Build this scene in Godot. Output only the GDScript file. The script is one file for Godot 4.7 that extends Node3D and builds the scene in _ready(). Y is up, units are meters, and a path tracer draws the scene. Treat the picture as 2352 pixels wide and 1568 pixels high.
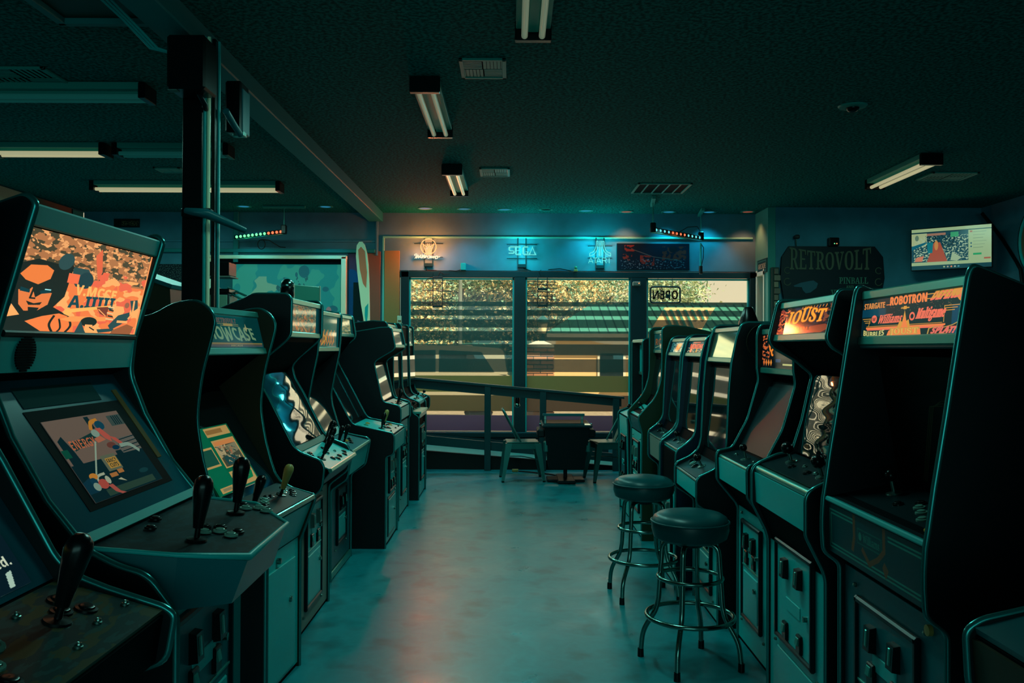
extends Node3D
# A games arcade seen down its aisle. Metres; y up; the camera stands at the origin's column and looks along -z.

var M := {}
var counts := {}
var fonts := {}

func _ready() -> void:
	stage()
	materials()
	shell()
	window_wall()
	street()
	ceiling_things()
	wall_things()
	left_row()
	right_row()
	floor_things()

func stage() -> void:
	var cam := Camera3D.new()
	cam.name = "camera"
	cam.fov = rad_to_deg(2.0 * atan(784.0 / 2000.0))
	cam.near = 0.05
	cam.far = 400.0
	add_child(cam)
	cam.position = Vector3(0, 1.52, 0)
	cam.rotation = Vector3(atan(16.0 / 2000.0), 0, deg_to_rad(0.22))
	cam.current = true
	var sky_mat := ProceduralSkyMaterial.new()
	sky_mat.sky_top_color = Color8(205, 204, 186)
	sky_mat.sky_horizon_color = Color8(230, 214, 170)
	sky_mat.ground_horizon_color = Color8(160, 140, 110)
	sky_mat.ground_bottom_color = Color8(120, 105, 80)
	sky_mat.sky_curve = 0.3
	sky_mat.sun_angle_max = 1.0
	var sky := Sky.new()
	sky.sky_material = sky_mat
	var env := Environment.new()
	env.background_mode = Environment.BG_SKY
	env.sky = sky
	env.tonemap_mode = Environment.TONE_MAPPER_LINEAR
	env.tonemap_exposure = 1.12
	env.sdfgi_enabled = true
	env.ssao_enabled = true
	env.ssil_enabled = true
	var we := WorldEnvironment.new()
	we.name = "world_environment"
	we.environment = env
	add_child(we)
	var sun := DirectionalLight3D.new()
	sun.name = "sun"
	sun.light_color = Color8(255, 232, 190)
	sun.light_energy = 2.6
	sun.light_angular_distance = 0.6
	sun.shadow_enabled = true
	sun.sky_mode = DirectionalLight3D.SKY_MODE_LIGHT_ONLY
	add_child(sun)
	sun.look_at_from_position(Vector3.ZERO, Vector3(-0.5, -0.75, -0.62))
	# added panels: more daylight at the street windows, teal fill at an unseen rear opening
	daylight(Vector3(0.92, 1.5, -12.34), Vector2(4.9, 2.1), PI, 0.46, Color8(250, 238, 196))
	daylight(Vector3(0.6, 1.9, 4.9), Vector2(7.0, 2.2), 0.0, 0.7, Color8(90, 230, 230))

func daylight(at: Vector3, size: Vector2, turn: float, energy: float, col: Color) -> void:
	var l := AreaLight3D.new()
	l.name = "daylight"  # also names the added teal fill at the rear
	l.area_size = size
	l.area_normalize_energy = false
	l.light_energy = energy
	l.light_color = col
	l.area_range = 40.0
	l.shadow_enabled = true
	l.position = at
	l.rotation.y = turn
	add_child(l, true)

# ---------------------------------------------------------------- names and marks

func numbered(called: String, parent: Node) -> String:
	var key := "%d/%s" % [parent.get_instance_id(), called]
	var n: int = counts.get(key, 0)
	counts[key] = n + 1
	return called if n == 0 else "%s_%03d" % [called, n]

func thing(called: String, label: String, category: String, at := Vector3.ZERO, turn := 0.0, group := "") -> Node3D:
	var o := Node3D.new()
	o.name = numbered(called, self)
	add_child(o)
	o.position = at
	o.rotation.y = turn
	tag(o, label, category, group)
	return o

func tag(o: Node, label: String, category := "", group := "") -> Node:
	o.set_meta("label", label)
	if category:
		o.set_meta("category", category)
	if group:
		o.set_meta("group", group)
	return o

func copy_of(src: Node3D, called: String, label: String, at: Vector3, turn := 0.0) -> Node3D:
	var o: Node3D = src.duplicate()
	o.name = numbered(called, self)
	add_child(o)
	o.position = at
	o.rotation.y = turn
	o.set_meta("label", label)
	return o

func struct_(o: Node) -> Node:
	o.set_meta("kind", "structure")
	return o

# ---------------------------------------------------------------- shapes

class Shape:
	var v := PackedVector3Array()
	var n := PackedVector3Array()
	var t := PackedVector2Array()

	func corner(p: Vector3, nn: Vector3, uv := Vector2.ZERO) -> void:
		v.append(p)
		n.append(nn)
		t.append(uv)

	# a flat convex face; out points away from the solid; uvs are optional
	func face(p: Array, out: Vector3, uvs := []) -> void:
		var nn := Vector3.ZERO
		for i in p.size():
			var a: Vector3 = p[i]
			var b: Vector3 = p[(i + 1) % p.size()]
			nn += a.cross(b)
		if nn.length() < 1e-12:
			return
		nn = nn.normalized()
		var flip := nn.dot(out) < 0.0
		if flip:
			nn = -nn
		for i in range(1, p.size() - 1):
			var k := [0, i, i + 1] if flip else [0, i + 1, i]
			for j in k:
				corner(p[j], nn, uvs[j] if uvs else Vector2.ZERO)

	func smooth_tri(a: Vector3, b: Vector3, c: Vector3, na: Vector3, nb: Vector3, nc: Vector3) -> void:
		if (b - a).cross(c - a).dot(na + nb + nc) > 0.0:
			corner(a, na); corner(c, nc); corner(b, nb)
		else:
			corner(a, na); corner(b, nb); corner(c, nc)

	func smooth_quad(a: Vector3, b: Vector3, c: Vector3, d: Vector3, na: Vector3, nb: Vector3, nc: Vector3, nd: Vector3) -> void:
		smooth_tri(a, b, c, na, nb, nc)
		smooth_tri(a, c, d, na, nc, nd)

	# a box with chamfered edges
	func box(c: Vector3, s: Vector3, bevel := 0.0, b := Basis.IDENTITY) -> Shape:
		var h := s / 2.0
		var e := minf(bevel, minf(h.x, minf(h.y, h.z)) * 0.9)
		var ax := [Vector3.RIGHT, Vector3.UP, Vector3.BACK]
		for a in 3:
			var u := (a + 1) % 3
			var w := (a + 2) % 3
			for sg in [-1.0, 1.0]:
				var q := []
				for k in [[-1, -1], [1, -1], [1, 1], [-1, 1]]:
					var p := Vector3.ZERO
					p[a] = sg * h[a]
					p[u] = k[0] * (h[u] - e)
					p[w] = k[1] * (h[w] - e)
					q.append(c + b * p)
				face(q, b * (ax[a] * sg))
			if e > 0.0:
				for s1 in [-1.0, 1.0]:
					for s2 in [-1.0, 1.0]:
						var q := []
						for k in [-1.0, 1.0]:
							var p := Vector3.ZERO
							p[a] = k * (h[a] - e); p[u] = s1 * h[u]; p[w] = s2 * (h[w] - e)
							q.append(c + b * p)
						for k in [1.0, -1.0]:
							var p := Vector3.ZERO
							p[a] = k * (h[a] - e); p[u] = s1 * (h[u] - e); p[w] = s2 * h[w]
							q.append(c + b * p)
						face(q, b * (ax[u] * s1 + ax[w] * s2))
		if e > 0.0:
			for sx in [-1.0, 1.0]:
				for sy in [-1.0, 1.0]:
					for sz in [-1.0, 1.0]:
						var g := Vector3(sx, sy, sz)
						var q := []
						for a in 3:
							var p := g * (h - Vector3.ONE * e)
							p[a] = g[a] * h[a]
							q.append(c + b * p)
						face(q, b * g)
		return self

	# a polygon (u, v) pushed along w; x, y, z are the axes of u, v, w
	func prism(poly: PackedVector2Array, w0: float, w1: float, o := Vector3.ZERO, x := Vector3.RIGHT, y := Vector3.UP, z := Vector3.BACK) -> Shape:
		var area := 0.0
		for i in poly.size():
			area += poly[i].cross(poly[(i + 1) % poly.size()])
		var s := 1.0 if area > 0.0 else -1.0
		for i in poly.size():
			var a := poly[i]
			var b := poly[(i + 1) % poly.size()]
			var d := b - a
			var out := (x * d.y - y * d.x) * s
			var pa := o + x * a.x + y * a.y
			var pb := o + x * b.x + y * b.y
			face([pa + z * w0, pb + z * w0, pb + z * w1, pa + z * w1], out)
		var tri := Geometry2D.triangulate_polygon(poly)
		for k in range(0, tri.size(), 3):
			var q := []
			for j in 3:
				var p := poly[tri[k + j]]
				q.append(o + x * p.x + y * p.y)
			face([q[0] + z * w1, q[1] + z * w1, q[2] + z * w1], z * signf(w1 - w0))
			face([q[0] + z * w0, q[1] + z * w0, q[2] + z * w0], z * signf(w0 - w1))
		return self

	# a round rod swept along a path
	func tube(path: Array, r: float, sides := 8, closed := false, caps := true) -> Shape:
		var m := path.size()
		var rings := []
		var norms := []
		var prev := Vector3.ZERO
		for i in m:
			var p: Vector3 = path[i]
			var a: Vector3 = path[(i - 1 + m) % m] if closed or i > 0 else p
			var b: Vector3 = path[(i + 1) % m] if closed or i < m - 1 else p
			var d := (b - a).normalized()
			if prev == Vector3.ZERO:
				prev = Vector3.UP if absf(d.y) < 0.9 else Vector3.RIGHT
			var x := (prev - d * prev.dot(d))
			x = x.normalized() if x.length() > 1e-5 else d.cross(Vector3(0.3, 0.5, 0.8)).normalized()
			prev = x
			var y := d.cross(x)
			var k := 1.0
			if (closed or (i > 0 and i < m - 1)):
				var d1 := (p - a).normalized()
				k = 1.0 / maxf(0.6, d1.dot(d))
			var ring := []
			var nr := []
			for j in sides:
				var th := TAU * j / sides
				var q := x * cos(th) + y * sin(th)
				ring.append(p + q * r * k)
				nr.append(q)
			rings.append(ring)
			norms.append(nr)
		for i in (m if closed else m - 1):
			var i2 := (i + 1) % m
			for j in sides:
				var j2 := (j + 1) % sides
				smooth_quad(rings[i][j], rings[i][j2], rings[i2][j2], rings[i2][j], norms[i][j], norms[i][j2], norms[i2][j2], norms[i2][j])
		if caps and not closed:
			face(rings[0], path[0] - path[1])
			face(rings[m - 1], path[m - 1] - path[m - 2])
		return self

	# a turned shape: profile of (radius, height), about the axis y of basis b
	func lathe(pr: Array, o := Vector3.ZERO, segs := 16, b := Basis.IDENTITY) -> Shape:
		for i in pr.size() - 1:
			var p: Vector2 = pr[i]
			var q: Vector2 = pr[i + 1]
			var d := (q - p)
			if d.length() < 1e-6:
				continue
			d = d.normalized()
			var n0 := Vector2(d.y, -d.x)
			var n1 := n0
			if i > 0:
				var e := (p - (pr[i - 1] as Vector2)).normalized()
				if e.dot(d) > 0.75:
					n0 = (Vector2(e.y, -e.x) + n0).normalized()
			if i < pr.size() - 2:
				var e := ((pr[i + 2] as Vector2) - q).normalized()
				if e.dot(d) > 0.75:
					n1 = (Vector2(e.y, -e.x) + n1).normalized()
			for j in segs:
				var t0 := TAU * j / segs
				var t1 := TAU * (j + 1) / segs
				var c0 := Vector3(cos(t0), 0, sin(t0))
				var c1 := Vector3(cos(t1), 0, sin(t1))
				var a := o + b * (c0 * p.x + Vector3.UP * p.y)
				var a2 := o + b * (c1 * p.x + Vector3.UP * p.y)
				var k := o + b * (c0 * q.x + Vector3.UP * q.y)
				var k2 := o + b * (c1 * q.x + Vector3.UP * q.y)
				var na := b * (c0 * n0.x + Vector3.UP * n0.y)
				var na2 := b * (c1 * n0.x + Vector3.UP * n0.y)
				var nk := b * (c0 * n1.x + Vector3.UP * n1.y)
				var nk2 := b * (c1 * n1.x + Vector3.UP * n1.y)
				if p.x > 1e-6:
					smooth_tri(a, a2, k2, na, na2, nk2)
				if q.x > 1e-6:
					smooth_tri(a, k2, k, na, nk2, nk)
		return self

	func ball(o: Vector3, r: float, segs := 14, rings := 8, squash := 1.0) -> Shape:
		var pr := []
		for i in rings + 1:
			var th := -PI / 2 + PI * i / rings
			pr.append(Vector2(maxf(0.0, cos(th)) * r, sin(th) * r * squash))
		return lathe(pr, o, segs)

	func mesh() -> ArrayMesh:
		var arr := []
		arr.resize(Mesh.ARRAY_MAX)
		arr[Mesh.ARRAY_VERTEX] = v
		arr[Mesh.ARRAY_NORMAL] = n
		arr[Mesh.ARRAY_TEX_UV] = t
		var m := ArrayMesh.new()
		m.add_surface_from_arrays(Mesh.PRIMITIVE_TRIANGLES, arr)
		return m

func put(called: String, s: Shape, mat: Material, parent: Node = self) -> MeshInstance3D:
	return put_mesh(called, s.mesh(), mat, parent)

func put_mesh(called: String, m: Mesh, mat: Material, parent: Node = self) -> MeshInstance3D:
	var o := MeshInstance3D.new()
	o.name = numbered(called, parent)
	o.mesh = m
	o.material_override = mat
	parent.add_child(o)
	return o

func sh() -> Shape:
	return Shape.new()

func bx(called: String, c: Vector3, s: Vector3, mat: Material, parent: Node = self, bevel := 0.004) -> MeshInstance3D:
	return put(called, sh().box(c, s, bevel), mat, parent)

func pv(a: Array) -> PackedVector2Array:
	var r := PackedVector2Array()
	for i in range(0, a.size(), 2):
		r.append(Vector2(a[i], a[i + 1]))
	return r

# rounds the inner corners of an open line
func fillet(p: PackedVector2Array, r: float, steps := 4) -> PackedVector2Array:
	var out := PackedVector2Array([p[0]])
	for i in range(1, p.size() - 1):
		var a := p[i - 1] - p[i]
		var b := p[i + 1] - p[i]
		var cosv := a.normalized().dot(b.normalized())
		if cosv < -0.985:
			out.append(p[i])
			continue
		var q := minf(r, minf(a.length(), b.length()) * 0.45)
		var s := p[i] + a.normalized() * q
		var e := p[i] + b.normalized() * q
		for k in steps + 1:
			var t := float(k) / steps
			out.append(s.lerp(p[i], t).lerp(p[i].lerp(e, t), t))
	out.append(p[p.size() - 1])
	return out

func spline(p: PackedVector2Array, steps := 5) -> PackedVector2Array:
	var out := PackedVector2Array()
	for i in p.size() - 1:
		var a := p[maxi(i - 1, 0)]
		var d := p[mini(i + 2, p.size() - 1)]
		for k in steps:
			out.append(p[i].cubic_interpolate(p[i + 1], a, d, float(k) / steps))
	out.append(p[p.size() - 1])
	return out

func arc3(c: Vector3, r: float, x: Vector3, y: Vector3, a0: float, a1: float, steps := 16) -> Array:
	var out := []
	for i in steps + 1:
		var t := lerpf(a0, a1, float(i) / steps)
		out.append(c + x * cos(t) * r + y * sin(t) * r)
	return out

# ---------------------------------------------------------------- flat print

class Print:
	var im: Image
	var w: int
	var h: int

	func _init(ww: int, hh: int, col: Color) -> void:
		w = ww
		h = hh
		im = Image.create_empty(w, h, false, Image.FORMAT_RGBA8)
		im.fill(col)

	# fills a polygon given in units of the picture (0..1, y down)
	func poly(p: PackedVector2Array, col: Color) -> void:
		var q := PackedVector2Array()
		var y0 := 1e9
		var y1 := -1e9
		for a in p:
			var b := Vector2(a.x * w, a.y * h)
			q.append(b)
			y0 = minf(y0, b.y)
			y1 = maxf(y1, b.y)
		for y in range(maxi(0, int(y0)), mini(h - 1, int(y1)) + 1):
			var yc := y + 0.5
			var xs := []
			for i in q.size():
				var a := q[i]
				var b := q[(i + 1) % q.size()]
				if (a.y <= yc) != (b.y <= yc):
					xs.append(a.x + (yc - a.y) / (b.y - a.y) * (b.x - a.x))
			xs.sort()
			for k in range(0, xs.size() - 1, 2):
				var xa := maxi(0, roundi(xs[k]))
				var xb := mini(w, roundi(xs[k + 1]))
				if xb > xa:
					if col.a >= 1.0:
						im.fill_rect(Rect2i(xa, y, xb - xa, 1), col)
					else:
						for x in range(xa, xb):
							im.set_pixel(x, y, im.get_pixel(x, y).blend(col))

	func pl(a: Array, col: Color) -> void:
		var p := PackedVector2Array()
		for i in range(0, a.size(), 2):
			p.append(Vector2(a[i], a[i + 1]))
		poly(p, col)

	func rect(x: float, y: float, ww: float, hh: float, col: Color) -> void:
		pl([x, y, x + ww, y, x + ww, y + hh, x, y + hh], col)

	func oval(cx: float, cy: float, rx: float, ry: float, col: Color, turn := 0.0) -> void:
		var p := PackedVector2Array()
		for i in 28:
			var t := TAU * i / 28
			var d := Vector2(cos(t) * rx * w, sin(t) * ry * h).rotated(turn)
			p.append(Vector2(cx + d.x / w, cy + d.y / h))
		poly(p, col)

	# a stroke of some width (in picture heights)
	func stroke(a: Array, width: float, col: Color, smooth := false) -> void:
		var p := PackedVector2Array()
		for i in range(0, a.size(), 2):
			p.append(Vector2(a[i] * w, a[i + 1] * h))
		if smooth:
			var s := PackedVector2Array()
			for i in p.size() - 1:
				for k in 6:
					s.append(p[i].cubic_interpolate(p[i + 1], p[maxi(i - 1, 0)], p[mini(i + 2, p.size() - 1)], k / 6.0))
			s.append(p[p.size() - 1])
			p = s
		var r := width * h / 2.0
		for i in p.size() - 1:
			var d := (p[i + 1] - p[i])
			if d.length() < 0.01:
				continue
			d = d.normalized()
			var o := d.orthogonal() * r
			var e := d * r * 0.6
			var q := PackedVector2Array([p[i] + o - e, p[i + 1] + o + e, p[i + 1] - o + e, p[i] - o - e])
			for k in 4:
				q[k] = Vector2(q[k].x / w, q[k].y / h)
			poly(q, col)

	func blotch(seed_: int, freq: float, level: float, col: Color, box := Rect2(0, 0, 1, 1)) -> void:
		var f := FastNoiseLite.new()
		f.seed = seed_
		f.frequency = freq / w
		f.fractal_octaves = 3
		for y in range(int(box.position.y * h), mini(h, int(box.end.y * h))):
			for x in range(int(box.position.x * w), mini(w, int(box.end.x * w))):
				if f.get_noise_2d(x, y * 1.3) > level:
					im.set_pixel(x, y, im.get_pixel(x, y).blend(col))

	func speckle(seed_: int, count: int, size: float, cols: Array, box := Rect2(0, 0, 1, 1)) -> void:
		var g := RandomNumberGenerator.new()
		g.seed = seed_
		for i in count:
			var s := size * g.randf_range(0.4, 1.4)
			oval(box.position.x + g.randf() * box.size.x, box.position.y + g.randf() * box.size.y, s * h / w, s * g.randf_range(0.5, 1.2), cols[g.randi() % cols.size()], g.randf() * PI)

	func tex() -> ImageTexture:
		return ImageTexture.create_from_image(im)

func letters(text: String, serif := false, weight := 700) -> PackedVector2Array:
	var key := "%s/%s/%d" % [text, serif, weight]
	if not fonts.has(key):
		var f := SystemFont.new()
		f.font_names = PackedStringArray(["Droid Serif" if serif else "Droid Sans"])
		f.font_weight = weight
		var tm := TextMesh.new()
		tm.text = text
		tm.font = f
		tm.font_size = 64
		tm.depth = 0.0
		tm.curve_step = 1.5
		var a := tm.surface_get_arrays(0)
		var vs: PackedVector3Array = a[Mesh.ARRAY_VERTEX]
		var ix = a[Mesh.ARRAY_INDEX]
		var out := PackedVector2Array()
		if ix == null or ix.is_empty():
			ix = range(vs.size())
		for i in ix:
			out.append(Vector2(vs[i].x, -vs[i].y))
		var lo := out[0]
		var hi := out[0]
		for p in out:
			lo = lo.min(p)
			hi = hi.max(p)
		for i in out.size():
			out[i] = (out[i] - lo) / (hi - lo)
		fonts[key] = out
	return fonts[key]

# ways to warp the unit square of a word
func bent(a: Vector2, how: int) -> Vector2:
	match how:
		1:
			return Vector2(a.x + (a.y - 0.5) * 0.05, a.y * (0.92 + 0.08 * sin(a.x * 19.0)) + 0.04 * sin(a.x * 31.0))
		2:
			return Vector2(a.x, a.y + 0.12 * a.x)
		3:
			return Vector2(a.x, a.y - 0.2 * a.x)
		4:
			return Vector2(a.x + (0.5 - a.y) * 0.06, 0.5 + (a.y - 0.5) * (1.05 - 0.55 * absf(a.x - 0.48)) + 0.06 * sin(a.x * 9.0))
		5:
			return Vector2(a.x, a.y * (1.0 - 0.35 * a.x))
		6:
			return Vector2(a.x + (1.0 - a.y) * 0.14, a.y)
		7:
			return Vector2(a.x, a.y + 0.35 * sin(a.x * PI) - 0.1)
		8:
			return Vector2(a.x, 0.5 + (a.y - 0.5) * (1.0 - 0.22 * sin(a.x * PI)) + 0.1 * sin(a.x * PI) - 0.12)
	return a

# prints words into a box of the picture; bend picks a way to warp the unit square first
func words(p: Print, text: String, x: float, y: float, w: float, h: float, col: Color, serif := false, bend := 0, fat := 0.0) -> void:
	var tri := letters(text, serif)
	var offs := [Vector2.ZERO]
	if fat > 0.0:
		offs = []
		for k in 8:
			offs.append(Vector2(cos(TAU * k / 8) * fat * h / w * 0.5, sin(TAU * k / 8) * fat))
	for o in offs:
		for i in range(0, tri.size(), 3):
			var q := PackedVector2Array()
			for j in 3:
				var a: Vector2 = tri[i + j]
				if bend:
					a = bent(a, bend)
				q.append(Vector2(x + (a.x + o.x) * w, y + (a.y + o.y) * h))
			p.poly(q, col)

# the same lettering as a thin solid, centred, in the plane of x and y
func letter_shape(text: String, w: float, h: float, deep: float, serif := false, bend := 0, weight := 700) -> Shape:
	var s := sh()
	var tri := letters(text, serif, weight)
	for i in range(0, tri.size(), 3):
		var q := []
		for j in 3:
			var a: Vector2 = tri[i + j]
			if bend:
				a = bent(a, bend)
			q.append(Vector3((a.x - 0.5) * w, (0.5 - a.y) * h, 0))
		var z := Vector3(0, 0, deep)
		s.face([q[0] + z, q[1] + z, q[2] + z], Vector3.BACK)
		for j in 3:
			s.face([q[j], q[(j + 1) % 3], q[(j + 1) % 3] + z, q[j] + z], (q[j] + q[(j + 1) % 3]) / 2 - (q[0] + q[1] + q[2]) / 3)
	return s

# ---------------------------------------------------------------- materials

func mat(called: String, col: Color, rough := 0.6, metal := 0.0, spec := 0.32) -> StandardMaterial3D:
	var m := StandardMaterial3D.new()
	m.resource_name = called
	m.albedo_color = col
	m.roughness = rough
	m.metallic = metal
	m.metallic_specular = spec
	M[called] = m
	return m

func glow(called: String, col: Color, energy: float, base := Color(0.05, 0.05, 0.05)) -> StandardMaterial3D:
	var m := mat(called, base, 0.3)
	m.emission_enabled = true
	m.emission = col
	m.emission_energy_multiplier = energy
	return m

# a printed panel, lit from behind by so much
func lit_print(called: String, t: Texture2D, energy: float, rough := 0.15) -> StandardMaterial3D:
	var m := StandardMaterial3D.new()
	m.resource_name = called
	m.albedo_color = Color(0.35, 0.35, 0.35)
	m.albedo_texture = t
	m.roughness = rough
	m.metallic_specular = 0.5 if energy > 0.0 else 0.2
	if energy > 0.0:
		m.emission_enabled = true
		m.emission = Color.BLACK
		m.emission_texture = t
		m.emission_energy_multiplier = energy
	else:
		m.albedo_color = Color.WHITE
	M[called] = m
	return m

func noise_tex(seed_: int, freq: float, ramp: Array, size := 512, octaves := 4, as_normal := false, bump := 4.0) -> NoiseTexture2D:
	var f := FastNoiseLite.new()
	f.seed = seed_
	f.frequency = freq
	f.fractal_octaves = octaves
	var t := NoiseTexture2D.new()
	t.width = size
	t.height = size
	t.seamless = true
	t.noise = f
	if as_normal:
		t.as_normal_map = true
		t.bump_strength = bump
	if ramp:
		var g := Gradient.new()
		g.offsets = PackedFloat32Array(ramp[0])
		g.colors = PackedColorArray(ramp[1])
		t.color_ramp = g
	return t

func world_noise(m: StandardMaterial3D, t: Texture2D, scale: float) -> void:
	m.albedo_texture = t
	m.uv1_triplanar = true
	m.uv1_world_triplanar = true
	m.uv1_scale = Vector3.ONE * scale

func grey(a: float) -> Color:
	return Color(a, a, a)

func materials() -> void:
	var m: StandardMaterial3D
	m = mat("floor_paint", Color8(4, 122, 132), 0.36, 0.0, 0.42)
	world_noise(m, noise_tex(3, 0.012, [[0.0, 0.35, 0.5, 0.62, 1.0], [grey(0.62), grey(0.86), grey(0.95), grey(0.9), grey(1.0)]], 512, 6), 0.5)
	m.roughness_texture = noise_tex(5, 0.008, [[0.0, 0.5, 1.0], [grey(0.72), grey(0.95), grey(1.0)]], 512, 5)
	m.normal_enabled = true
	m.normal_texture = noise_tex(9, 0.01, [], 512, 3, true, 0.6)
	m.normal_scale = 0.25
	m = mat("ceiling_paint", Color8(6, 120, 116), 0.9, 0.0, 0.15)
	world_noise(m, noise_tex(11, 0.09, [[0.0, 0.42, 0.6, 1.0], [grey(0.45), grey(0.7), grey(0.9), grey(1.0)]], 512, 4), 0.6)
	m.heightmap_enabled = true
	m.heightmap_texture = noise_tex(12, 0.16, [], 512, 3)
	m.heightmap_scale = 0.25
	m = mat("wall_paint", Color8(70, 128, 146), 0.7)
	world_noise(m, noise_tex(15, 0.02, [[0.0, 1.0], [grey(0.85), grey(1.0)]], 256, 4), 0.4)
	mat("wall_side_paint", Color8(66, 140, 128), 0.7)
	mat("wall_trim_paint", Color8(90, 180, 166), 0.4)
	mat("beam_paint", Color8(16, 112, 112), 0.6)
	mat("black_frame", Color8(2, 40, 46), 0.35)
	mat("dark_metal", Color8(2, 24, 30), 0.35, 0.3)
	mat("cabinet_black", Color8(2, 14, 19), 0.42)
	mat("cabinet_navy", Color8(2, 28, 44), 0.35)
	mat("cabinet_olive", Color8(20, 44, 28), 0.4)
	mat("cabinet_brown", Color8(44, 40, 26), 0.45)
	mat("cabinet_inner", Color8(1, 10, 14), 0.6, 0.0, 0.08)
	mat("edge_trim", Color8(34, 122, 122), 0.25, 0.7)
	mat("panel_teal", Color8(8, 158, 158), 0.38)
	mat("panel_grey", Color8(100, 112, 104), 0.5)
	mat("panel_dark", Color8(4, 84, 92), 0.34)
	mat("panel_black", Color8(2, 28, 33), 0.4, 0.0, 0.22)
	mat("metal_teal", Color8(64, 160, 150), 0.3, 0.8)
	mat("chrome", Color8(96, 136, 130), 0.2, 1.0)
	mat("steel", Color8(96, 128, 122), 0.3, 0.9)
	mat("black_plastic", Color8(6, 10, 12), 0.25)
	mat("knob_wood", Color8(150, 128, 70), 0.35)
	mat("button_green", Color8(60, 130, 100), 0.2)
	mat("button_yellow", Color8(190, 140, 60), 0.2)
	mat("button_clear", Color8(90, 130, 120), 0.1)
	mat("screen_glass", Color8(3, 14, 17), 0.04, 0.0, 0.8)
	mat("vinyl_seat", Color8(4, 62, 66), 0.35)
	mat("rail_paint", Color8(3, 52, 58), 0.4)
	mat("ramp_floor", Color8(40, 132, 126), 0.5)
	mat("fascia_black", Color8(6, 14, 16), 0.6)
	mat("gunmetal", Color8(44, 104, 100), 0.28, 0.7)
	mat("glass_haze_teal", Color8(2, 74, 90), 0.16, 0.0, 0.42)  # reflected teal haze put into the glass colour
	mat("tube_white", Color8(236, 226, 190), 0.2)
	glow("lamp_tube", Color8(226, 214, 166), 0.42, Color8(220, 210, 176))  # added glow here and on the two below; the tubes are off
	glow("lamp_tube_dim", Color8(190, 206, 170), 0.14, Color8(180, 190, 166))
	glow("lamp_tube_low", Color8(60, 190, 180), 0.04, Color8(60, 120, 112))
	mat("white_paint", Color8(190, 190, 170), 0.5)
	mat("vent_paint", Color8(36, 136, 126), 0.5)
	mat("cable", Color8(4, 10, 12), 0.5)
	m = mat("pane", Color(1, 1, 1, 0.04), 0.02)
	m.transparency = BaseMaterial3D.TRANSPARENCY_ALPHA
	m = mat("band_film", Color(0.01, 0.30, 0.29, 0.70), 0.45)
	m.backlight_enabled = true
	m.backlight = Color(0.14, 0.14, 0.14)
	m.transparency = BaseMaterial3D.TRANSPARENCY_ALPHA
	for c in [["band_olive", Color8(150, 118, 58)], ["band_brown", Color8(160, 96, 56)], ["band_red", Color8(170, 84, 58)], ["band_purple", Color8(122, 66, 104)]]:
		m = mat(c[0], c[1], 0.5)
		m.backlight_enabled = true
		m.backlight = Color(0.5, 0.5, 0.5)
	glow("led_green", Color8(110, 255, 150), 1.6)
	glow("led_red", Color8(255, 110, 70), 1.6)
	glow("led_cyan", Color8(110, 230, 235), 1.0)
	glow("neon_orange", Color8(255, 160, 100), 1.6)
	glow("neon_white", Color8(255, 240, 200), 0.95)
	glow("neon_cyan", Color8(110, 235, 225), 0.85)
	glow("downlight_blue", Color8(40, 130, 170), 0.7)
	glow("downlight_red", Color8(170, 80, 60), 0.55)
	mat("neon_off", Color8(20, 40, 38), 0.2)

# ---------------------------------------------------------------- the room

const BACK := -12.1
const TOP := 3.4

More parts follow.
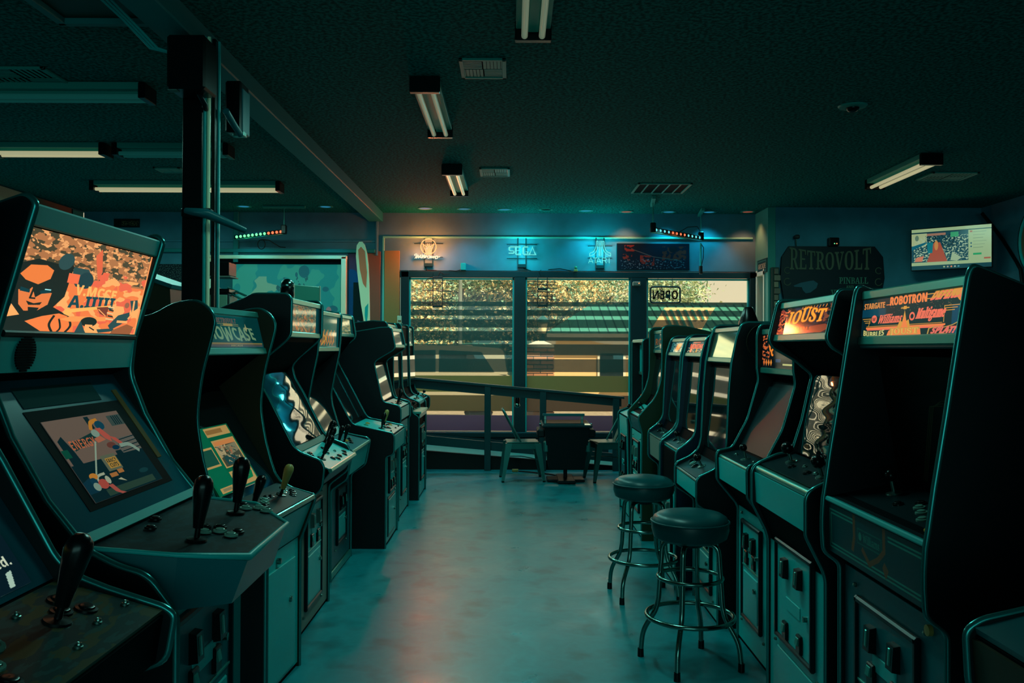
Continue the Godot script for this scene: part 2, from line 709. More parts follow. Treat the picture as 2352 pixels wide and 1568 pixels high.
func shell() -> void:
	struct_(bx("floor", Vector3(0.1, -0.1, -3.5), Vector3(12.6, 0.2, 17.4), M.floor_paint, self, 0.0))
	struct_(bx("ceiling", Vector3(0.1, TOP + 0.1, -3.5), Vector3(12.6, 0.2, 17.4), M.ceiling_paint, self, 0.0))
	struct_(bx("wall_left", Vector3(-6.07, 1.7, -3.5), Vector3(0.2, 3.4, 17.2), M.wall_paint, self, 0.0))
	struct_(bx("wall_right", Vector3(6.3, 1.7, -3.25), Vector3(0.2, 3.4, 16.7), M.wall_paint, self, 0.0))
	# the wall right of the street windows stands forward of them
	struct_(bx("wall_far_right", Vector3(4.86, 1.7, -11.6), Vector3(2.76, 3.4, 0.2), M.wall_paint, self, 0.0))
	# its return, with a door beside the windows
	var ret := sh()
	ret.box(Vector3(3.43, 2.99, -11.9), Vector3(0.1, 0.82, 0.79), 0.0)
	ret.box(Vector3(3.43, 1.29, -11.56), Vector3(0.1, 2.58, 0.13), 0.0)
	ret.box(Vector3(3.43, 1.29, -12.16), Vector3(0.1, 2.58, 0.27), 0.0)
	struct_(put("wall_return", ret, M.wall_side_paint))
	var dr := Node3D.new()
	dr.name = "door_1"
	add_child(dr)
	struct_(dr)
	var fr := sh()
	fr.box(Vector3(3.40, 1.30, -11.66), Vector3(0.07, 2.6, 0.06), 0.004)
	fr.box(Vector3(3.40, 1.30, -12.0), Vector3(0.07, 2.6, 0.06), 0.004)
	fr.box(Vector3(3.40, 2.55, -11.83), Vector3(0.07, 0.06, 0.4), 0.004)
	put("door_frame", fr, M.white_paint, dr)
	bx("pane", Vector3(3.43, 1.27, -11.83), Vector3(0.012, 2.5, 0.28), M.pane, dr, 0.0)
	var hd := sh()
	hd.tube([Vector3(3.37, 0.95, -11.72), Vector3(3.33, 0.95, -11.72), Vector3(3.33, 1.2, -11.72), Vector3(3.37, 1.2, -11.72)], 0.012)
	put("door_handle", hd, M.steel, dr)
	# unseen rear wall behind the viewer, opening made for the teal fill
	var rw := sh()
	rw.box(Vector3(-4.5, 1.7, 5.1), Vector3(3.0, 3.4, 0.2), 0.0)
	rw.box(Vector3(5.3, 1.7, 5.1), Vector3(2.2, 3.4, 0.2), 0.0)
	rw.box(Vector3(0.6, 0.4, 5.1), Vector3(7.2, 0.8, 0.2), 0.0)
	rw.box(Vector3(0.6, 3.2, 5.1), Vector3(7.2, 0.4, 0.2), 0.0)
	struct_(put("wall_rear", rw, M.wall_paint))
	# street wall: above, left and below the windows
	var bw := sh()
	bw.box(Vector3(-1.28, 3.0, BACK - 0.1), Vector3(9.36, 0.8, 0.2), 0.0)
	bw.box(Vector3(-3.77, 1.3, BACK - 0.1), Vector3(4.4, 2.62, 0.2), 0.0)
	bw.box(Vector3(0.92, 0.13, BACK - 0.1), Vector3(5.0, 0.3, 0.2), 0.0)
	struct_(put("wall_far", bw, M.wall_paint))
	# raised trim round the sign band
	var tr := sh()
	tr.box(Vector3(0.77, 3.06, BACK + 0.012), Vector3(5.14, 0.028, 0.024), 0.004)
	tr.box(Vector3(-1.79, 1.55, BACK + 0.012), Vector3(0.028, 3.0, 0.024), 0.004)
	struct_(put("trim_1", tr, M.wall_trim_paint))
	var tr2 := sh()
	tr2.box(Vector3(-1.88, 3.1, BACK + 0.02), Vector3(0.03, 0.6, 0.04), 0.004)
	tr2.box(Vector3(-3.9, 3.0, BACK + 0.01), Vector3(4.0, 0.03, 0.03), 0.004)
	struct_(put("trim_2", tr2, M.wall_paint))
	var tr3 := sh()
	tr3.box(Vector3(-3.85, 2.86, BACK + 0.03), Vector3(3.9, 0.05, 0.08), 0.006)
	tr3.box(Vector3(-3.83, 3.05, BACK + 0.03), Vector3(0.07, 0.7, 0.07), 0.006)
	struct_(put("trim_3", tr3, M.beam_paint))
	# the long ceiling beam over the left cabinets
	var bm := sh()
	var a := Vector3(-1.90, TOP - 0.055, -12.1)
	var b := Vector3(-1.92, TOP - 0.055, 5.0)
	var d := b - a
	bm.box((a + b) / 2, Vector3(0.2, 0.14, d.length()), 0.008, Basis.looking_at(d.normalized()))
	struct_(put("beam", bm, M.beam_paint))
	# baseboards
	struct_(bx("baseboard_right", Vector3(6.19, 0.06, -3.2), Vector3(0.02, 0.12, 16.6), M.black_frame))
	struct_(bx("baseboard_left", Vector3(-5.96, 0.06, -3.5), Vector3(0.02, 0.12, 17.0), M.black_frame))
	# painted strips beside the windows
	struct_(bx("trim_4", Vector3(-1.67, 1.45, BACK + 0.015), Vector3(0.21, 2.84, 0.03), mat("strip_olive", Color8(122, 110, 62), 0.6), self, 0.003))
	struct_(bx("trim_5", Vector3(-1.95, 1.45, BACK + 0.015), Vector3(0.24, 2.82, 0.03), mat("strip_red", Color8(120, 74, 56), 0.6), self, 0.003))
	# brick pier at the door
	var pier := Node3D.new()
	pier.name = "trim_6"
	add_child(pier)
	struct_(pier)
	bx("mortar", Vector3(3.46, 1.3, -11.46), Vector3(0.09, 2.6, 0.06), mat("mortar", Color8(60, 66, 60), 0.9), pier, 0.0)
	var bricks := []
	for i in 3:
		bricks.append(mat("brick_%s" % ["light", "middle", "dark"][i], [Color8(150, 126, 104), Color8(130, 108, 92), Color8(112, 96, 84)][i], 0.85))
	for k in 30:
		var w := 0.078 if k % 2 == 0 else 0.05
		bx("brick", Vector3(3.44 + w / 2, 0.05 + k * 0.086, -11.43), Vector3(w, 0.072, 0.05), bricks[(k * 7) % 3], pier, 0.005)

# ---------------------------------------------------------------- street windows

func window_wall() -> void:
	# frames
	var z := BACK - 0.05
	var head := sh()
	head.box(Vector3(0.92, 2.545, z), Vector3(4.96, 0.085, 0.16), 0.006)
	head.box(Vector3(-1.49, 1.4, z), Vector3(0.11, 2.4, 0.16), 0.006)
	head.box(Vector3(3.34, 1.4, z), Vector3(0.09, 2.4, 0.16), 0.006)
	head.box(Vector3(0.106, 1.37, z), Vector3(0.155, 2.3, 0.16), 0.006)
	head.box(Vector3(1.755, 1.37, z), Vector3(0.22, 2.3, 0.16), 0.006)
	head.box(Vector3(0.92, 0.33, z + 0.04), Vector3(4.96, 0.07, 0.24), 0.006)
	struct_(put("trim_7", head, M.black_frame))
	var spans := [[-1.435, 0.028], [0.184, 1.645], [1.865, 3.295]]
	var bands := [[692.4, 702.8], [711.2, 724.7], [733.0, 752.0], [760.0, 782.0], [790.0, 815.0], [824.0, 854.0]]
	for i in 3:
		var w := Node3D.new()
		w.name = "window_%d" % (i + 1)
		add_child(w)
		struct_(w)
		var x0: float = spans[i][0]
		var x1: float = spans[i][1]
		var xc := (x0 + x1) / 2
		var ww := x1 - x0
		bx("pane", Vector3(xc, 1.43, z), Vector3(ww, 2.14, 0.01), M.pane, w, 0.0)
		var f := sh()
		f.box(Vector3(x0 + 0.012, 1.43, z + 0.03), Vector3(0.024, 2.16, 0.05), 0.003)
		f.box(Vector3(x1 - 0.012, 1.43, z + 0.03), Vector3(0.024, 2.16, 0.05), 0.003)
		f.box(Vector3(xc, 2.485, z + 0.03), Vector3(ww, 0.024, 0.05), 0.003)
		put("window_frame", f, M.panel_teal, w)
		for b in bands:
			var y1: float = 1.52 - (b[0] - 800.0) * 0.00605
			var y0: float = 1.52 - (b[1] - 800.0) * 0.00605
			bx("film_band", Vector3(xc, (y0 + y1) / 2, z + 0.012), Vector3(ww - 0.03, y1 - y0, 0.003), M.band_film, w, 0.0)
		var low := [[1.14, 0.915, M.band_olive if i != 1 else M.band_olive], [0.868, 0.648, M.band_brown if i == 0 else M.band_red], [0.59, 0.375, M.band_purple]]
		for b in low:
			bx("colour_band", Vector3(xc, (b[0] + b[1]) / 2, z + 0.02), Vector3(ww - 0.02, b[0] - b[1], 0.004), b[2], w, 0.0)
	# unlit neon signs on their wire grids, seen from behind
	dead_sign(Vector3(-1.03, 2.30, BACK + 0.06), 0.42, [0.13, 0.02, -0.15], "unlit neon sign on a wire grid in the leftmost window", 1)
	dead_sign(Vector3(0.42, 2.31, BACK + 0.06), 0.42, [0.14, 0.1, 0.05, 0.0, -0.06, -0.1, -0.15], "unlit neon sign of many wires in the middle window", 2)
	# the OPEN sign faces the street
	var op := thing("open_sign", "open sign in a rounded frame, seen from behind in the right window", "sign", Vector3(2.12, 2.27, BACK + 0.05))
	var ring := sh()
	var path := []
	for c in [[0.17, 0.075, 0.0], [-0.17, 0.075, 90.0], [-0.17, -0.075, 180.0], [0.17, -0.075, 270.0]]:
		for k in 5:
			var t := deg_to_rad(c[2] + k * 22.5)
			path.append(Vector3(c[0] + cos(t) * 0.035, c[1] + sin(t) * 0.035, 0))
	ring.tube(path, 0.012, 8, true)
	put("frame", ring, M.black_frame, op)
	var word := letter_shape("OPEN", 0.35, 0.125, 0.02)
	var wn := put("lettering", word, M.black_frame, op)
	wn.rotation.y = PI
	var back_bar := sh()
	back_bar.box(Vector3(0.035, -0.02, 0.004), Vector3(0.06, 0.05, 0.012), 0.002)
	put("hanger", sh().tube([Vector3(0.1, 0.11, 0), Vector3(0.1, 0.24, -0.02)], 0.003, 5), M.black_frame, op)
	put("hanger", sh().tube([Vector3(-0.1, 0.11, 0), Vector3(-0.1, 0.24, -0.02)], 0.003, 5), M.black_frame, op)
	put("backing", back_bar, M.black_frame, op)

func dead_sign(at: Vector3, w: float, rows: Array, label: String, kind: int) -> void:
	var o := thing("neon_sign", label, "neon sign", at)
	var g := sh()
	for x in [-0.065, 0.065]:
		g.tube([Vector3(x, 0.26 if kind == 1 else 0.22, 0), Vector3(x, -0.22, 0)], 0.006, 6)
	for y in rows:
		g.tube([Vector3(-w / 2, y, 0.008), Vector3(w / 2, y - 0.012, 0.008)], 0.005, 6)
	put("wire_grid", g, M.black_frame, o)
	bx("transformer", Vector3(0, -0.2, 0.01), Vector3(0.14, 0.03, 0.04), M.black_frame, o)
	bx("transformer", Vector3(0, 0.19 if kind == 1 else 0.03, 0.01), Vector3(0.14, 0.03, 0.04), M.black_frame, o)
	var c := sh()
	if kind == 1:
		c.tube(arc3(Vector3(-0.09, 0.11, -0.02), 0.085, Vector3.RIGHT, Vector3.UP, 0.9, 5.2), 0.004, 6)
		c.tube(arc3(Vector3(0.12, -0.02, -0.02), 0.09, Vector3.RIGHT, Vector3.UP, -2.4, 2.4), 0.004, 6)
		c.tube([Vector3(-0.17, -0.12, -0.02), Vector3(-0.1, -0.08, -0.02), Vector3(-0.13, -0.19, -0.02), Vector3(0, -0.05, -0.02), Vector3(-0.02, -0.16, -0.02), Vector3(0.08, -0.02, -0.02), Vector3(0.06, -0.14, -0.02), Vector3(0.17, -0.1, -0.02)], 0.004, 6)
	else:
		for k in 4:
			var y := 0.1 - k * 0.075
			c.tube([Vector3(-0.16, y - 0.03, -0.02), Vector3(-0.1, y + 0.04, -0.02), Vector3(-0.06, y - 0.03, -0.02), Vector3(0.0, y + 0.04, -0.02), Vector3(0.03, y - 0.03, -0.02), Vector3(0.09, y + 0.04, -0.02), Vector3(0.12, y - 0.03, -0.02), Vector3(0.17, y + 0.02, -0.02)], 0.004, 6)
	put("neon_tube", c, M.neon_off, o)
	var cord := sh()
	cord.tube([Vector3(0, 0.2, 0), Vector3(0.03, 0.27, 0), Vector3(0.1, 0.24, 0.01), Vector3(0.16, 0.25, 0.01)] if kind == 1 else [Vector3(-0.02, 0.2, 0), Vector3(-0.05, 0.27, 0), Vector3(-0.02, 0.3, 0)], 0.004, 5)
	put("cord", cord, M.cable, o)

# ---------------------------------------------------------------- outside

func street() -> void:
	var road := mat("road", Color8(150, 140, 118), 0.9)
	world_noise(road, noise_tex(31, 0.05, [[0.0, 1.0], [grey(0.8), grey(1.0)]], 256), 0.4)
	struct_(bx("ground", Vector3(0, -0.35, -60), Vector3(140, 0.3, 95.6), road, self, 0.0))
	struct_(bx("sidewalk", Vector3(0, -0.15, -13.4), Vector3(40, 0.14, 2.3), mat("pavement", Color8(176, 164, 136), 0.9), self, 0.01))
	# brick pillar with a lantern
	var bp := thing("brick_pillar", "brick pillar with a white cap outside the middle window", "pillar", Vector3(0.48, -0.2, -15.0))
	bx("core", Vector3(0, 0.87, 0), Vector3(0.44, 1.74, 0.44), M.mortar, bp, 0.0)
	var cols := [mat("pillar_brick_a", Color8(150, 104, 72), 0.9), mat("pillar_brick_b", Color8(128, 88, 64), 0.9), mat("pillar_brick_c", Color8(170, 122, 84), 0.9)]
	for r in 24:
		for n in 2:
			var x := (-0.115 + 0.235 * n) if r % 2 == 0 else (-0.175 + 0.23 * n)
			var w: float = 0.225 if r % 2 == 0 else (0.11 if n == 0 else 0.225)
			if r % 2 == 1 and n == 1:
				x = 0.0
			bx("brick", Vector3(x, 0.04 + r * 0.072, 0.225), Vector3(w, 0.06, 0.03), cols[(r * 5 + n * 2) % 3], bp, 0.004)
			bx("brick", Vector3(0.225, 0.04 + r * 0.072, x), Vector3(0.03, 0.06, w), cols[(r * 3 + n) % 3], bp, 0.004)
		if r % 2 == 1:
			bx("brick", Vector3(0.18, 0.04 + r * 0.072, 0.225), Vector3(0.115, 0.06, 0.03), cols[r % 3], bp, 0.004)
	put("cap", sh().lathe([Vector2(0.33, 1.74), Vector2(0.33, 1.78), Vector2(0.1, 1.85), Vector2(0, 1.85)], Vector3.ZERO, 4, Basis(Vector3.UP, PI / 4)), M.white_paint, bp)
	var ln := thing("street_lantern", "carriage lantern standing on the brick pillar outside", "lantern", Vector3(0.53, 1.65, -15.0))
	put("stem", sh().lathe([Vector2(0.06, 0), Vector2(0.06, 0.03), Vector2(0.025, 0.05), Vector2(0.02, 0.1), Vector2(0.05, 0.13), Vector2(0, 0.13)], Vector3.ZERO, 10), M.black_frame, ln)
	put("glass_body", sh().lathe([Vector2(0.05, 0.13), Vector2(0.09, 0.33), Vector2(0, 0.33)], Vector3.ZERO, 6), mat("lantern_glass", Color8(220, 206, 160), 0.3), ln)
	put("hood", sh().lathe([Vector2(0.12, 0.33), Vector2(0.1, 0.37), Vector2(0.05, 0.42), Vector2(0.015, 0.44), Vector2(0.02, 0.47), Vector2(0, 0.5)], Vector3.ZERO, 6), M.gunmetal, ln)
	# low tan building with a ribbed green roof
	var tan_ := mat("tan_wall", Color8(200, 168, 118), 0.9)
	var green := mat("green_roof", Color8(44, 120, 104), 0.6)
	var a := thing("shop_building", "low tan building with a ribbed green metal roof across the street", "building", Vector3(6.2, -0.2, -28.0))
	bx("wall", Vector3(0, 1.1, -3), Vector3(9.8, 2.2, 6), tan_, a, 0.0)
	var rf := sh()
	rf.face([Vector3(-5.1, 2.2, 0.5), Vector3(5.1, 2.2, 0.5), Vector3(5.1, 3.3, -3), Vector3(-3.4, 3.3, -3)], Vector3(0, 1, 0.4))
	rf.face([Vector3(-5.1, 2.2, 0.5), Vector3(-3.4, 3.3, -3), Vector3(-5.1, 2.2, -6.4)], Vector3(-1, 1, 0))
	rf.face([Vector3(-5.1, 2.12, 0.5), Vector3(5.1, 2.12, 0.5), Vector3(5.1, 2.2, 0.5), Vector3(-5.1, 2.2, 0.5)], Vector3.BACK)
	rf.face([Vector3(-5.1, 2.12, 0.5), Vector3(5.1, 2.12, 0.5), Vector3(5.1, 2.12, 0.0), Vector3(-5.1, 2.12, 0.0)], Vector3.DOWN)
	var roof := put("roof", rf, green, a)
	var rib := sh().box(Vector3(0, 0, 0), Vector3(0.06, 0.07, 3.67), 0.0, Basis(Vector3.RIGHT, atan(1.1 / 3.5))).mesh()
	for i in 34:
		var x := -4.9 + i * 0.3
		var t := clampf((x + 5.1) / 1.7, 0.05, 1.0)
		if t < 1.0:
			var r2 := put("rib", sh().box(Vector3.ZERO, Vector3(0.06, 0.07, 3.67 * t), 0.0, Basis(Vector3.RIGHT, atan(1.1 / 3.5))), green, roof)
			r2.position = Vector3(x, 2.2 + 0.55 * t, 0.5 - 1.75 * t)
		else:
			var r1 := put_mesh("rib", rib, green, roof)
			r1.position = Vector3(x, 2.77, -1.25)
	bx("fascia", Vector3(0, 2.14, 0.52), Vector3(10.2, 0.12, 0.06), M.white_paint, a, 0.0)
	for x in [-3.0, 0.5]:
		var w := bx("window", Vector3(x, 1.1, 0.02), Vector3(0.9, 1.1, 0.06), M.white_paint, a, 0.0)
		bx("pane", Vector3(x, 1.1, 0.06), Vector3(0.74, 0.94, 0.02), M.screen_glass, w, 0.0)
	# slatted shade roof behind it, in the sun
	var b := thing("slat_canopy", "sunlit tan canopy with dark slanted slats across the street", "canopy", Vector3(4.2, -0.2, -26.0))
	var plate := sh()
	plate.prism(pv([-0.1, 2.2, 1.4, 2.2, 1.86, 2.96, 0.36, 2.96]), -0.1, 0.0)
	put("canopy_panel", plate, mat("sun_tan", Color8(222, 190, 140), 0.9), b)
	for i in 7:
		var x0 := 0.30 + i * 0.21
		var s := sh()
		s.prism(pv([x0 + 0.30, 2.22, x0 + 0.37, 2.22, x0 + 0.06, 2.9, x0 - 0.01, 2.9] if x0 + 0.37 < 1.4 else [x0 + 0.13, 2.6, x0 + 0.2, 2.6, x0 + 0.06, 2.9, x0 - 0.01, 2.9]), 0.0, 0.05)
		put("slat", s, green, b)
	for x in [0.0, 1.4]:
		bx("post", Vector3(x, 1.1, -0.05), Vector3(0.14, 2.2, 0.1), tan_, b, 0.0)
	var fs := thing("flat_roof_hall", "long flat-roofed hall behind the canopy across the street", "building", Vector3(11.5, -0.2, -40.0))
	bx("wall", Vector3(0, 1.75, 0), Vector3(13, 3.5, 5), tan_, fs, 0.0)
	bx("roof", Vector3(0, 3.6, 0), Vector3(13.6, 0.25, 5.6), mat("grey_roof", Color8(96, 112, 100), 0.9), fs, 0.02)
	# house far behind the trees
	var hs := thing("house", "dim teal row house far behind the trees", "building", Vector3(-4.5, -0.2, -48.0))
	bx("wall", Vector3(0, 1.3, 0), Vector3(18, 2.6, 5), mat("teal_wall", Color8(44, 100, 92), 0.9), hs, 0.0)
	put("roof", sh().prism(pv([-9.4, 2.6, 9.4, 2.6, 8.2, 3.7, -8.2, 3.7]), -3.0, 3.0), mat("dim_roof", Color8(70, 110, 98), 0.9), hs)
	for x in [-6.0, -3.0, -0.4, 2.0, 4.4, 7.0]:
		var w := bx("window", Vector3(x, 1.3, 2.52), Vector3(0.9, 1.2, 0.08), M.white_paint, hs, 0.0)
		bx("pane", Vector3(x, 1.3, 2.57), Vector3(0.74, 1.04, 0.02), M.screen_glass, w, 0.0)
	# street light
	var sl := thing("lamp_post", "plain grey lamp post in front of the trees", "lamp post", Vector3(-1.98, -0.2, -33.2))
	put("post", sh().lathe([Vector2(0.11, 0), Vector2(0.1, 0.4), Vector2(0.085, 0.45), Vector2(0.07, 6.5), Vector2(0, 6.5)], Vector3.ZERO, 10), M.panel_grey, sl)
	put("arm", sh().tube([Vector3(0, 6.4, 0), Vector3(0.3, 6.7, 0), Vector3(1.4, 6.8, 0)], 0.05), M.panel_grey, sl)
	# cars
	car("silver van parked outside the left window", Vector3(-2.15, -0.2, -20.5), PI / 2, 1.78, mat("van_paint", Color8(160, 158, 136), 0.25, 0.3), true)
	car("dark sedan seen from behind outside the left window", Vector3(-0.95, -0.2, -30.0), PI, 1.52, mat("sedan_paint", Color8(20, 44, 46), 0.2, 0.3), false)
	# trees
	var leaf := sh()
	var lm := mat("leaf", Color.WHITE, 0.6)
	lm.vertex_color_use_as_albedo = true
	lm.backlight_enabled = true
	lm.backlight = Color(0.5, 0.5, 0.4)
	for q in [[Vector3(0, -0.13, 0), Vector3(0.08, 0, 0.025), Vector3(0, 0.01, -0.01)], [Vector3(0.08, 0, 0.025), Vector3(0, 0.14, 0), Vector3(0, 0.01, -0.01)], [Vector3(0, 0.14, 0), Vector3(-0.08, 0, 0.025), Vector3(0, 0.01, -0.01)], [Vector3(-0.08, 0, 0.025), Vector3(0, -0.13, 0), Vector3(0, 0.01, -0.01)]]:
		leaf.face(q, Vector3.BACK)
	var leaf_mesh := leaf.mesh()
	leaf_mesh.surface_set_material(0, lm)
	var g := RandomNumberGenerator.new()
	g.seed = 77
	var spots := [[-6.8, -36, 6.5, 2.4, 0, "tree coloured sunlit gold at the left edge of the left window"], [-4.3, -34, 5.5, 2.0, 0, "tree coloured sunlit gold behind the silver van"], [-2.3, -37, 7.0, 2.2, 1, "dull green tree behind the lamp post"],
		[-0.3, -38, 7.2, 2.4, 2, "tree with pale lit leaves in the right half of the left window"], [1.4, -36, 6.8, 2.2, 0, "tree coloured sunlit gold behind the post between the windows"], [2.9, -40, 7.4, 2.4, 2, "broad pale-lit tree in the middle window"],
		[4.3, -44, 8.0, 2.6, 1, "dull green tree rising over the green roof"], [6.3, -37, 5.4, 2.2, 1, "green tree behind the open sign"], [-9.5, -40, 7, 2.6, 1, "green tree left of all windows, mostly hidden"]]
	var bark := mat("bark", Color8(70, 66, 50), 0.95)
	for s in spots:
		var o := thing("street_tree", s[5], "tree", Vector3(s[0], -0.2, s[1]), 0.0, "trees across the street")
		var h: float = s[2]
		var r: float = s[3]
		var tr := sh()
		tr.lathe([Vector2(0.22, 0), Vector2(0.17, h * 0.25), Vector2(0.12, h * 0.55), Vector2(0.03, h * 0.9)], Vector3.ZERO, 9)
		for i in 6:
			var an := TAU * i / 6 + g.randf()
			tr.tube([Vector3(0, h * 0.3 + 0.2 * i, 0), Vector3(cos(an) * r * 0.4, h * 0.45 + 0.2 * i, sin(an) * r * 0.4), Vector3(cos(an) * r * 0.8, h * 0.55 + 0.25 * i, sin(an) * r * 0.8)], 0.05, 6)
		put("trunk", tr, bark, o)
		var clumps := []
		for i in 26:
			var d := Vector3(g.randfn(), g.randfn() * 0.9, g.randfn()).normalized() * pow(g.randf(), 0.5)
			clumps.append(Vector3(d.x * r, h * 0.62 + d.y * h * 0.42, d.z * r))
		var mm := MultiMesh.new()
		mm.transform_format = MultiMesh.TRANSFORM_3D
		mm.use_colors = true
		mm.mesh = leaf_mesh
		mm.instance_count = 8000
		for i in 8000:
			var cl: Vector3 = clumps[g.randi() % clumps.size()]
			var p := cl + Vector3(g.randfn(), g.randfn(), g.randfn()) * r * 0.2
			p.y = maxf(p.y, 0.9)
			var b3 := Basis.from_euler(Vector3(g.randf() * TAU, g.randf() * TAU, g.randf() * TAU)).scaled(Vector3.ONE * g.randf_range(0.4, 0.85))
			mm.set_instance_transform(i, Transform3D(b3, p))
			var base: Color = [Color(0.72, 0.58, 0.30), Color(0.40, 0.50, 0.30), Color(0.74, 0.68, 0.44)][s[4]]  # sunlight is put into the golden and pale leaf tones
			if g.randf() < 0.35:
				base = Color(0.22, 0.42, 0.30)  # darker green for shaded leaves, mixed in
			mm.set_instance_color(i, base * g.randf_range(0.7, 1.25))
		var mi := MultiMeshInstance3D.new()
		mi.name = "crown"
		mi.multimesh = mm
		mi.set_meta("kind", "stuff")
		o.add_child(mi)

func car(label: String, at: Vector3, turn: float, high: float, paint: Material, van: bool) -> void:
	var o := thing("car", label, "car", at, turn)
	# side outline along z (front at -z), extruded across x
	var f := high / 1.5
	var body := [2.2, 0.3, 2.25, 0.62, 2.15, 0.88 * f, 1.9, 0.95 * f, 0.9, 0.97 * f, -1.2, 0.95 * f, -1.95, 0.82 * f, -2.15, 0.6, -2.15, 0.3]
	var cabin := [2.05, 0.95 * f, 1.5 if not van else 1.95, high - 0.06, 1.1, high, -0.2, high, -0.55, high - 0.05, -1.25, 0.95 * f]
	var x := Vector3.BACK
	put("body", sh().prism(fillet(pv(body), 0.12), -0.87, 0.87, Vector3.ZERO, x, Vector3.UP, Vector3.RIGHT), paint, o)
	put("cabin", sh().prism(fillet(pv(cabin), 0.15), -0.74, 0.74, Vector3.ZERO, x, Vector3.UP, Vector3.RIGHT), paint, o)
	var gl := sh()
	for s in [-1.0, 1.0]:
		gl.prism(pv([1.75, 1.0 * f, 1.45, high - 0.14, 0.5, high - 0.1, 0.5, 1.0 * f]), s * 0.74, s * 0.752, Vector3.ZERO, x, Vector3.UP, Vector3.RIGHT)
		gl.prism(pv([0.42, 1.0 * f, 0.42, high - 0.1, -0.4, high - 0.12, -1.0, 1.0 * f]), s * 0.74, s * 0.752, Vector3.ZERO, x, Vector3.UP, Vector3.RIGHT)
	gl.face([Vector3(-0.66, 1.0 * f, 2.04), Vector3(0.66, 1.0 * f, 2.04), Vector3(0.58, high - 0.12, 1.62 if not van else 1.99), Vector3(-0.58, high - 0.12, 1.62 if not van else 1.99)], Vector3.BACK)
	gl.face([Vector3(-0.66, 1.0 * f, -1.24), Vector3(0.66, 1.0 * f, -1.24), Vector3(0.58, high - 0.12, -0.66), Vector3(-0.58, high - 0.12, -0.66)], Vector3.FORWARD)
	put("windows", gl, M.screen_glass, o)
	for s in [-1.0, 1.0]:
		bx("tail_light", Vector3(s * 0.66, 0.72 * f, 2.23), Vector3(0.34, 0.14, 0.06), M.band_red, o, 0.02)
		bx("mirror", Vector3(s * 0.92, 1.0 * f, -0.85), Vector3(0.16, 0.12, 0.1), paint, o, 0.03)
		for z in [-1.35, 1.4]:
			put("wheel", sh().lathe([Vector2(0, -0.1), Vector2(0.2, -0.1), Vector2(0.22, -0.12), Vector2(0.31, -0.1), Vector2(0.33, -0.06), Vector2(0.33, 0.06), Vector2(0.31, 0.1), Vector2(0.22, 0.12), Vector2(0.2, 0.1), Vector2(0, 0.1)], Vector3(s * 0.78, 0.33, z), 18, Basis(Vector3.BACK, PI / 2)), M.black_plastic, o)
	bx("number_plate", Vector3(0, 0.62 * f, 2.24), Vector3(0.42, 0.15, 0.03), M.white_paint, o, 0.005)

# ---------------------------------------------------------------- on the ceiling

func tube_fill_light(label: String, at: Vector3, length: float, turn: float, group := "", energy := 17.0, tube := "lamp_tube") -> Node3D:
	var o := thing("fluorescent_light", label, "ceiling light", at, turn, group)
	bx("housing", Vector3(0, -0.025, 0), Vector3(0.20, 0.05, length), M.vent_paint, o)
	put("reflector", sh().prism(pv([-0.035, -0.05, 0.035, -0.05, 0.028, -0.075, -0.028, -0.075]), -length / 2 + 0.02, length / 2 - 0.02), M.vent_paint, o)
	for s in [-1.0, 1.0]:
		bx("end_cap", Vector3(0, -0.06, s * (length / 2 + 0.02)), Vector3(0.21, 0.11, 0.05), M.black_plastic, o)
		put("tube", sh().tube([Vector3(s * 0.05, -0.092, -length / 2 + 0.0), Vector3(s * 0.05, -0.092, length / 2 - 0.0)], 0.0185, 12), M[tube], o)
	var l := AreaLight3D.new()  # added teal fill for the room, stronger than the tube glow
	l.name = "tube_fill_light"
	l.area_size = Vector2(0.16, length)
	l.area_normalize_energy = false
	l.light_energy = energy
	l.light_color = Color8(150, 240, 222)
	l.area_range = 25.0
	l.shadow_enabled = true
	l.position = Vector3(0, -0.118, 0)
	l.rotation.x = -PI / 2
	o.add_child(l)
	return o

func vent(label: String, at: Vector3, size: Vector2, kind: int) -> void:
	var o := thing("ceiling_vent", label, "vent", at)
	var fr := sh()
	for s in [-1.0, 1.0]:
		fr.box(Vector3(s * (size.x / 2 - 0.014), -0.008, 0), Vector3(0.028, 0.016, size.y), 0.003)
		fr.box(Vector3(0, -0.008, s * (size.y / 2 - 0.014)), Vector3(size.x, 0.016, 0.028), 0.003)
	put("frame", fr, M.vent_paint, o)
	bx("backing", Vector3(0, -0.001, 0), Vector3(size.x - 0.03, 0.002, size.y - 0.03), M.cabinet_inner, o, 0.0)
	if kind == 0:
		for q in 4:
			var cx := (-1.0 if q % 2 == 0 else 1.0) * size.x * 0.23
			var cz := (-1.0 if q < 2 else 1.0) * size.y * 0.23
			for i in 6:
				var off := (i - 2.5) * 0.034
				var along_z := q == 0 or q == 3
				var p := Vector3(cx + (off * size.x / 0.45 if along_z else 0.0), -0.01, cz + (0.0 if along_z else off * size.y / 0.45))
				bx("slat", p, Vector3(0.02 if along_z else size.x * 0.42, 0.003, size.y * 0.42 if along_z else 0.02), M.vent_paint, o, 0.0).rotation = Vector3.ZERO
	else:
		for i in 4:
			bx("slat", Vector3(-size.x / 2 + size.x * (i + 1) / 5.0, -0.008, 0), Vector3(0.016, 0.012, size.y - 0.04), M.vent_paint, o, 0.002)

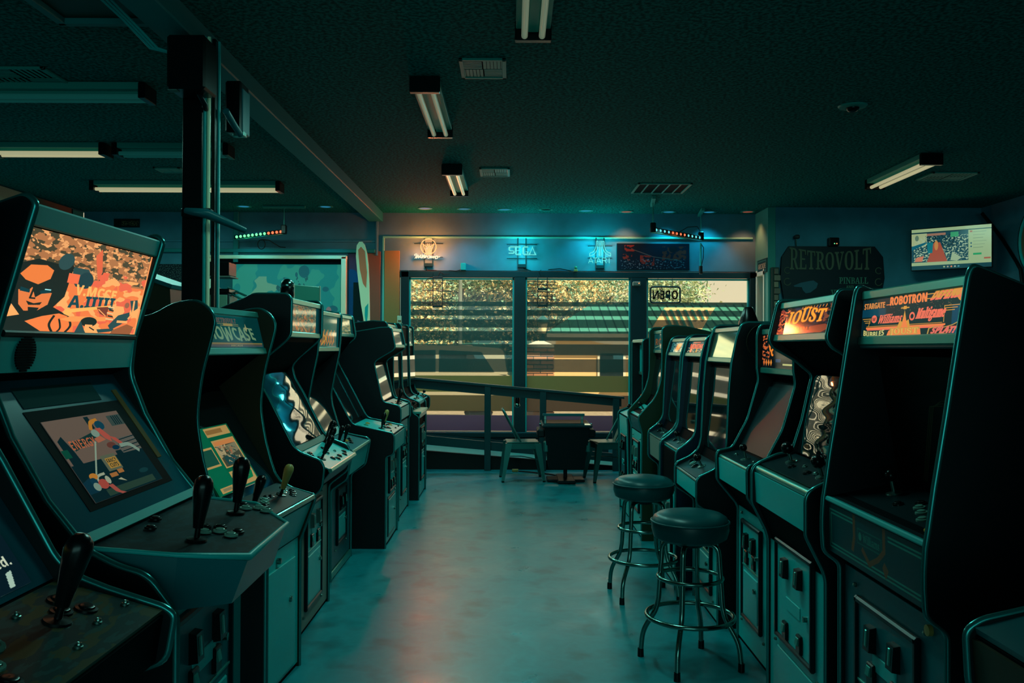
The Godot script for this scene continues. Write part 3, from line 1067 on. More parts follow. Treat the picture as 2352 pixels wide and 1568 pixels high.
func ceiling_things() -> void:
	var grp := "fluorescent lights on the ceiling"
	tube_fill_light("twin-tube ceiling light at the top edge above the aisle", Vector3(0.115, TOP, -4.35), 1.25, 0.0, grp, 17.0, "lamp_tube_dim")
	tube_fill_light("twin-tube ceiling light over the aisle, nearer of the two in line", Vector3(-0.61, TOP, -6.66), 1.25, 0.0, grp, 17.0, "lamp_tube_dim")
	tube_fill_light("twin-tube ceiling light over the aisle, farther one towards the windows", Vector3(-0.62, TOP, -9.5), 1.2, 0.0, grp)
	tube_fill_light("twin-tube ceiling light above the right corner screen", Vector3(4.0, TOP, -8.95), 1.25, 0.0, grp)
	tube_fill_light("dim long ceiling light at the upper left, nearest to the square hatch", Vector3(-3.85, TOP - 0.002, -6.25), 2.4, PI / 2, grp, 4.0, "lamp_tube_low")
	tube_fill_light("ceiling light left of the black post, left one of a pair end to end", Vector3(-4.29, TOP, -8.08), 0.98, PI / 2, grp)
	tube_fill_light("ceiling light crossing behind the black post, right one of a pair end to end", Vector3(-3.15, TOP, -8.08), 0.98, PI / 2, grp, 4.0, "lamp_tube_low")
	tube_fill_light("long bright ceiling light at the far left, behind the black post", Vector3(-3.7, TOP, -9.9), 2.06, PI / 2, grp)
	vent("square ceiling vent with four fields of slats, nearest above the aisle", Vector3(-0.2, TOP, -5.82), Vector2(0.31, 0.40), 0)
	vent("small ceiling vent with slats beside the farther aisle light", Vector3(-0.19, TOP, -9.25), Vector2(0.32, 0.42), 0)
	vent("wide ceiling grille of five fields before the street windows", Vector3(1.73, TOP, -10.15), Vector2(0.62, 0.62), 1)
	vent("dark ceiling vent at the left edge, above the dim long light", Vector3(-3.4, TOP, -6.05), Vector2(0.5, 0.45), 0)
	vent("tiny ceiling vent just left of the black post", Vector3(-3.62, TOP, -9.2), Vector2(0.28, 0.25), 0)
	vent("ceiling vent behind the right corner light", Vector3(4.68, TOP, -9.38), Vector2(0.5, 0.42), 0)
	# hatch
	var h := thing("ceiling_hatch", "square framed hatch in the ceiling at the upper left", "hatch", Vector3(-2.3, TOP, -4.55))
	var fr := sh()
	for s in [-1.0, 1.0]:
		fr.box(Vector3(s * 0.28, -0.02, 0), Vector3(0.05, 0.04, 0.86), 0.004)
		fr.box(Vector3(0, -0.02, s * 0.42), Vector3(0.6, 0.04, 0.05), 0.004)
	put("frame", fr, M.beam_paint, h)
	bx("hatch_panel", Vector3(0, -0.004, 0), Vector3(0.52, 0.008, 0.8), M.cabinet_brown, h, 0.0)
	# cables running to the post
	var cb := sh()
	for i in 3:
		cb.tube([Vector3(-2.14 - 0.03 * i, 3.385, -3.4), Vector3(-2.13 - 0.03 * i, 3.38, -4.3), Vector3(-2.08 - 0.02 * i, 3.30, -4.7), Vector3(-2.0 - 0.02 * i, 3.2, -4.88), Vector3(-1.925 - 0.006 * i, 3.18, -4.9)], 0.008, 6)
	tag(put("cable_bundle", cb, M.panel_teal), "pale cables along the ceiling to the speaker on the post", "cable")
	# round camera with a rough patch
	var cm := thing("dome_camera", "small dark dome on a rough patch of the right ceiling", "camera", Vector3(2.62, TOP, -6.7))
	put("base", sh().lathe([Vector2(0, 0), Vector2(0.11, 0), Vector2(0.10, -0.012), Vector2(0.07, -0.016), Vector2(0, -0.016)], Vector3.ZERO, 20), M.vent_paint, cm)
	put("dome", sh().ball(Vector3(0, -0.016, 0), 0.05, 16, 8, 0.7), M.black_plastic, cm)
	# recessed lights over the street wall
	var px := [[558, 475, 0], [746, 475, 0], [975, 478, 0], [1065, 479, 0], [1158, 480, 0], [1253, 480, 2], [1345, 482, 0], [1438, 484, 1], [1535, 484, 0], [1628, 484, 0], [1717, 483, 1]]
	var words_ := ["leftmost of all, above the green light bar", "second from the left, before the ceiling beam", "above the orange neon sign, right of the beam", "between the orange and the cyan lettered signs", "above and left of the cyan lettered sign", "the only dark one", "above the peak-shaped cyan sign", "red one above the dark wall poster", "between the two hanging rods of the right light bar", "right of the hanging rod, before the corner", "red one nearest to the white corner wall"]
	for i in px.size():
		var d: float = (TOP - 1.52) * 2000.0 / (800.0 - px[i][1])
		var o := thing("downlight", "small recessed ceiling light, " + words_[i], "downlight", Vector3((px[i][0] - 1176.0) * d / 2000.0, TOP, -d), 0.0, "recessed lights by the street wall")
		put("ring", sh().lathe([Vector2(0.10, 0), Vector2(0.10, -0.008), Vector2(0.085, -0.012), Vector2(0.07, -0.004), Vector2(0.07, 0.0)], Vector3.ZERO, 20), M.vent_paint, o)
		var kind: int = px[i][2]
		put("light_disc", sh().lathe([Vector2(0.07, -0.005), Vector2(0.0, -0.006)], Vector3.ZERO, 18), [M.downlight_blue, M.downlight_red, M.cabinet_inner][kind], o)
		if kind < 2:
			var l := SpotLight3D.new()
			l.name = "beam_light"
			l.light_color = Color8(40, 205, 235) if kind == 0 else Color8(255, 130, 90)
			l.light_energy = 0.8
			l.light_size = 0.06
			l.spot_angle = 50.0
			l.spot_angle_attenuation = 0.6
			l.spot_range = 12.0
			l.spot_attenuation = 2.0
			l.shadow_enabled = true
			l.position = Vector3(0, -0.03, 0)
			l.rotation.x = -PI / 2
			o.add_child(l)
	# light bars
	light_bar("right light bar with cyan and red points, hung by two rods before the street wall", Vector3(1.77, 3.02, -10.96), Vector3(2.57, 3.03, -11.86), [1, 1, 1, 1, 0, 0, 0, 0, 1, 1, 1, 1])
	light_bar("left light bar with green and red points, hung before the left of the street wall", Vector3(-3.76, 3.01, -11.8), Vector3(-3.02, 3.05, -11.5), [2, 2, 2, 2, 2, 2, 2, 2, 0, 0, 0, 0])
	var dl := thing("hanging_tube", "pale tube with a black end hanging below the right light bar", "hanging tube", Vector3(2.57, 2.965, -11.87))
	put("tube", sh().tube([Vector3(0, 0.0, 0), Vector3(0, -0.31, 0)], 0.013, 8), M.panel_teal, dl)
	put("black_end", sh().tube([Vector3(0, -0.31, 0), Vector3(0, -0.42, 0)], 0.026, 10), M.black_plastic, dl)
	put("cord", sh().tube([Vector3(0, 0.0, 0), Vector3(0.04, -0.06, 0), Vector3(0.035, -0.2, 0), Vector3(0.01, -0.31, 0)], 0.005, 6), M.cable, dl)

func light_bar(label: String, a: Vector3, b: Vector3, leds: Array) -> void:
	var o := thing("light_bar", label, "light bar", (a + b) / 2)
	var c := (a + b) / 2
	var d := (b - a)
	var bs := Basis.looking_at(d.normalized())
	put("bar_body", sh().box(Vector3.ZERO, Vector3(0.06, 0.06, d.length()), 0.006, bs), M.dark_metal, o)
	put("lower_edge", sh().box(Vector3(0, -0.035, 0.02), Vector3(0.05, 0.006, d.length()), 0.001, bs), M.metal_teal, o)
	for i in leds.size():
		var p := a.lerp(b, (i + 0.6) / (leds.size() + 0.2)) - c + Vector3(0.0, 0.0, 0.035)
		put("led_light", sh().ball(p, 0.019, 10, 6), [M.led_red, M.led_cyan, M.led_green][leds[i]], o)
	var red := leds.count(0)
	var other: int = leds.max()
	for k in 2:
		var l := OmniLight3D.new()
		l.name = "bar_glow_light"
		l.light_color = Color8(255, 110, 70) if k == 0 else (Color8(110, 230, 235) if other == 1 else Color8(110, 255, 150))
		l.light_energy = 0.008
		l.light_size = 0.05
		l.omni_range = 10.0
		l.omni_attenuation = 2.0
		l.shadow_enabled = true
		var t := (leds.find(0) + red / 2.0) / leds.size() if k == 0 else 0.2
		l.position = a.lerp(b, t) - c + Vector3(0, -0.02, 0.1)
		o.add_child(l, true)
	var ends := [a, b] if other == 1 else [b]
	for e in ends:
		var p: Vector3 = e - c
		put("hanging_rod", sh().tube([p, Vector3(p.x, TOP - 0.02 - c.y, p.z)], 0.007, 6), M.metal_teal, o)
		put("clamp", sh().box(p + Vector3(0, 0.03, 0), Vector3(0.07, 0.12, 0.07), 0.01), M.black_plastic, o)
		var rail := sh()
		if other == 1:
			rail.box(Vector3(p.x + 0.0, TOP - 0.02 - c.y, p.z), Vector3(0.045, 0.04, 0.62), 0.003, Basis(Vector3.UP, -0.12))
		else:
			rail.box(Vector3(p.x + 0.0, TOP - 0.02 - c.y, p.z), Vector3(0.56, 0.03, 0.05), 0.003)
		put("ceiling_rail", rail, M.vent_paint, o)
	if other == 2:
		put("cord", sh().tube(arc3(Vector3(0.03, -0.13, 0.0), 0.05, Vector3.RIGHT, Vector3(0, 1.25, 0), 1.6, 1.6 + TAU, 24) + [Vector3(0.1, -0.06, -0.1), Vector3(0.2, -0.13, -0.3), Vector3(0.24, -0.12, -0.42)], 0.006, 6), M.cable, o)
	else:
		put("cord", sh().tube([Vector3(0.02, 0.03, -0.05), Vector3(0.18, 0.13, -0.25), Vector3(0.34, 0.16, -0.4), Vector3(0.39, 0.1, -0.45)], 0.005, 6), M.cable, o)

# ---------------------------------------------------------------- on the walls

func neon(label: String, at: Vector3, parts: Array, bars: Array, light_col: Color, energy: float) -> Node3D:
	var o := thing("neon_sign", label, "neon sign", at)
	for q in parts:
		var s := sh()
		for line in q[1]:
			var path := []
			for i in range(0, line.size(), 2):
				path.append(Vector3(line[i], line[i + 1], 0.05))
			var closed: bool = path.size() > 3 and path[0].distance_to(path[path.size() - 1]) < 1e-4
			if closed:
				path.pop_back()
			s.tube(path, q[2], 7, closed)
		put("neon_tube", s, q[0], o)
	var g := sh()
	for b in bars:
		g.tube([Vector3(b[0], b[1], 0.022), Vector3(b[2], b[3], 0.022)], 0.006, 6)
	g.box(Vector3(0.0, -0.205, 0.02), Vector3(0.12, 0.05, 0.04), 0.004)
	put("wire_grid", g, M.black_frame, o)
	var l := OmniLight3D.new()
	l.name = "neon_light"
	l.light_color = light_col
	l.light_energy = energy
	l.light_size = 0.08
	l.omni_range = 12.0
	l.omni_attenuation = 2.0
	l.shadow_enabled = true
	l.position = Vector3(0, 0, 0.2)
	o.add_child(l)
	return o

func circle2(r: float, cx := 0.0, cy := 0.0, n := 32) -> Array:
	var out := []
	for i in n + 1:
		out.append(cx + cos(TAU * i / n) * r)
		out.append(cy + sin(TAU * i / n) * r)
	return out

# a smooth line through the given points
func curve2(a: Array, steps := 4) -> Array:
	return flat(spline(pv(a), steps))

func wall_things() -> void:
	var z := BACK + 0.004
	# orange badge over a white script
	var badge := [circle2(0.106, 0.0, 0.045),
		[-0.082, 0.088, -0.034, -0.028, 0.0, 0.052, 0.038, -0.024, 0.078, 0.088],
		curve2([-0.082, 0.088, -0.052, 0.06, -0.033, 0.046, -0.012, 0.062, -0.014, 0.088]), curve2([0.078, 0.088, 0.05, 0.06, 0.03, 0.046, 0.01, 0.062, 0.012, 0.088])]
	var script := [curve2([-0.185, -0.085, -0.19, -0.065, -0.165, -0.058, -0.155, -0.08, -0.175, -0.1, -0.188, -0.12]), curve2([-0.17, -0.075, -0.165, -0.115, -0.135, -0.075, -0.14, -0.115, -0.1, -0.065, -0.118, -0.11]),
		curve2([-0.112, -0.08, -0.102, -0.115, -0.075, -0.062, -0.085, -0.115, -0.052, -0.062, -0.062, -0.116, -0.03, -0.07, -0.045, -0.112, -0.015, -0.082]),
		curve2([0.02, -0.085, -0.005, -0.088, -0.01, -0.11, 0.01, -0.112, 0.024, -0.085, 0.024, -0.112, 0.045, -0.085, 0.045, -0.112, 0.068, -0.086, 0.066, -0.114, 0.09, -0.088, 0.092, -0.114, 0.115, -0.082, 0.125, -0.115, 0.09, -0.122]), curve2([0.115, -0.08, 0.14, -0.1, 0.165, -0.09])]
	neon("orange neon badge with a W above white script lettering, left on the street wall", Vector3(-1.162, 2.88, z), [[M.neon_orange, badge, 0.006], [M.neon_white, script, 0.006]],
		[[-0.2, 0.09, 0.2, 0.09], [-0.2, -0.1, 0.2, -0.1], [-0.055, 0.16, -0.055, -0.2], [0.055, 0.16, 0.055, -0.2]], Color8(255, 105, 50), 1.0)
	# cyan double-line lettering
	var sega := []
	for k in 2:
		var i := 0.012 * k
		sega.append([-0.075, 0.062 - i, -0.155 + i, 0.062 - i, -0.18 + i, 0.05 - i * 0.5, -0.18 + i, 0.01 + i * 0.3, -0.16, -0.002 + i * 0.3, -0.11, -0.002 + i * 0.3, -0.105 - i, -0.02, -0.115, -0.035 + i * 0.5, -0.185, -0.035 + i * 0.5])
		sega.append([-0.02, 0.062 - i, -0.075 + i, 0.062 - i, -0.092 + i, 0.045, -0.092 + i, -0.04, -0.075, -0.055 + i, -0.01, -0.055 + i])
		sega.append([0.085, 0.062 - i, 0.035 + i, 0.062 - i, 0.012 + i, 0.045, 0.012 + i, -0.04, 0.03, -0.055 + i, 0.085 - i, -0.055 + i, 0.085 - i, -0.01, 0.055, -0.01])
		sega.append([0.095 + i, -0.055 + i * 0.6, 0.145, 0.06 - i * 1.6, 0.195 - i, -0.055 + i * 0.6, 0.095 + i, -0.055 + i * 0.6])
	sega.append([-0.075, 0.005, -0.03, 0.005])
	neon("cyan neon lettering in outlined capitals, middle of the street wall", Vector3(0.133, 2.87, z), [[M.neon_cyan, sega, 0.0045]],
		[[-0.21, 0.09, 0.21, 0.09], [-0.21, -0.1, 0.21, -0.1], [-0.055, 0.18, -0.055, -0.18], [0.055, 0.18, 0.055, -0.18]], Color8(50, 235, 235), 0.26)
	# cyan peak over thin lettering
	var fuji := [[-0.012, 0.155, 0.012, 0.155, 0.012, -0.055, -0.012, -0.055, -0.012, 0.155],
		curve2([-0.032, 0.15, -0.036, 0.07, -0.06, 0.0, -0.1, -0.04, -0.145, -0.058]), curve2([-0.052, 0.15, -0.055, 0.09, -0.075, 0.03, -0.105, 0.0, -0.145, -0.018]), [-0.145, -0.058, -0.145, -0.018], [-0.032, 0.15, -0.052, 0.15],
		curve2([0.032, 0.15, 0.036, 0.07, 0.06, 0.0, 0.1, -0.04, 0.145, -0.058]), curve2([0.052, 0.15, 0.055, 0.09, 0.075, 0.03, 0.105, 0.0, 0.145, -0.018]), [0.145, -0.058, 0.145, -0.018], [0.032, 0.15, 0.052, 0.15]]
	var word := [[-0.16, -0.155, -0.13, -0.08, -0.098, -0.155], [-0.15, -0.132, -0.108, -0.132], [-0.095, -0.083, -0.04, -0.083], [-0.068, -0.083, -0.068, -0.155], [-0.052, -0.155, -0.02, -0.08, 0.012, -0.155], [-0.042, -0.132, 0.002, -0.132],
		[0.03, -0.155, 0.03, -0.083, 0.075, -0.083, 0.088, -0.1, 0.075, -0.118, 0.035, -0.118], [0.06, -0.118, 0.09, -0.155], [0.125, -0.083, 0.125, -0.155]]
	neon("cyan neon peak symbol above thin cyan lettering, right on the street wall", Vector3(1.216, 2.86, z), [[M.neon_cyan, fuji, 0.005], [M.neon_cyan, word, 0.0045]],
		[[-0.17, 0.085, 0.17, 0.085], [-0.17, -0.08, 0.17, -0.08], [-0.055, 0.2, -0.055, -0.22], [0.055, 0.2, 0.055, -0.22]], Color8(50, 235, 235), 0.26)
	# cords, box and a small ornament under the signs
	tag(put("cable", sh().tube([Vector3(-1.22, 2.665, z + 0.012), Vector3(-1.18, 2.6, z + 0.012), Vector3(-1.05, 2.6, z + 0.012)], 0.005, 6), M.cable), "thin dark cord under the orange neon badge", "cord")
	tag(put("cable", sh().tube([Vector3(0.15, 2.65, z + 0.012), Vector3(0.16, 2.63, z + 0.012), Vector3(0.26, 2.6, z + 0.012)], 0.005, 6), M.cable), "thin dark cord under the middle cyan neon sign", "cable")
	tag(put("cable", sh().tube([Vector3(0.5, 2.615, z + 0.012), Vector3(0.66, 2.63, z + 0.012), Vector3(0.82, 2.6, z + 0.012)], 0.006, 6), M.cable), "dark cord along the header left of the brass clip", "cord")
	var ob := thing("junction_box", "small pale box above the left street window", "junction box", Vector3(-0.68, 2.65, z))
	bx("cover", Vector3(0, 0, 0.03), Vector3(0.075, 0.1, 0.06), M.panel_teal, ob, 0.008)
	put("cord", sh().tube([Vector3(-0.03, -0.04, 0.04), Vector3(-0.1, -0.06, 0.03), Vector3(-0.2, -0.05, 0.02)], 0.005, 6), M.cable, ob)
	var orn := thing("sensor", "small dark sensor with a tiny lamp in the post of the street window", "sensor", Vector3(1.72, 2.42, BACK + 0.03))
	bx("body", Vector3(0, 0, 0.03), Vector3(0.11, 0.06, 0.06), M.panel_grey, orn, 0.01)
	put("lamp_dot", sh().ball(Vector3(0.03, 0.005, 0.062), 0.008, 8, 6), M.neon_orange, orn)
	var shelf := thing("cord_clip", "small brass clip holding cords above the middle window", "clip", Vector3(0.88, 2.605, z))
	bx("base", Vector3(0, 0, 0.03), Vector3(0.05, 0.03, 0.05), M.knob_wood, shelf)
	put("knob", sh().ball(Vector3(0, 0.04, 0.03), 0.022, 10, 6), M.button_green, shelf)
	# dark poster
	var p := Print.new(400, 146, Color8(8, 22, 34))
	for q in [[0.1, 0.05, 0.14, 0.25, 121], [0.08, 0.4, 0.13, 0.25, 122], [0.32, 0.45, 0.2, 0.4, 123], [0.63, 0.1, 0.33, 0.55, 124]]:
		p.blotch(q[4], 10.0, -0.05, Color8(92, 34, 30, 255), Rect2(q[0], q[1], q[2], q[3]))
	p.oval(0.78, 0.2, 0.06, 0.13, Color8(20, 20, 26))
	p.stroke([0.2, 0.2, 0.5, 0.5, 0.9, 0.66], 0.03, Color8(60, 60, 60))
	p.blotch(125, 24.0, 0.3, Color8(70, 84, 96, 255), Rect2(0.05, 0.6, 0.9, 0.38))
	poster("wall_poster", "dark wide poster with rust-red patches right of the peak sign", Vector3(1.955, 2.80, z), Vector2(1.01, 0.37), lit_print("poster_print", p.tex(), 0.0, 0.4), "poster")
	# big projection board at the left of the street wall
	var sc := thing("projection_screen", "large pale-framed board showing a spotted teal moon picture", "screen", Vector3(-3.25, 1.75, z))
	p = Print.new(512, 400, Color8(10, 128, 122))
	p.blotch(131, 3.0, 0.05, Color8(36, 146, 126, 255))
	p.blotch(132, 3.4, 0.22, Color8(90, 160, 130, 255), Rect2(0.1, 0.1, 0.6, 0.8))
	p.blotch(133, 16.0, 0.34, Color8(12, 84, 86, 255), Rect2(0.4, 0.1, 0.3, 0.3))
	for q in [[0.66, 0.06, 0.05, 0.05], [0.59, 0.085, 0.012, 0.02], [0.93, 0.36, 0.045, 0.03], [0.86, 0.2, 0.03, 0.02]]:
		p.oval(q[0], q[1], q[2], q[3], Color8(6, 92, 100))
	p.oval(0.65, 0.27, 0.03, 0.03, Color8(50, 96, 100))
	p.oval(0.89, 0.37, 0.025, 0.03, Color8(120, 110, 110))
	p.oval(0.895, 0.385, 0.02, 0.015, Color8(190, 190, 160))
	put("picture_screen", screen_quad(Vector3(0.12, 0.06, 0.02), Vector2(1.5, 1.74)), lit_print("moon_print", p.tex(), 0.55, 0.6), sc)
	var fr := sh()
	fr.box(Vector3(0.0, 1.02, 0.04), Vector3(1.92, 0.05, 0.08), 0.006)
	fr.box(Vector3(0.92, 0.0, 0.04), Vector3(0.07, 2.06, 0.08), 0.006)
	fr.box(Vector3(-0.94, 0.0, 0.04), Vector3(0.05, 2.06, 0.08), 0.006)
	put("frame", fr, M.tube_white, sc)
	bx("top_masking", Vector3(0.0, 0.965, 0.03), Vector3(1.8, 0.08, 0.03), M.cabinet_inner, sc, 0.0)
	bx("side_masking", Vector3(-0.78, 0.0, 0.015), Vector3(0.3, 1.9, 0.02), M.panel_dark, sc, 0.0)
	# painted board with a dark curling shape
	p = Print.new(256, 480, Color8(88, 60, 52))
	p.pl([0, 0, 0.45, 0, 0.42, 0.26, 0.3, 0.34, 0, 0.34], Color8(54, 56, 84))
	p.oval(0.1, 0.3, 0.3, 0.16, Color8(6, 70, 116))
	p.rect(0, 0.3, 0.16, 0.3, Color8(6, 66, 110))
	p.rect(0, 0.6, 0.2, 0.4, Color8(74, 62, 76))
	p.pl([0.16, 0.26, 0.42, 0.26, 0.5, 0.2, 0.62, 0.3, 0.62, 0.55, 0.5, 0.66, 0.44, 0.75, 0.5, 0.9, 0.7, 1.0, 0.14, 1.0], Color8(4, 30, 30))
	p.pl([0.3, 0.6, 0.52, 0.63, 0.42, 0.77, 0.22, 0.75], Color8(84, 80, 104))
	p.pl([0.36, 0.61, 0.42, 0.62, 0.4, 0.77, 0.34, 0.76], Color8(20, 104, 130))
	poster("painted_board", "painted board with a dark curling shape left of the street windows", Vector3(-2.06, 2.06, z), Vector2(0.44, 1.55), lit_print("board_print", p.tex(), 0.0, 0.6), "painting")
	# a leaning water ski
	var sk := thing("water_ski", "long pale water ski with an orange patch leaning behind the left machines", "ski", Vector3(-1.92, 0.0, -11.3))
	var sp := PackedVector2Array()
	for q in [[0.0, 0.62], [0.012, 0.62], [0.02, 1.1], [0.03, 1.55], [0.055, 1.95], [0.075, 2.35], [0.08, 2.6], [0.072, 2.75], [0.05, 2.86], [0.02, 2.905], [-0.02, 2.905]]:
		sp.append(Vector2(q[0], q[1]))
	for q in [[-0.055, 2.86], [-0.075, 2.72], [-0.07, 2.5], [-0.05, 2.1], [-0.025, 1.85], [-0.012, 1.55], [-0.018, 1.4], [-0.015, 0.62]]:
		sp.append(Vector2(q[0], q[1]))
	var ski := put("board", sh().prism(sp, -0.012, 0.012), M.tube_white, sk)
	ski.rotation.z = 0.07
	ski.position.x = 0.155
	put("orange_patch", sh().prism(pv([-0.04, 2.8, 0.0, 2.84, 0.045, 2.78, 0.055, 2.5, 0.03, 2.3, -0.005, 2.36, -0.035, 2.55]), 0.012, 0.015), M.strip_orange if M.has("strip_orange") else mat("strip_orange", Color8(230, 116, 84), 0.4), ski)
	put("teal_patch", sh().prism(pv([0.0, 2.05, 0.045, 2.1, 0.03, 1.95, 0.0, 1.8, -0.01, 1.95]), 0.012, 0.015), M.panel_teal, ski)
	bx("foot", Vector3(0.1, 0.466, 0), Vector3(0.06, 0.33, 0.03), M.tube_white, sk)
	# posters at the far left
	poster("wall_poster", "pale poster with grey loops, high on the left wall", Vector3(-5.955, 3.0, -10.2), Vector2(1.1, 0.78), lit_print("loops_print", loops(), 0.0, 0.6), "poster", PI / 2)
	poster("wall_panel", "rust-red panel high on the left wall", Vector3(-5.955, 3.22, -11.25), Vector2(0.95, 0.34), mat("rust_board", Color8(150, 84, 64), 0.7), "panel", PI / 2)
	poster("wall_panel", "small pale panel in the far left corner under the ceiling", Vector3(-5.955, 3.28, -11.9), Vector2(0.3, 0.2), M.wall_side_paint, "panel", PI / 2)
	p = Print.new(240, 80, Color8(16, 30, 32))
	p.blotch(141, 16.0, 0.1, Color8(120, 104, 70, 255), Rect2(0.3, 0.2, 0.68, 0.6))
	poster("wall_poster", "small dark strip poster on the far wall at the left", Vector3(-5.36, 3.24, z), Vector2(0.36, 0.12), lit_print("strip_print", p.tex(), 0.0, 0.5), "poster")
	p = Print.new(160, 80, Color8(12, 26, 34))
	p.blotch(142, 22.0, 0.2, Color8(90, 100, 96, 255))
	poster("wall_poster", "small dark picture on the far wall just left of the black post", Vector3(-4.72, 2.55, z), Vector2(0.42, 0.25), lit_print("small_print", p.tex(), 0.0, 0.5), "poster")
	# small sign at the door
	p = Print.new(200, 120, Color8(10, 66, 66))
	p.rect(0.04, 0.1, 0.92, 0.8, Color8(60, 120, 112))
	p.rect(0.06, 0.14, 0.88, 0.72, Color8(10, 56, 58))
	words(p, "ARCADE", 0.1, 0.3, 0.8, 0.4, Color8(170, 150, 120))
	poster("door_sign", "small teal ARCADE sign above the side door", Vector3(3.379, 2.64, -11.74), Vector2(0.44, 0.19), lit_print("door_sign_print", p.tex(), 0.0, 0.5), "sign", -PI / 2)
	# old carved sign
	var rs := thing("carved_sign", "large dark carved sign with worn circus lettering on the right wall", "sign", Vector3(4.22, 2.46, -11.5))
	var ol := pv([-0.58, 0.42, 0.55, 0.42, 0.66, 0.28, 0.68, 0.0, 0.62, -0.3, 0.5, -0.4, -0.5, -0.4, -0.64, -0.3, -0.69, 0.0, -0.67, 0.28])
	put("board", sh().prism(ol, 0.004, 0.05), M.sign_board if M.has("sign_board") else mat("sign_board", Color8(6, 22, 30), 0.5), rs)
	var worn := mat("worn_letters", Color8(86, 86, 68), 0.6)
	var hump := 8
	var w1 := put("lettering", letter_shape("RETROVOLT", 1.07, 0.30, 0.012, true, hump, 700), worn, rs)
	w1.position = Vector3(-0.04, 0.22, 0.05)
	var w2 := put("lettering", letter_shape("PINBALL", 0.38, 0.085, 0.008, true), mat("faint_letters", Color8(70, 110, 92), 0.6), rs)
	w2.position = Vector3(0.27, -0.03, 0.05)
	var w3 := put("lettering", letter_shape("AND", 0.10, 0.04, 0.008, true), M.faint_letters, rs)
	w3.position = Vector3(0.22, -0.115, 0.05)
	var w4 := put("lettering", letter_shape("VIDEO GAMES", 0.66, 0.085, 0.008, true), M.faint_letters, rs)
	w4.position = Vector3(0.3, -0.195, 0.05)
	put("pointing_hand", sh().prism(pv([-0.52, -0.1, -0.42, -0.06, -0.32, -0.04, -0.26, -0.03, -0.2, -0.07, -0.22, -0.13, -0.3, -0.19, -0.36, -0.2, -0.4, -0.16, -0.41, -0.12, -0.51, -0.115]), 0.05, 0.058), mat("faded_blue", Color8(44, 80, 92), 0.6), rs)
	var curl := sh()
	for s in [-1.0, 1.0]:
		curl.tube(arc3(Vector3(s * 0.6, 0.1, 0.052), 0.04, Vector3.RIGHT, Vector3.UP, 0.5, 5.5, 14), 0.006, 5)
		curl.tube(arc3(Vector3(s * 0.6, -0.05, 0.052), 0.045, Vector3.RIGHT, Vector3.UP, 1.0, 6.0, 14), 0.006, 5)
	put("scroll_ornament", curl, worn, rs)
	var bx1 := thing("signal_box", "small dark box with two tiny lamps on top of the carved sign", "box", Vector3(4.22, 2.88, -11.44))
	bx("body", Vector3(0, 0.055, 0), Vector3(0.13, 0.11, 0.09), M.black_plastic, bx1, 0.008)
	put("lamp_dot", sh().ball(Vector3(0.03, 0.03, 0.047), 0.007, 8, 6), M.neon_orange, bx1)
	put("lamp_dot", sh().ball(Vector3(0.0, 0.03, 0.047), 0.007, 8, 6), M.led_green, bx1)
	var cam := thing("wall_camera", "tiny wall camera above the left of the carved sign", "camera", Vector3(3.74, 3.0, -11.5))
	bx("body", Vector3(0, 0, 0.05), Vector3(0.06, 0.05, 0.1), M.black_plastic, cam, 0.01)
	put("bracket", sh().tube([Vector3(0, -0.02, 0.04), Vector3(0, -0.08, 0.03), Vector3(0.01, -0.12, 0.0)], 0.008, 6), M.steel, cam)
	# television
	var tv := thing("television", "wall television tilted in the right corner, showing the room and a list", "television", Vector3(5.50, 2.805, -10.92), -0.70)
	bx("casing", Vector3(0, 0, -0.02), Vector3(0.94, 0.54, 0.04), M.black_plastic, tv, 0.006)
	put("display_screen", screen_quad(Vector3(0, 0.0, 0.002), Vector2(0.92, 0.52)), lit_print("television_print", tv_print(), 0.75, 0.2), tv)
	put("wall_arm", sh().tube([Vector3(0, 0, -0.04), Vector3(0.1, 0, -0.2), Vector3(0.05, 0, -0.76)], 0.025, 8), M.black_plastic, tv)
	glow_panel(tv, Vector3(0, 0, 0.02), Vector2(0.9, 0.5), Color8(190, 215, 170), 0.12, 0.0)
	# round sign and a cable on the right wall
	var rd := thing("round_sign", "round wood-brown sign with a pale rim at the right edge", "sign", Vector3(6.19, 2.82, -10.15), -PI / 2)
	put("disc", sh().lathe([Vector2(0, 0), Vector2(0.40, 0), Vector2(0.40, 0.02), Vector2(0, 0.02)], Vector3.ZERO, 40, Basis(Vector3.RIGHT, PI / 2)), mat("round_brown", Color8(92, 82, 60), 0.6), rd)
	var rimp := arc3(Vector3(0, 0, 0.02), 0.42, Vector3.RIGHT, Vector3.UP, 0.0, TAU, 40)
	rimp.pop_back()
	put("rim", sh().tube(rimp, 0.022, 8, true), M.panel_teal, rd)
	put("outer_rim", sh().tube(arc3(Vector3(0, 0, 0.01), 0.455, Vector3.RIGHT, Vector3.UP, 0.0, TAU, 40), 0.02, 8), M.black_frame, rd)
	tag(put("wall_cable", sh().tube([Vector3(6.1, 3.3, -11.3), Vector3(6.18, 3.12, -11.2), Vector3(6.18, 2.9, -10.95), Vector3(6.18, 2.62, -10.68), Vector3(6.17, 2.5, -10.56), Vector3(6.17, 2.2, -10.5)], 0.022, 8), M.cable), "thick dark cable looping down the right wall beside the television", "cable")

func screen_quad(c: Vector3, s: Vector2) -> Shape:
	var q := sh()
	var x := Vector3(s.x / 2, 0, 0)
	var y := Vector3(0, s.y / 2, 0)
	q.face([c - x - y, c + x - y, c + x + y, c - x + y], Vector3.BACK, [Vector2(0, 1), Vector2(1, 1), Vector2(1, 0), Vector2(0, 0)])
	return q

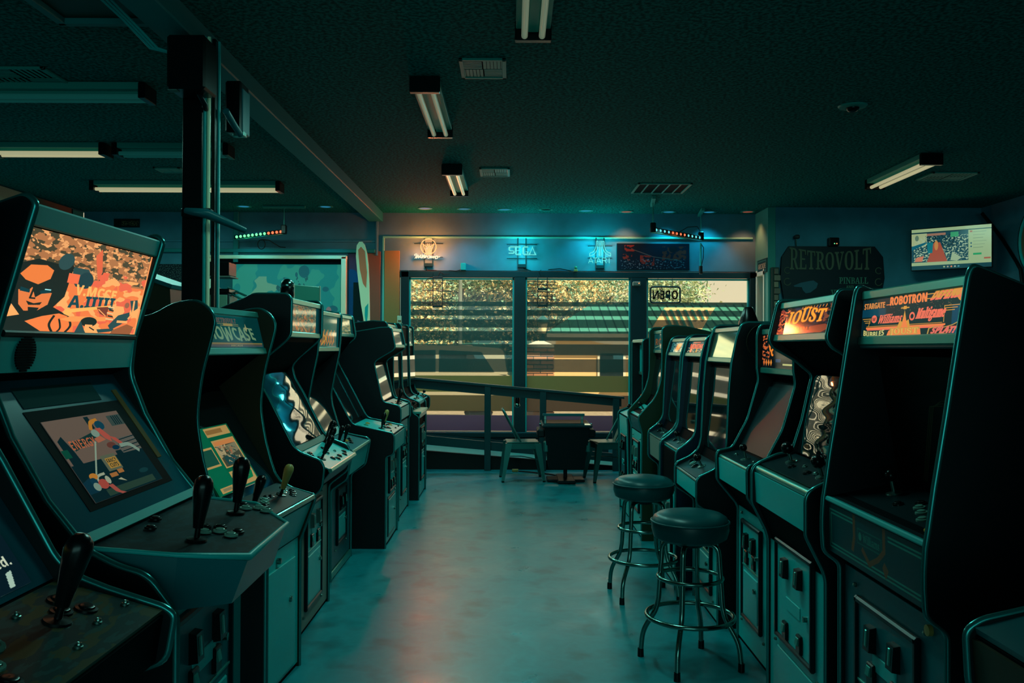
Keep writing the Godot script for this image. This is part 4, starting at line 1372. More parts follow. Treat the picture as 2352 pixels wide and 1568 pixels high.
func glow_panel(parent: Node3D, at: Vector3, size: Vector2, col: Color, energy: float, turn: float) -> void:
	var l := AreaLight3D.new()
	l.name = "screen_light"
	l.area_size = size
	l.area_normalize_energy = false
	l.light_energy = energy
	l.light_color = col
	l.area_range = 15.0
	l.shadow_enabled = true
	l.position = at
	l.rotation.y = turn + PI
	parent.add_child(l, true)

func poster(called: String, label: String, at: Vector3, size: Vector2, m: Material, cat: String, turn := 0.0) -> void:
	var o := thing(called, label, cat, at, turn)
	bx("backing", Vector3(0, 0, 0.006), Vector3(size.x, size.y, 0.012), M.black_frame, o, 0.002)
	put("print", screen_quad(Vector3(0, 0, 0.0135), size - Vector2(0.012, 0.012)), m, o)

func loops() -> Texture2D:
	var p := Print.new(300, 220, Color8(150, 150, 126))
	for x in [0.52, 0.66]:
		p.stroke([x, 0.9, x + 0.01, 0.55, x + 0.05, 0.46, x + 0.09, 0.56, x + 0.09, 0.9], 0.06, Color8(84, 92, 84), true)
	return p.tex()

func tv_print() -> Texture2D:
	var p := Print.new(512, 288, Color8(150, 176, 130))
	var dk := Color8(8, 44, 52)
	p.rect(0, 0.08, 1, 0.02, dk)
	p.rect(0, 0.1, 0.72, 0.72, Color8(20, 66, 78))
	p.rect(0.0, 0.11, 0.2, 0.3, Color8(160, 176, 130))
	p.rect(0.2, 0.12, 0.24, 0.06, Color8(150, 110, 90))
	p.blotch(151, 26.0, 0.1, Color8(160, 184, 150, 255), Rect2(0.03, 0.2, 0.3, 0.6))
	p.blotch(152, 26.0, 0.16, Color8(160, 184, 150, 255), Rect2(0.4, 0.2, 0.32, 0.6))
	p.blotch(153, 30.0, 0.1, Color8(6, 40, 50, 255), Rect2(0.18, 0.18, 0.4, 0.3))
	p.pl([0.29, 0.35, 0.37, 0.35, 0.46, 0.82, 0.2, 0.82], Color8(160, 72, 52))
	p.oval(0.32, 0.42, 0.025, 0.12, Color8(190, 130, 70))
	p.pl([0.2, 0.34, 0.28, 0.34, 0.27, 0.6, 0.21, 0.6], Color8(10, 110, 120))
	p.pl([0.0, 0.42, 0.2, 0.32, 0.18, 0.38, 0.0, 0.52], Color8(10, 92, 110))
	p.oval(0.07, 0.22, 0.025, 0.07, Color8(90, 120, 100))
	p.pl([0.5, 0.12, 0.6, 0.12, 0.6, 0.24, 0.5, 0.24], Color8(50, 150, 100))
	p.pl([0.52, 0.6, 0.64, 0.75, 0.58, 0.82, 0.5, 0.8], Color8(150, 176, 140))
	p.pl([0.06, 0.7, 0.16, 0.66, 0.14, 0.8, 0.04, 0.8], Color8(200, 120, 90))
	p.rect(0.74, 0.12, 0.03, 0.04, Color8(150, 90, 70))
	for i in 6:
		p.rect(0.78, 0.15 + 0.075 * i, 0.16 - 0.02 * (i % 3), 0.008, Color8(100, 130, 100))
	p.oval(0.755, 0.42, 0.01, 0.018, Color8(20, 80, 100))
	p.oval(0.755, 0.5, 0.01, 0.018, Color8(20, 80, 100))
	p.rect(0.78, 0.66, 0.1, 0.045, Color8(30, 150, 90))
	p.rect(0.91, 0.77, 0.08, 0.04, Color8(160, 90, 70))
	p.rect(0, 0.9, 1, 0.1, Color8(8, 56, 66))
	for i in 5:
		p.oval(0.42 + 0.045 * i, 0.95, 0.013, 0.02, [Color8(150, 170, 120), Color8(150, 150, 130), Color8(210, 130, 90), Color8(150, 170, 150), Color8(70, 140, 150)][i])
	return p.tex()

# ---------------------------------------------------------------- arcade cabinets
# A cabinet is laid out in its own frame: u points from the machine to its player (local x), v is up, w runs along the
# row (local z). Left-hand machines face +x, right-hand machines are turned half round, so u is minus the distance from
# the middle of the aisle on both sides.

const UC := -1.4

class Cab:
	var root: Node3D
	var w := 0.7
	var side := 1.0

# side: -1 left row, 1 right row; dn, df: distance of the nearer and farther flank; outline: the flank from the floor at
# the front over the top to the back; inner: the shell between the flanks
func cabinet(label: String, side: float, dn: float, df: float, yaw: float, outline: Array, inner: Array, back: float, skin := "cabinet_black", trim := "edge_trim", round_ := 0.025, thick := 0.02) -> Cab:
	var c := Cab.new()
	c.w = df - dn
	c.side = side
	c.root = thing("arcade_cabinet", label, "arcade machine", Vector3(side * -UC, 0, -(dn + df) / 2), yaw + (PI if side > 0.0 else 0.0))
	var out := fillet(pv(outline), round_)
	var poly := PackedVector2Array()
	for p in out:
		poly.append(Vector2(p.x - UC, p.y))
	poly.append(Vector2(back - UC, out[out.size() - 1].y - 0.02))
	poly.append(Vector2(back - UC, 0.0))
	for s in [1.0, -1.0]:
		var flank := put("side_panel", sh().prism(poly, s * (c.w / 2 - thick), s * c.w / 2), M[skin], c.root)
		var path := []
		for p in out:
			path.append(Vector3(p.x - UC + thick * 0.12, p.y, s * (c.w / 2 - thick / 2)))
		put("edge_trim", sh().tube(path, thick * 0.40, 6), M[trim], flank)
	var ip := PackedVector2Array()
	for i in range(0, inner.size(), 2):
		ip.append(Vector2(inner[i] - UC, inner[i + 1]))
	ip.append(Vector2(back + 0.02 - UC, inner[inner.size() - 1] - 0.02))
	ip.append(Vector2(back + 0.02 - UC, 0.0))
	put("body", sh().prism(ip, -(c.w / 2 - thick), c.w / 2 - thick), M.cabinet_inner, c.root)
	return c

# a thin slab lying on the shell from a (lower end) to b (upper end), wa..wb across (-0.5..0.5, near side positive on the left row)
func slab(c: Cab, called: String, a: Vector2, b: Vector2, m: Material, raise := 0.006, wa := 0.5, wb := -0.5, parent: Node = null) -> MeshInstance3D:
	var s := sh()
	var span := c.w - 0.042
	var d := (b - a).normalized()
	var n := Vector2(d.y, -d.x)
	var q := []
	for k in [[a, wa], [a, wb], [b, wb], [b, wa]]:
		var p: Vector2 = k[0]
		q.append(Vector3(p.x - UC, p.y, k[1] * span))
	var nn := Vector3(n.x, n.y, 0)
	var f := []
	for p in q:
		f.append(p + nn * raise)
	s.face(f, nn, [Vector2(0, 1), Vector2(1, 1), Vector2(1, 0), Vector2(0, 0)])
	for i in 4:
		var j := (i + 1) % 4
		s.face([q[i], q[j], f[j], f[i]], (q[i] + q[j]) / 2 - (q[0] + q[1] + q[2] + q[3]) / 4)
	return put(called, s, m, c.root if parent == null else parent)

# a bar across the machine at (u, v)
func bar(c: Cab, called: String, at: Vector2, size: Vector2, m: Material, turn := 0.0, bevel := 0.004, grow := 0.0) -> MeshInstance3D:
	return put(called, sh().box(Vector3(at.x - UC, at.y, 0), Vector3(size.x, size.y, c.w - 0.042 + grow), bevel, Basis(Vector3.BACK, turn)), m, c.root)

func marquee(c: Cab, a: Vector2, b: Vector2, m: Material, raise := 0.008) -> MeshInstance3D:
	var d := (b - a).normalized()
	var n := Vector2(d.y, -d.x)
	var turn := d.angle() - PI / 2
	var o := slab(c, "marquee_sign", a + d * 0.012, b - d * 0.012, m, raise)
	bar(c, "marquee_bracket", a + n * 0.008, Vector2(0.018, 0.03), M.metal_teal, turn)
	bar(c, "marquee_bracket", b + n * 0.008, Vector2(0.018, 0.03), M.metal_teal, turn)
	return o

# a bowed, slightly rippled clear sheet in front of a screen
func bowed(c: Cab, a: Vector2, b: Vector2, m: Material, sag: float, ripple: float) -> MeshInstance3D:
	var s := sh()
	var span := c.w - 0.044
	var d := b - a
	var n2 := Vector2(d.y, -d.x).normalized()
	var nn := Vector3(n2.x, n2.y, 0)
	var nu := 28
	var nv := 28
	var pts := []
	for i in nv + 1:
		for j in nu + 1:
			var t := float(i) / nv
			var w := float(j) / nu - 0.5
			var h := 0.006 + sag * (1.0 - 4.0 * w * w) + ripple * (sin(t * 17.0 + w * 6.0) * 0.6 + sin(t * 31.0 - w * 9.0) * 0.25) * (1.0 - 4.0 * w * w)
			var p := a + d * t
			pts.append(Vector3(p.x - UC, p.y, -w * span) + nn * h)
	var norm := []
	for i in nv + 1:
		for j in nu + 1:
			var du: Vector3 = pts[i * (nu + 1) + mini(j + 1, nu)] - pts[i * (nu + 1) + maxi(j - 1, 0)]
			var dv: Vector3 = pts[mini(i + 1, nv) * (nu + 1) + j] - pts[maxi(i - 1, 0) * (nu + 1) + j]
			var q := du.cross(dv).normalized()
			norm.append(q if q.dot(nn) > 0.0 else -q)
	for i in nv:
		for j in nu:
			var k := i * (nu + 1) + j
			var k2 := k + nu + 1
			s.smooth_quad(pts[k], pts[k + 1], pts[k2 + 1], pts[k2], norm[k], norm[k + 1], norm[k2 + 1], norm[k2])
	return put("screen_glass", s, m, c.root)

func flat(p: PackedVector2Array) -> Array:
	var out := []
	for q in p:
		out.append(q.x)
		out.append(q.y)
	return out

# joysticks [across, along, style, material] and buttons [across, along, material, size] on the panel from a (front) to b (rear)
func controls(c: Cab, a: Vector2, b: Vector2, sticks: Array, buttons: Array, raise := 0.006) -> void:
	var d := (b - a)
	var n := Vector2(d.y, -d.x).normalized()
	var up := Vector3(n.x, n.y, 0)
	var along := Vector3(d.normalized().x, d.normalized().y, 0)
	var bs := Basis(along, up, along.cross(up))
	var span := c.w - 0.042
	for k in sticks:
		var p := a + d * float(k[1]) + n * raise
		var o := Vector3(p.x - UC, p.y, -float(k[0]) * span)
		var stick := put("joystick", sh().lathe([Vector2(0, 0), Vector2(0.026, 0), Vector2(0.024, 0.004), Vector2(0.007, 0.007), Vector2(0.006, 0.045), Vector2(0, 0.046)], o, 14, bs), M.black_plastic if k[2] != "ball" else M.steel, c.root)
		var sz: float = k[4] if k.size() > 4 else 1.0
		if k[2] == "ball":
			var pr := []
			for i in 9:
				var t := -PI / 2 + PI * i / 8
				pr.append(Vector2(maxf(0.0, cos(t)) * 0.019 * sz, 0.058 + sin(t) * 0.019 * sz))
			put("knob", sh().lathe(pr, o, 14, bs), k[3], stick)
		else:
			put("knob", sh().lathe([Vector2(0, 0.03), Vector2(0.0095 * sz, 0.03), Vector2(0.011 * sz, 0.05), Vector2(0.0165 * sz, 0.03 + 0.055 * sz), Vector2(0.0185 * sz, 0.03 + 0.075 * sz), Vector2(0.016 * sz, 0.03 + 0.088 * sz), Vector2(0.009 * sz, 0.03 + 0.096 * sz), Vector2(0, 0.03 + 0.098 * sz)], o, 14, bs), k[3], stick)
	for k in buttons:
		var p := a + d * float(k[1]) + n * raise
		var o := Vector3(p.x - UC, p.y, -float(k[0]) * span)
		var r: float = k[3] if k.size() > 3 else 0.014
		var rim := put("button", sh().lathe([Vector2(0, 0), Vector2(r * 1.25, 0), Vector2(r * 1.22, 0.004), Vector2(r * 0.9, 0.005), Vector2(r * 0.84, 0.003), Vector2(0, 0.003)], o, 14, bs), k[2], c.root)
		put("button_cap", sh().lathe([Vector2(r * 0.8, 0.002), Vector2(r * 0.8, 0.008), Vector2(r * 0.6, 0.0095), Vector2(0, 0.0085)], o, 12, bs), k[2], rim)

func star(cx: float, ct: float, m: Material, r := 0.014, n := 5) -> Array:
	var out := []
	for i in n:
		out.append([cx - 0.07 + 0.07 * (i % 3) + 0.02 * (i / 3), ct - 0.12 * (i / 3) + 0.03 * (i % 2), m, r])
	return out

# a coin door on an upright face at u; v0..v1 high, w centre and width in metres
func coin_door(c: Cab, u: float, v0: float, v1: float, wc: float, ww: float, style := 0, skin := "panel_dark", lower := true) -> void:
	var x := u - UC
	var h := v1 - v0
	var vc := (v0 + v1) / 2
	var door := put("coin_door", sh().box(Vector3(x + 0.004, vc, wc), Vector3(0.012, h, ww), 0.003), M[skin], c.root)
	var fr := sh()
	for s in [-1.0, 1.0]:
		fr.box(Vector3(x + 0.009, vc, wc + s * ww / 2), Vector3(0.02, h + 0.024, 0.022), 0.006)
		fr.box(Vector3(x + 0.009, vc + s * h / 2, wc), Vector3(0.02, 0.022, ww + 0.02), 0.006)
	put("frame", fr, M.dark_metal, door)
	var split := v0 + h * 0.55 if lower else v0
	if lower:
		put("seam", sh().box(Vector3(x + 0.011, split, wc), Vector3(0.006, 0.008, ww - 0.02), 0.001), M.metal_teal, door)
		put("cash_door", sh().box(Vector3(x + 0.011, (v0 + split) / 2, wc), Vector3(0.008, (split - v0) - 0.05, ww - 0.07), 0.004), M.panel_teal, door)
		put("lock", sh().lathe([Vector2(0, 0), Vector2(0.013, 0), Vector2(0.013, 0.012), Vector2(0.01, 0.014), Vector2(0, 0.014)], Vector3(x + 0.014, (v0 + split) / 2 + (split - v0) * 0.2, wc - ww * 0.3), 12, Basis(Vector3.UP, Vector3.RIGHT, Vector3.BACK)), M.chrome, door)
	var top := v1 - 0.05
	for s in [-1.0, 1.0]:
		var wz: float = wc + s * ww * 0.2
		var wedge := sh()
		wedge.prism(PackedVector2Array([Vector2(x + 0.01, top - 0.075), Vector2(x + 0.034, top - 0.07), Vector2(x + 0.03, top), Vector2(x + 0.01, top + 0.004)]), wz - 0.022, wz + 0.022)
		put("coin_entry", wedge, M.black_plastic if style == 0 else M.steel, door)
		put("slot_plate", sh().box(Vector3(x + 0.031, top - 0.033, wz), Vector3(0.008, 0.05, 0.014), 0.002, Basis(Vector3.BACK, 0.06)), M.metal_teal, door)
		var ret := sh()
		ret.box(Vector3(x + 0.014, split + 0.05, wz), Vector3(0.016, 0.07, 0.05), 0.004)
		put("coin_return", ret, M.black_plastic, door)
		put("return_flap", sh().box(Vector3(x + 0.022, split + 0.06, wz + 0.006), Vector3(0.008, 0.03, 0.03), 0.002, Basis(Vector3.BACK, 0.2)), M.metal_teal, door)
	put("label_plate", sh().box(Vector3(x + 0.011, (top + split) / 2 - 0.005, wc), Vector3(0.005, 0.05, ww * 0.4), 0.002), M.panel_teal, door)
	put("lock", sh().lathe([Vector2(0, 0), Vector2(0.011, 0), Vector2(0.011, 0.014), Vector2(0, 0.015)], Vector3(x + 0.01, (top + split) / 2, wc - ww * 0.36), 12, Basis(Vector3.UP, Vector3.RIGHT, Vector3.BACK)), M.chrome, door)
	var bolts := sh()
	for s in [-1.0, 1.0]:
		for t in [-1.0, 1.0]:
			bolts.ball(Vector3(x + 0.004, vc + t * (h / 2 + 0.035), wc + s * (ww / 2 + 0.035)), 0.008, 8, 4)
	put("bolt_heads", bolts, M.steel, c.root)

func v2(x: float, y: float) -> Vector2:
	return Vector2(x, y)

func left_row() -> void:
	var c: Cab
	var k: StandardMaterial3D = M.black_plastic
	# --- the nearest machine, cut by the lower left corner
	c = cabinet("nearest left machine with a worn brown control panel, cut by the lower left corner", -1, 1.0, 1.74, 0.0,
		[-0.80, 0, -0.80, 0.86, -0.685, 0.90, -0.67, 0.99, -0.69, 1.005, -0.80, 1.04, -0.865, 1.065, -0.905, 1.10, -1.01, 1.29, -1.10, 1.44, -1.11, 1.55, -1.04, 1.85, -1.08, 1.87, -1.7, 1.6],
		[-0.83, 0, -0.83, 0.86, -0.70, 0.90, -0.685, 0.992, -0.90, 1.055, -1.15, 1.43, -1.14, 1.54, -1.08, 1.83, -1.68, 1.6], -1.75)
	var p := Print.new(256, 192, Color8(8, 46, 48))
	p.blotch(21, 5.0, 0.05, Color8(78, 66, 36, 200))
	p.blotch(22, 9.0, 0.2, Color8(20, 70, 70, 200))
	slab(c, "control_panel", v2(-0.688, 0.995), v2(-0.895, 1.055), lit_print("worn_panel_print", p.tex(), 0.0, 0.4), 0.008)
	controls(c, v2(-0.688, 0.995), v2(-0.895, 1.055), [[0.24, 0.55, "bat", k, 1.35]],
		[[0.3, 0.62, k, 0.017], [0.36, 0.75, k, 0.017], [0.36, 0.5, k, 0.017], [0.02, 0.7, M.button_clear, 0.022], [0.45, 0.8, M.steel, 0.006], [0.46, 0.3, M.steel, 0.006], [0.3, 0.3, M.steel, 0.006], [0.14, 0.2, M.steel, 0.006], [-0.06, 0.5, M.button_clear, 0.016], [-0.1, 0.3, M.black_plastic, 0.017], [0.2, 0.82, M.steel, 0.006]], 0.008)
	p = Print.new(256, 256, Color8(6, 26, 36))
	p.rect(0.0, 0.42, 0.905, 0.2, Color8(150, 130, 60))
	p.rect(0.0, 0.58, 0.915, 0.04, Color8(40, 130, 40))
	words(p, "died.", 0.815, 0.765, 0.15, 0.075, Color8(210, 220, 190))
	p.pl([0.905, 0.88, 0.94, 0.87, 0.915, 0.98, 0.885, 0.98], Color8(170, 200, 180))
	slab(c, "screen_glass", v2(-0.905, 1.062), v2(-1.14, 1.415), M.glass_haze_teal, 0.004)
	slab(c, "screen", v2(-0.912, 1.072), v2(-1.07, 1.31), lit_print("caption_screen_print", p.tex(), 0.75), 0.007, 0.40, -0.40)
	slab(c, "front_panel", v2(-0.83, 0.02), v2(-0.83, 0.85), M.panel_dark)

	# --- the big comic-fronted machine
	c = cabinet("large left machine with a glowing orange comic-art marquee and a fighting game on its screen", -1, 1.9, 2.62, 0.0,
		[-0.737, 0, -0.737, 0.93, -0.748, 0.95, -0.80, 1.02, -0.86, 1.036, -0.93, 1.071, -0.955, 1.10, -1.02, 1.18, -1.10, 1.32, -1.147, 1.44, -1.135, 1.545, -1.05, 1.835, -1.07, 1.852, -1.72, 1.62],
		[-0.81, 0, -0.81, 0.93, -0.84, 1.0, -0.95, 1.075, -1.2, 1.435, -1.155, 1.455, -1.14, 1.548, -1.075, 1.825, -1.09, 1.838, -1.7, 1.62], -1.75, "cabinet_black", "edge_trim", 0.03, 0.024)
	var t := comic_print()
	var mq := slab(c, "marquee_sign", v2(-1.137, 1.558), v2(-1.083, 1.79), lit_print("comic_marquee_print", t, 1.0), 0.01)
	bar(c, "marquee_bracket", v2(-1.13, 1.55), v2(0.02, 0.016), M.dark_metal, -0.2)
	bar(c, "marquee_bracket", v2(-1.066, 1.815), v2(0.022, 0.05), M.panel_teal, -0.23)
	slab(c, "speaker_panel", v2(-1.152, 1.462), v2(-1.14, 1.545), M.panel_teal, 0.012)
	var hole := sh()
	for i in 14:
		var y := -0.039 + 0.006 * i
		var half := sqrt(maxf(0.0, 0.0017 - y * y)) * 1.0
		if half > 0.004:
			hole.box(Vector3(-1.131 - UC + y * 0.145, 1.503 + y, 0.235), Vector3(0.004, 0.0052, half * 2.0), 0.0)
	put("speaker_grille", hole, M.cabinet_inner, c.root)
	slab(c, "screen_glass", v2(-0.952, 1.085), v2(-1.197, 1.437), M.glass_haze_teal, 0.006)
	slab(c, "screen_surround", v2(-0.985, 1.132), v2(-1.145, 1.362), M.cabinet_inner, 0.0075, 0.34, -0.38)
	slab(c, "screen", v2(-0.993, 1.144), v2(-1.126, 1.335), lit_print("fighting_game_print", fight_print(), 0.42, 0.08), 0.009, 0.28, -0.30)
	slab(c, "caution_label", v2(-1.150, 1.369), v2(-1.183, 1.417), mat("label_teal", Color8(8, 56, 58), 0.7, 0.0, 0.1), 0.008, 0.32, -0.25)
	slab(c, "reflection_strip", v2(-1.03, 1.197), v2(-1.165, 1.391), mat("reflection_strip", Color8(96, 74, 40), 0.6, 0.0, 0.1), 0.0085, -0.385, -0.425)  # reflection painted as a tan strip on the glass
	slab(c, "screen_edge_strip", v2(-0.943, 1.078), v2(-0.956, 1.097), M.panel_teal, 0.014)
	# the jutting control deck
	var deck := PackedVector2Array([Vector2(-0.95 - UC, 0.335), Vector2(-0.75 - UC, 0.30), Vector2(-0.607 - UC, 0.24), Vector2(-0.617 - UC, -0.14), Vector2(-0.76 - UC, -0.34), Vector2(-0.95 - UC, -0.335)])
	var low := PackedVector2Array([Vector2(-0.90 - UC, 0.335), Vector2(-0.765 - UC, 0.29), Vector2(-0.65 - UC, 0.23), Vector2(-0.655 - UC, -0.14), Vector2(-0.77 - UC, -0.32), Vector2(-0.90 - UC, -0.335)])
	var ds := sh()
	var tops := []
	var bots := []
	for i in 6:
		var a := deck[i]
		var b := low[i]
		tops.append(Vector3(a.x, 1.036 + (-0.61 - UC - a.x) * 0.12, a.y))
		bots.append(Vector3(b.x, 0.925, b.y))
	for i in 6:
		var j := (i + 1) % 6
		ds.face([tops[i], tops[j], bots[j], bots[i]], tops[i] + tops[j] - Vector3(-0.8 - UC, 1.0, 0) * 2.0)
	ds.face(bots, Vector3.DOWN)
	var deck_part := put("control_deck", ds, M.panel_dark, c.root)
	var dt := sh()
	dt.face(tops, Vector3.UP, [Vector2(0, 0), Vector2(0.04, 0.6), Vector2(0.12, 1), Vector2(0.7, 1), Vector2(1, 0.6), Vector2(1, 0)])
	p = Print.new(256, 192, Color8(3, 30, 36))
	p.blotch(31, 6.0, 0.1, Color8(6, 48, 56, 160))
	p.blotch(32, 11.0, 0.25, Color8(10, 60, 66, 130))
	put("deck_overlay", dt, lit_print("deck_print", p.tex(), 0.0, 0.5), deck_part)
	var rim := []
	for i in 6:
		rim.append(tops[i])
	put("deck_edge", sh().tube(rim.slice(0, 6), 0.006, 6), M.panel_teal, deck_part)
	controls(c, v2(-0.617, 1.037), v2(-0.95, 1.077), [[-0.24, 0.42, "bat", k, 1.3], [0.26, 0.46, "bat", k, 1.3]],
		[[-0.12, 0.45, M.button_clear], [-0.08, 0.36, M.button_clear], [-0.12, 0.25, M.button_clear], [-0.05, 0.5, k], [-0.02, 0.4, k], [-0.06, 0.24, k],
		[0.36, 0.44, M.button_clear], [0.40, 0.35, M.button_clear], [0.36, 0.26, M.button_clear], [0.42, 0.5, k], [-0.16, 0.82, k, 0.012], [-0.02, 0.9, k, 0.012]], 0.003)
	slab(c, "front_panel", v2(-0.81, 0.02), v2(-0.81, 0.92), M.panel_teal, 0.006)
	coin_door(c, -0.805, 0.36, 0.86, 0.0, 0.42, 0, "panel_dark")

	# --- the scroll-sided machine
	c = cabinet("left machine with curled side wings and SHOWCASE lettered on a teal marquee", -1, 3.5, 4.22, -0.076,
		[-1.04, 0, -1.04, 0.60, -0.97, 0.79] + flat(spline(pv([-0.97, 0.815, -1.137, 0.875, -1.20, 1.02, -1.228, 1.15, -1.238, 1.24, -1.23, 1.336, -1.217, 1.42, -1.197, 1.50, -1.176, 1.58, -1.169, 1.625, -1.182, 1.662, -1.218, 1.693, -1.258, 1.704, -1.34, 1.69, -1.42, 1.65, -1.5, 1.635, -1.72, 1.62]), 3)),
		[-1.05, 0, -1.05, 0.62, -0.985, 0.78, -0.98, 0.812, -1.15, 0.865, -1.44, 1.33, -1.24, 1.485, -1.22, 1.50, -1.262, 1.672, -1.28, 1.68, -1.7, 1.62], -1.74, "cabinet_brown", "edge_trim", 0.01)
	p = Print.new(512, 224, Color8(4, 92, 92))
	p.rect(0, 0, 1, 0.06, Color8(10, 110, 110))
	p.rect(0.72, 0.0, 0.28, 0.8, Color8(2, 70, 74, 160))
	words(p, "RETROVOLT", 0.27, 0.1, 0.32, 0.14, Color8(170, 120, 110), true)
	p.rect(0.37, 0.25, 0.15, 0.08, Color8(210, 180, 100))
	p.rect(0.28, 0.265, 0.34, 0.012, Color8(210, 190, 130))
	p.rect(0.32, 0.31, 0.30, 0.012, Color8(210, 190, 130))
	words(p, "SHOWCASE", 0.02, 0.36, 0.84, 0.42, Color8(150, 196, 150), false, 1, 0.012)
	p.pl([0.735, 0.22, 0.75, 0.34, 0.79, 0.37, 0.75, 0.40, 0.74, 0.5, 0.725, 0.40, 0.69, 0.36, 0.725, 0.34], Color8(210, 210, 150))
	p.pl([0.15, 0.22, 0.157, 0.31, 0.18, 0.33, 0.157, 0.35, 0.15, 0.42, 0.143, 0.35, 0.12, 0.33, 0.143, 0.31], Color8(230, 240, 210))
	p.rect(0, 0.82, 0.98, 0.035, Color8(190, 160, 90))
	p.rect(0, 0.87, 0.98, 0.025, Color8(150, 110, 90))
	p.rect(0, 0.905, 0.98, 0.03, Color8(110, 110, 120))
	words(p, "ARCADE", 0.42, 0.87, 0.2, 0.06, Color8(190, 180, 120))
	marquee(c, v2(-1.22, 1.50), v2(-1.262, 1.672), lit_print("showcase_marquee_print", p.tex(), 0.30))
	slab(c, "screen_glass", v2(-1.155, 0.87), v2(-1.43, 1.31), M.screen_glass, 0.004)
	slab(c, "screen", v2(-1.172, 0.905), v2(-1.335, 1.166), lit_print("menu_screen_print", menu_print(), 0.8, 0.08), 0.008, 0.40, -0.24)
	var cp_mat: StandardMaterial3D = M.panel_black
	slab(c, "control_panel", v2(-0.98, 0.815), v2(-1.15, 0.868), cp_mat, 0.006)
	bar(c, "panel_edge", v2(-0.972, 0.808), v2(0.022, 0.022), M.edge_trim, 0.3)
	controls(c, v2(-0.98, 0.815), v2(-1.15, 0.868), [[0.22, 0.5, "bat", M.knob_wood, 1.2], [-0.3, 0.5, "bat", k, 1.2]],
		[[0.30, 0.55, M.button_clear], [0.35, 0.6, M.button_clear], [0.40, 0.7, k], [0.31, 0.3, k], [0.36, 0.35, k], [0.41, 0.45, k], [-0.02, 0.6, M.button_clear, 0.017], [-0.08, 0.5, M.button_clear, 0.017], [-0.18, 0.55, M.button_clear], [-0.14, 0.4, k], [-0.2, 0.35, k], [0.04, 0.65, k, 0.012], [0.1, 0.6, k, 0.012]])
	slab(c, "panel_apron", v2(-1.045, 0.625), v2(-0.983, 0.785), M.panel_teal, 0.005)
	slab(c, "front_panel", v2(-1.05, 0.02), v2(-1.05, 0.615), M.panel_teal, 0.005)
	var door := put("access_door", sh().box(Vector3(-1.041 - UC, 0.29, -0.03), Vector3(0.012, 0.5, 0.50), 0.003), M.panel_teal, c.root)
	for y in [0.57, 0.36]:
		put("lock", sh().lathe([Vector2(0, 0), Vector2(0.014, 0), Vector2(0.014, 0.016), Vector2(0.011, 0.018), Vector2(0, 0.018)], Vector3(-1.043 - UC, y, -0.2 if y < 0.5 else -0.05), 12, Basis(Vector3.UP, Vector3.RIGHT, Vector3.BACK)), M.chrome, door)

	# --- third: box-headed, driving-style
	c = cabinet("black left machine with a square head box, a clear disco lamp on top", -1, 4.5, 5.25, 0.0,
		[-1.10, 0, -1.10, 0.70, -0.985, 0.79, -0.972, 0.90, -0.99, 0.935, -1.092, 0.974, -1.134, 1.008, -1.259, 1.252, -1.31, 1.336, -1.325, 1.40, -1.31, 1.435, -1.273, 1.473, -1.17, 1.56, -1.148, 1.59, -1.145, 1.775, -1.17, 1.797, -1.343, 1.797, -1.39, 1.77, -1.68, 1.65],
		[-1.11, 0, -1.11, 0.72, -1.0, 0.80, -0.975, 0.885, -1.12, 0.965, -1.35, 1.38, -1.29, 1.45, -1.18, 1.55, -1.17, 1.585, -1.165, 1.76, -1.18, 1.785, -1.66, 1.65], -1.70)
	bowed(c, v2(-1.14, 1.0), v2(-1.345, 1.37), M.screen_glass, 0.012, 0.002)
	slab(c, "wood_strip", v2(-1.115, 0.968), v2(-1.138, 0.998), M.panel_grey, 0.008)
	slab(c, "control_panel", v2(-0.945, 0.885), v2(-1.115, 0.963), M.panel_teal, 0.006)
	bar(c, "panel_edge", v2(-0.942, 0.882), v2(0.022, 0.022), M.metal_teal, 0.4)
	slab(c, "panel_apron", v2(-1.0, 0.80), v2(-0.945, 0.872), M.panel_dark, 0.004)
	controls(c, v2(-0.945, 0.885), v2(-1.115, 0.963), [[-0.28, 0.45, "bat", k, 1.1], [0.1, 0.7, "bat", k, 1.1], [0.38, 0.95, "bat", k, 1.1]],
		[[-0.1, 0.25, k], [-0.02, 0.15, k], [0.1, 0.2, k], [0.25, 0.15, k], [0.35, 0.25, k], [-0.35, 0.7, k], [-0.3, 0.8, k], [0.0, 0.5, M.steel, 0.008], [0.2, 0.45, M.steel, 0.008]])
	p = Print.new(256, 128, Color8(120, 130, 100))
	p.blotch(41, 6.0, 0.0, Color8(190, 120, 70, 230))
	p.blotch(42, 9.0, 0.15, Color8(30, 96, 92, 255))
	p.speckle(43, 60, 0.05, [Color8(240, 140, 70), Color8(200, 190, 130), Color8(90, 110, 90)])
	p.stroke([0.35, 0.6, 0.55, 0.95], 0.05, Color8(240, 170, 100))
	p.rect(0.86, 0, 0.14, 1, Color8(6, 70, 76))
	marquee(c, v2(-1.168, 1.59), v2(-1.165, 1.765), lit_print("flame_marquee_print", p.tex(), 0.32, 0.06))
	slab(c, "front_panel", v2(-1.11, 0.02), v2(-1.11, 0.71), M.panel_grey, 0.005)
	coin_door(c, -1.105, 0.12, 0.66, 0.03, 0.36, 1, "panel_teal")

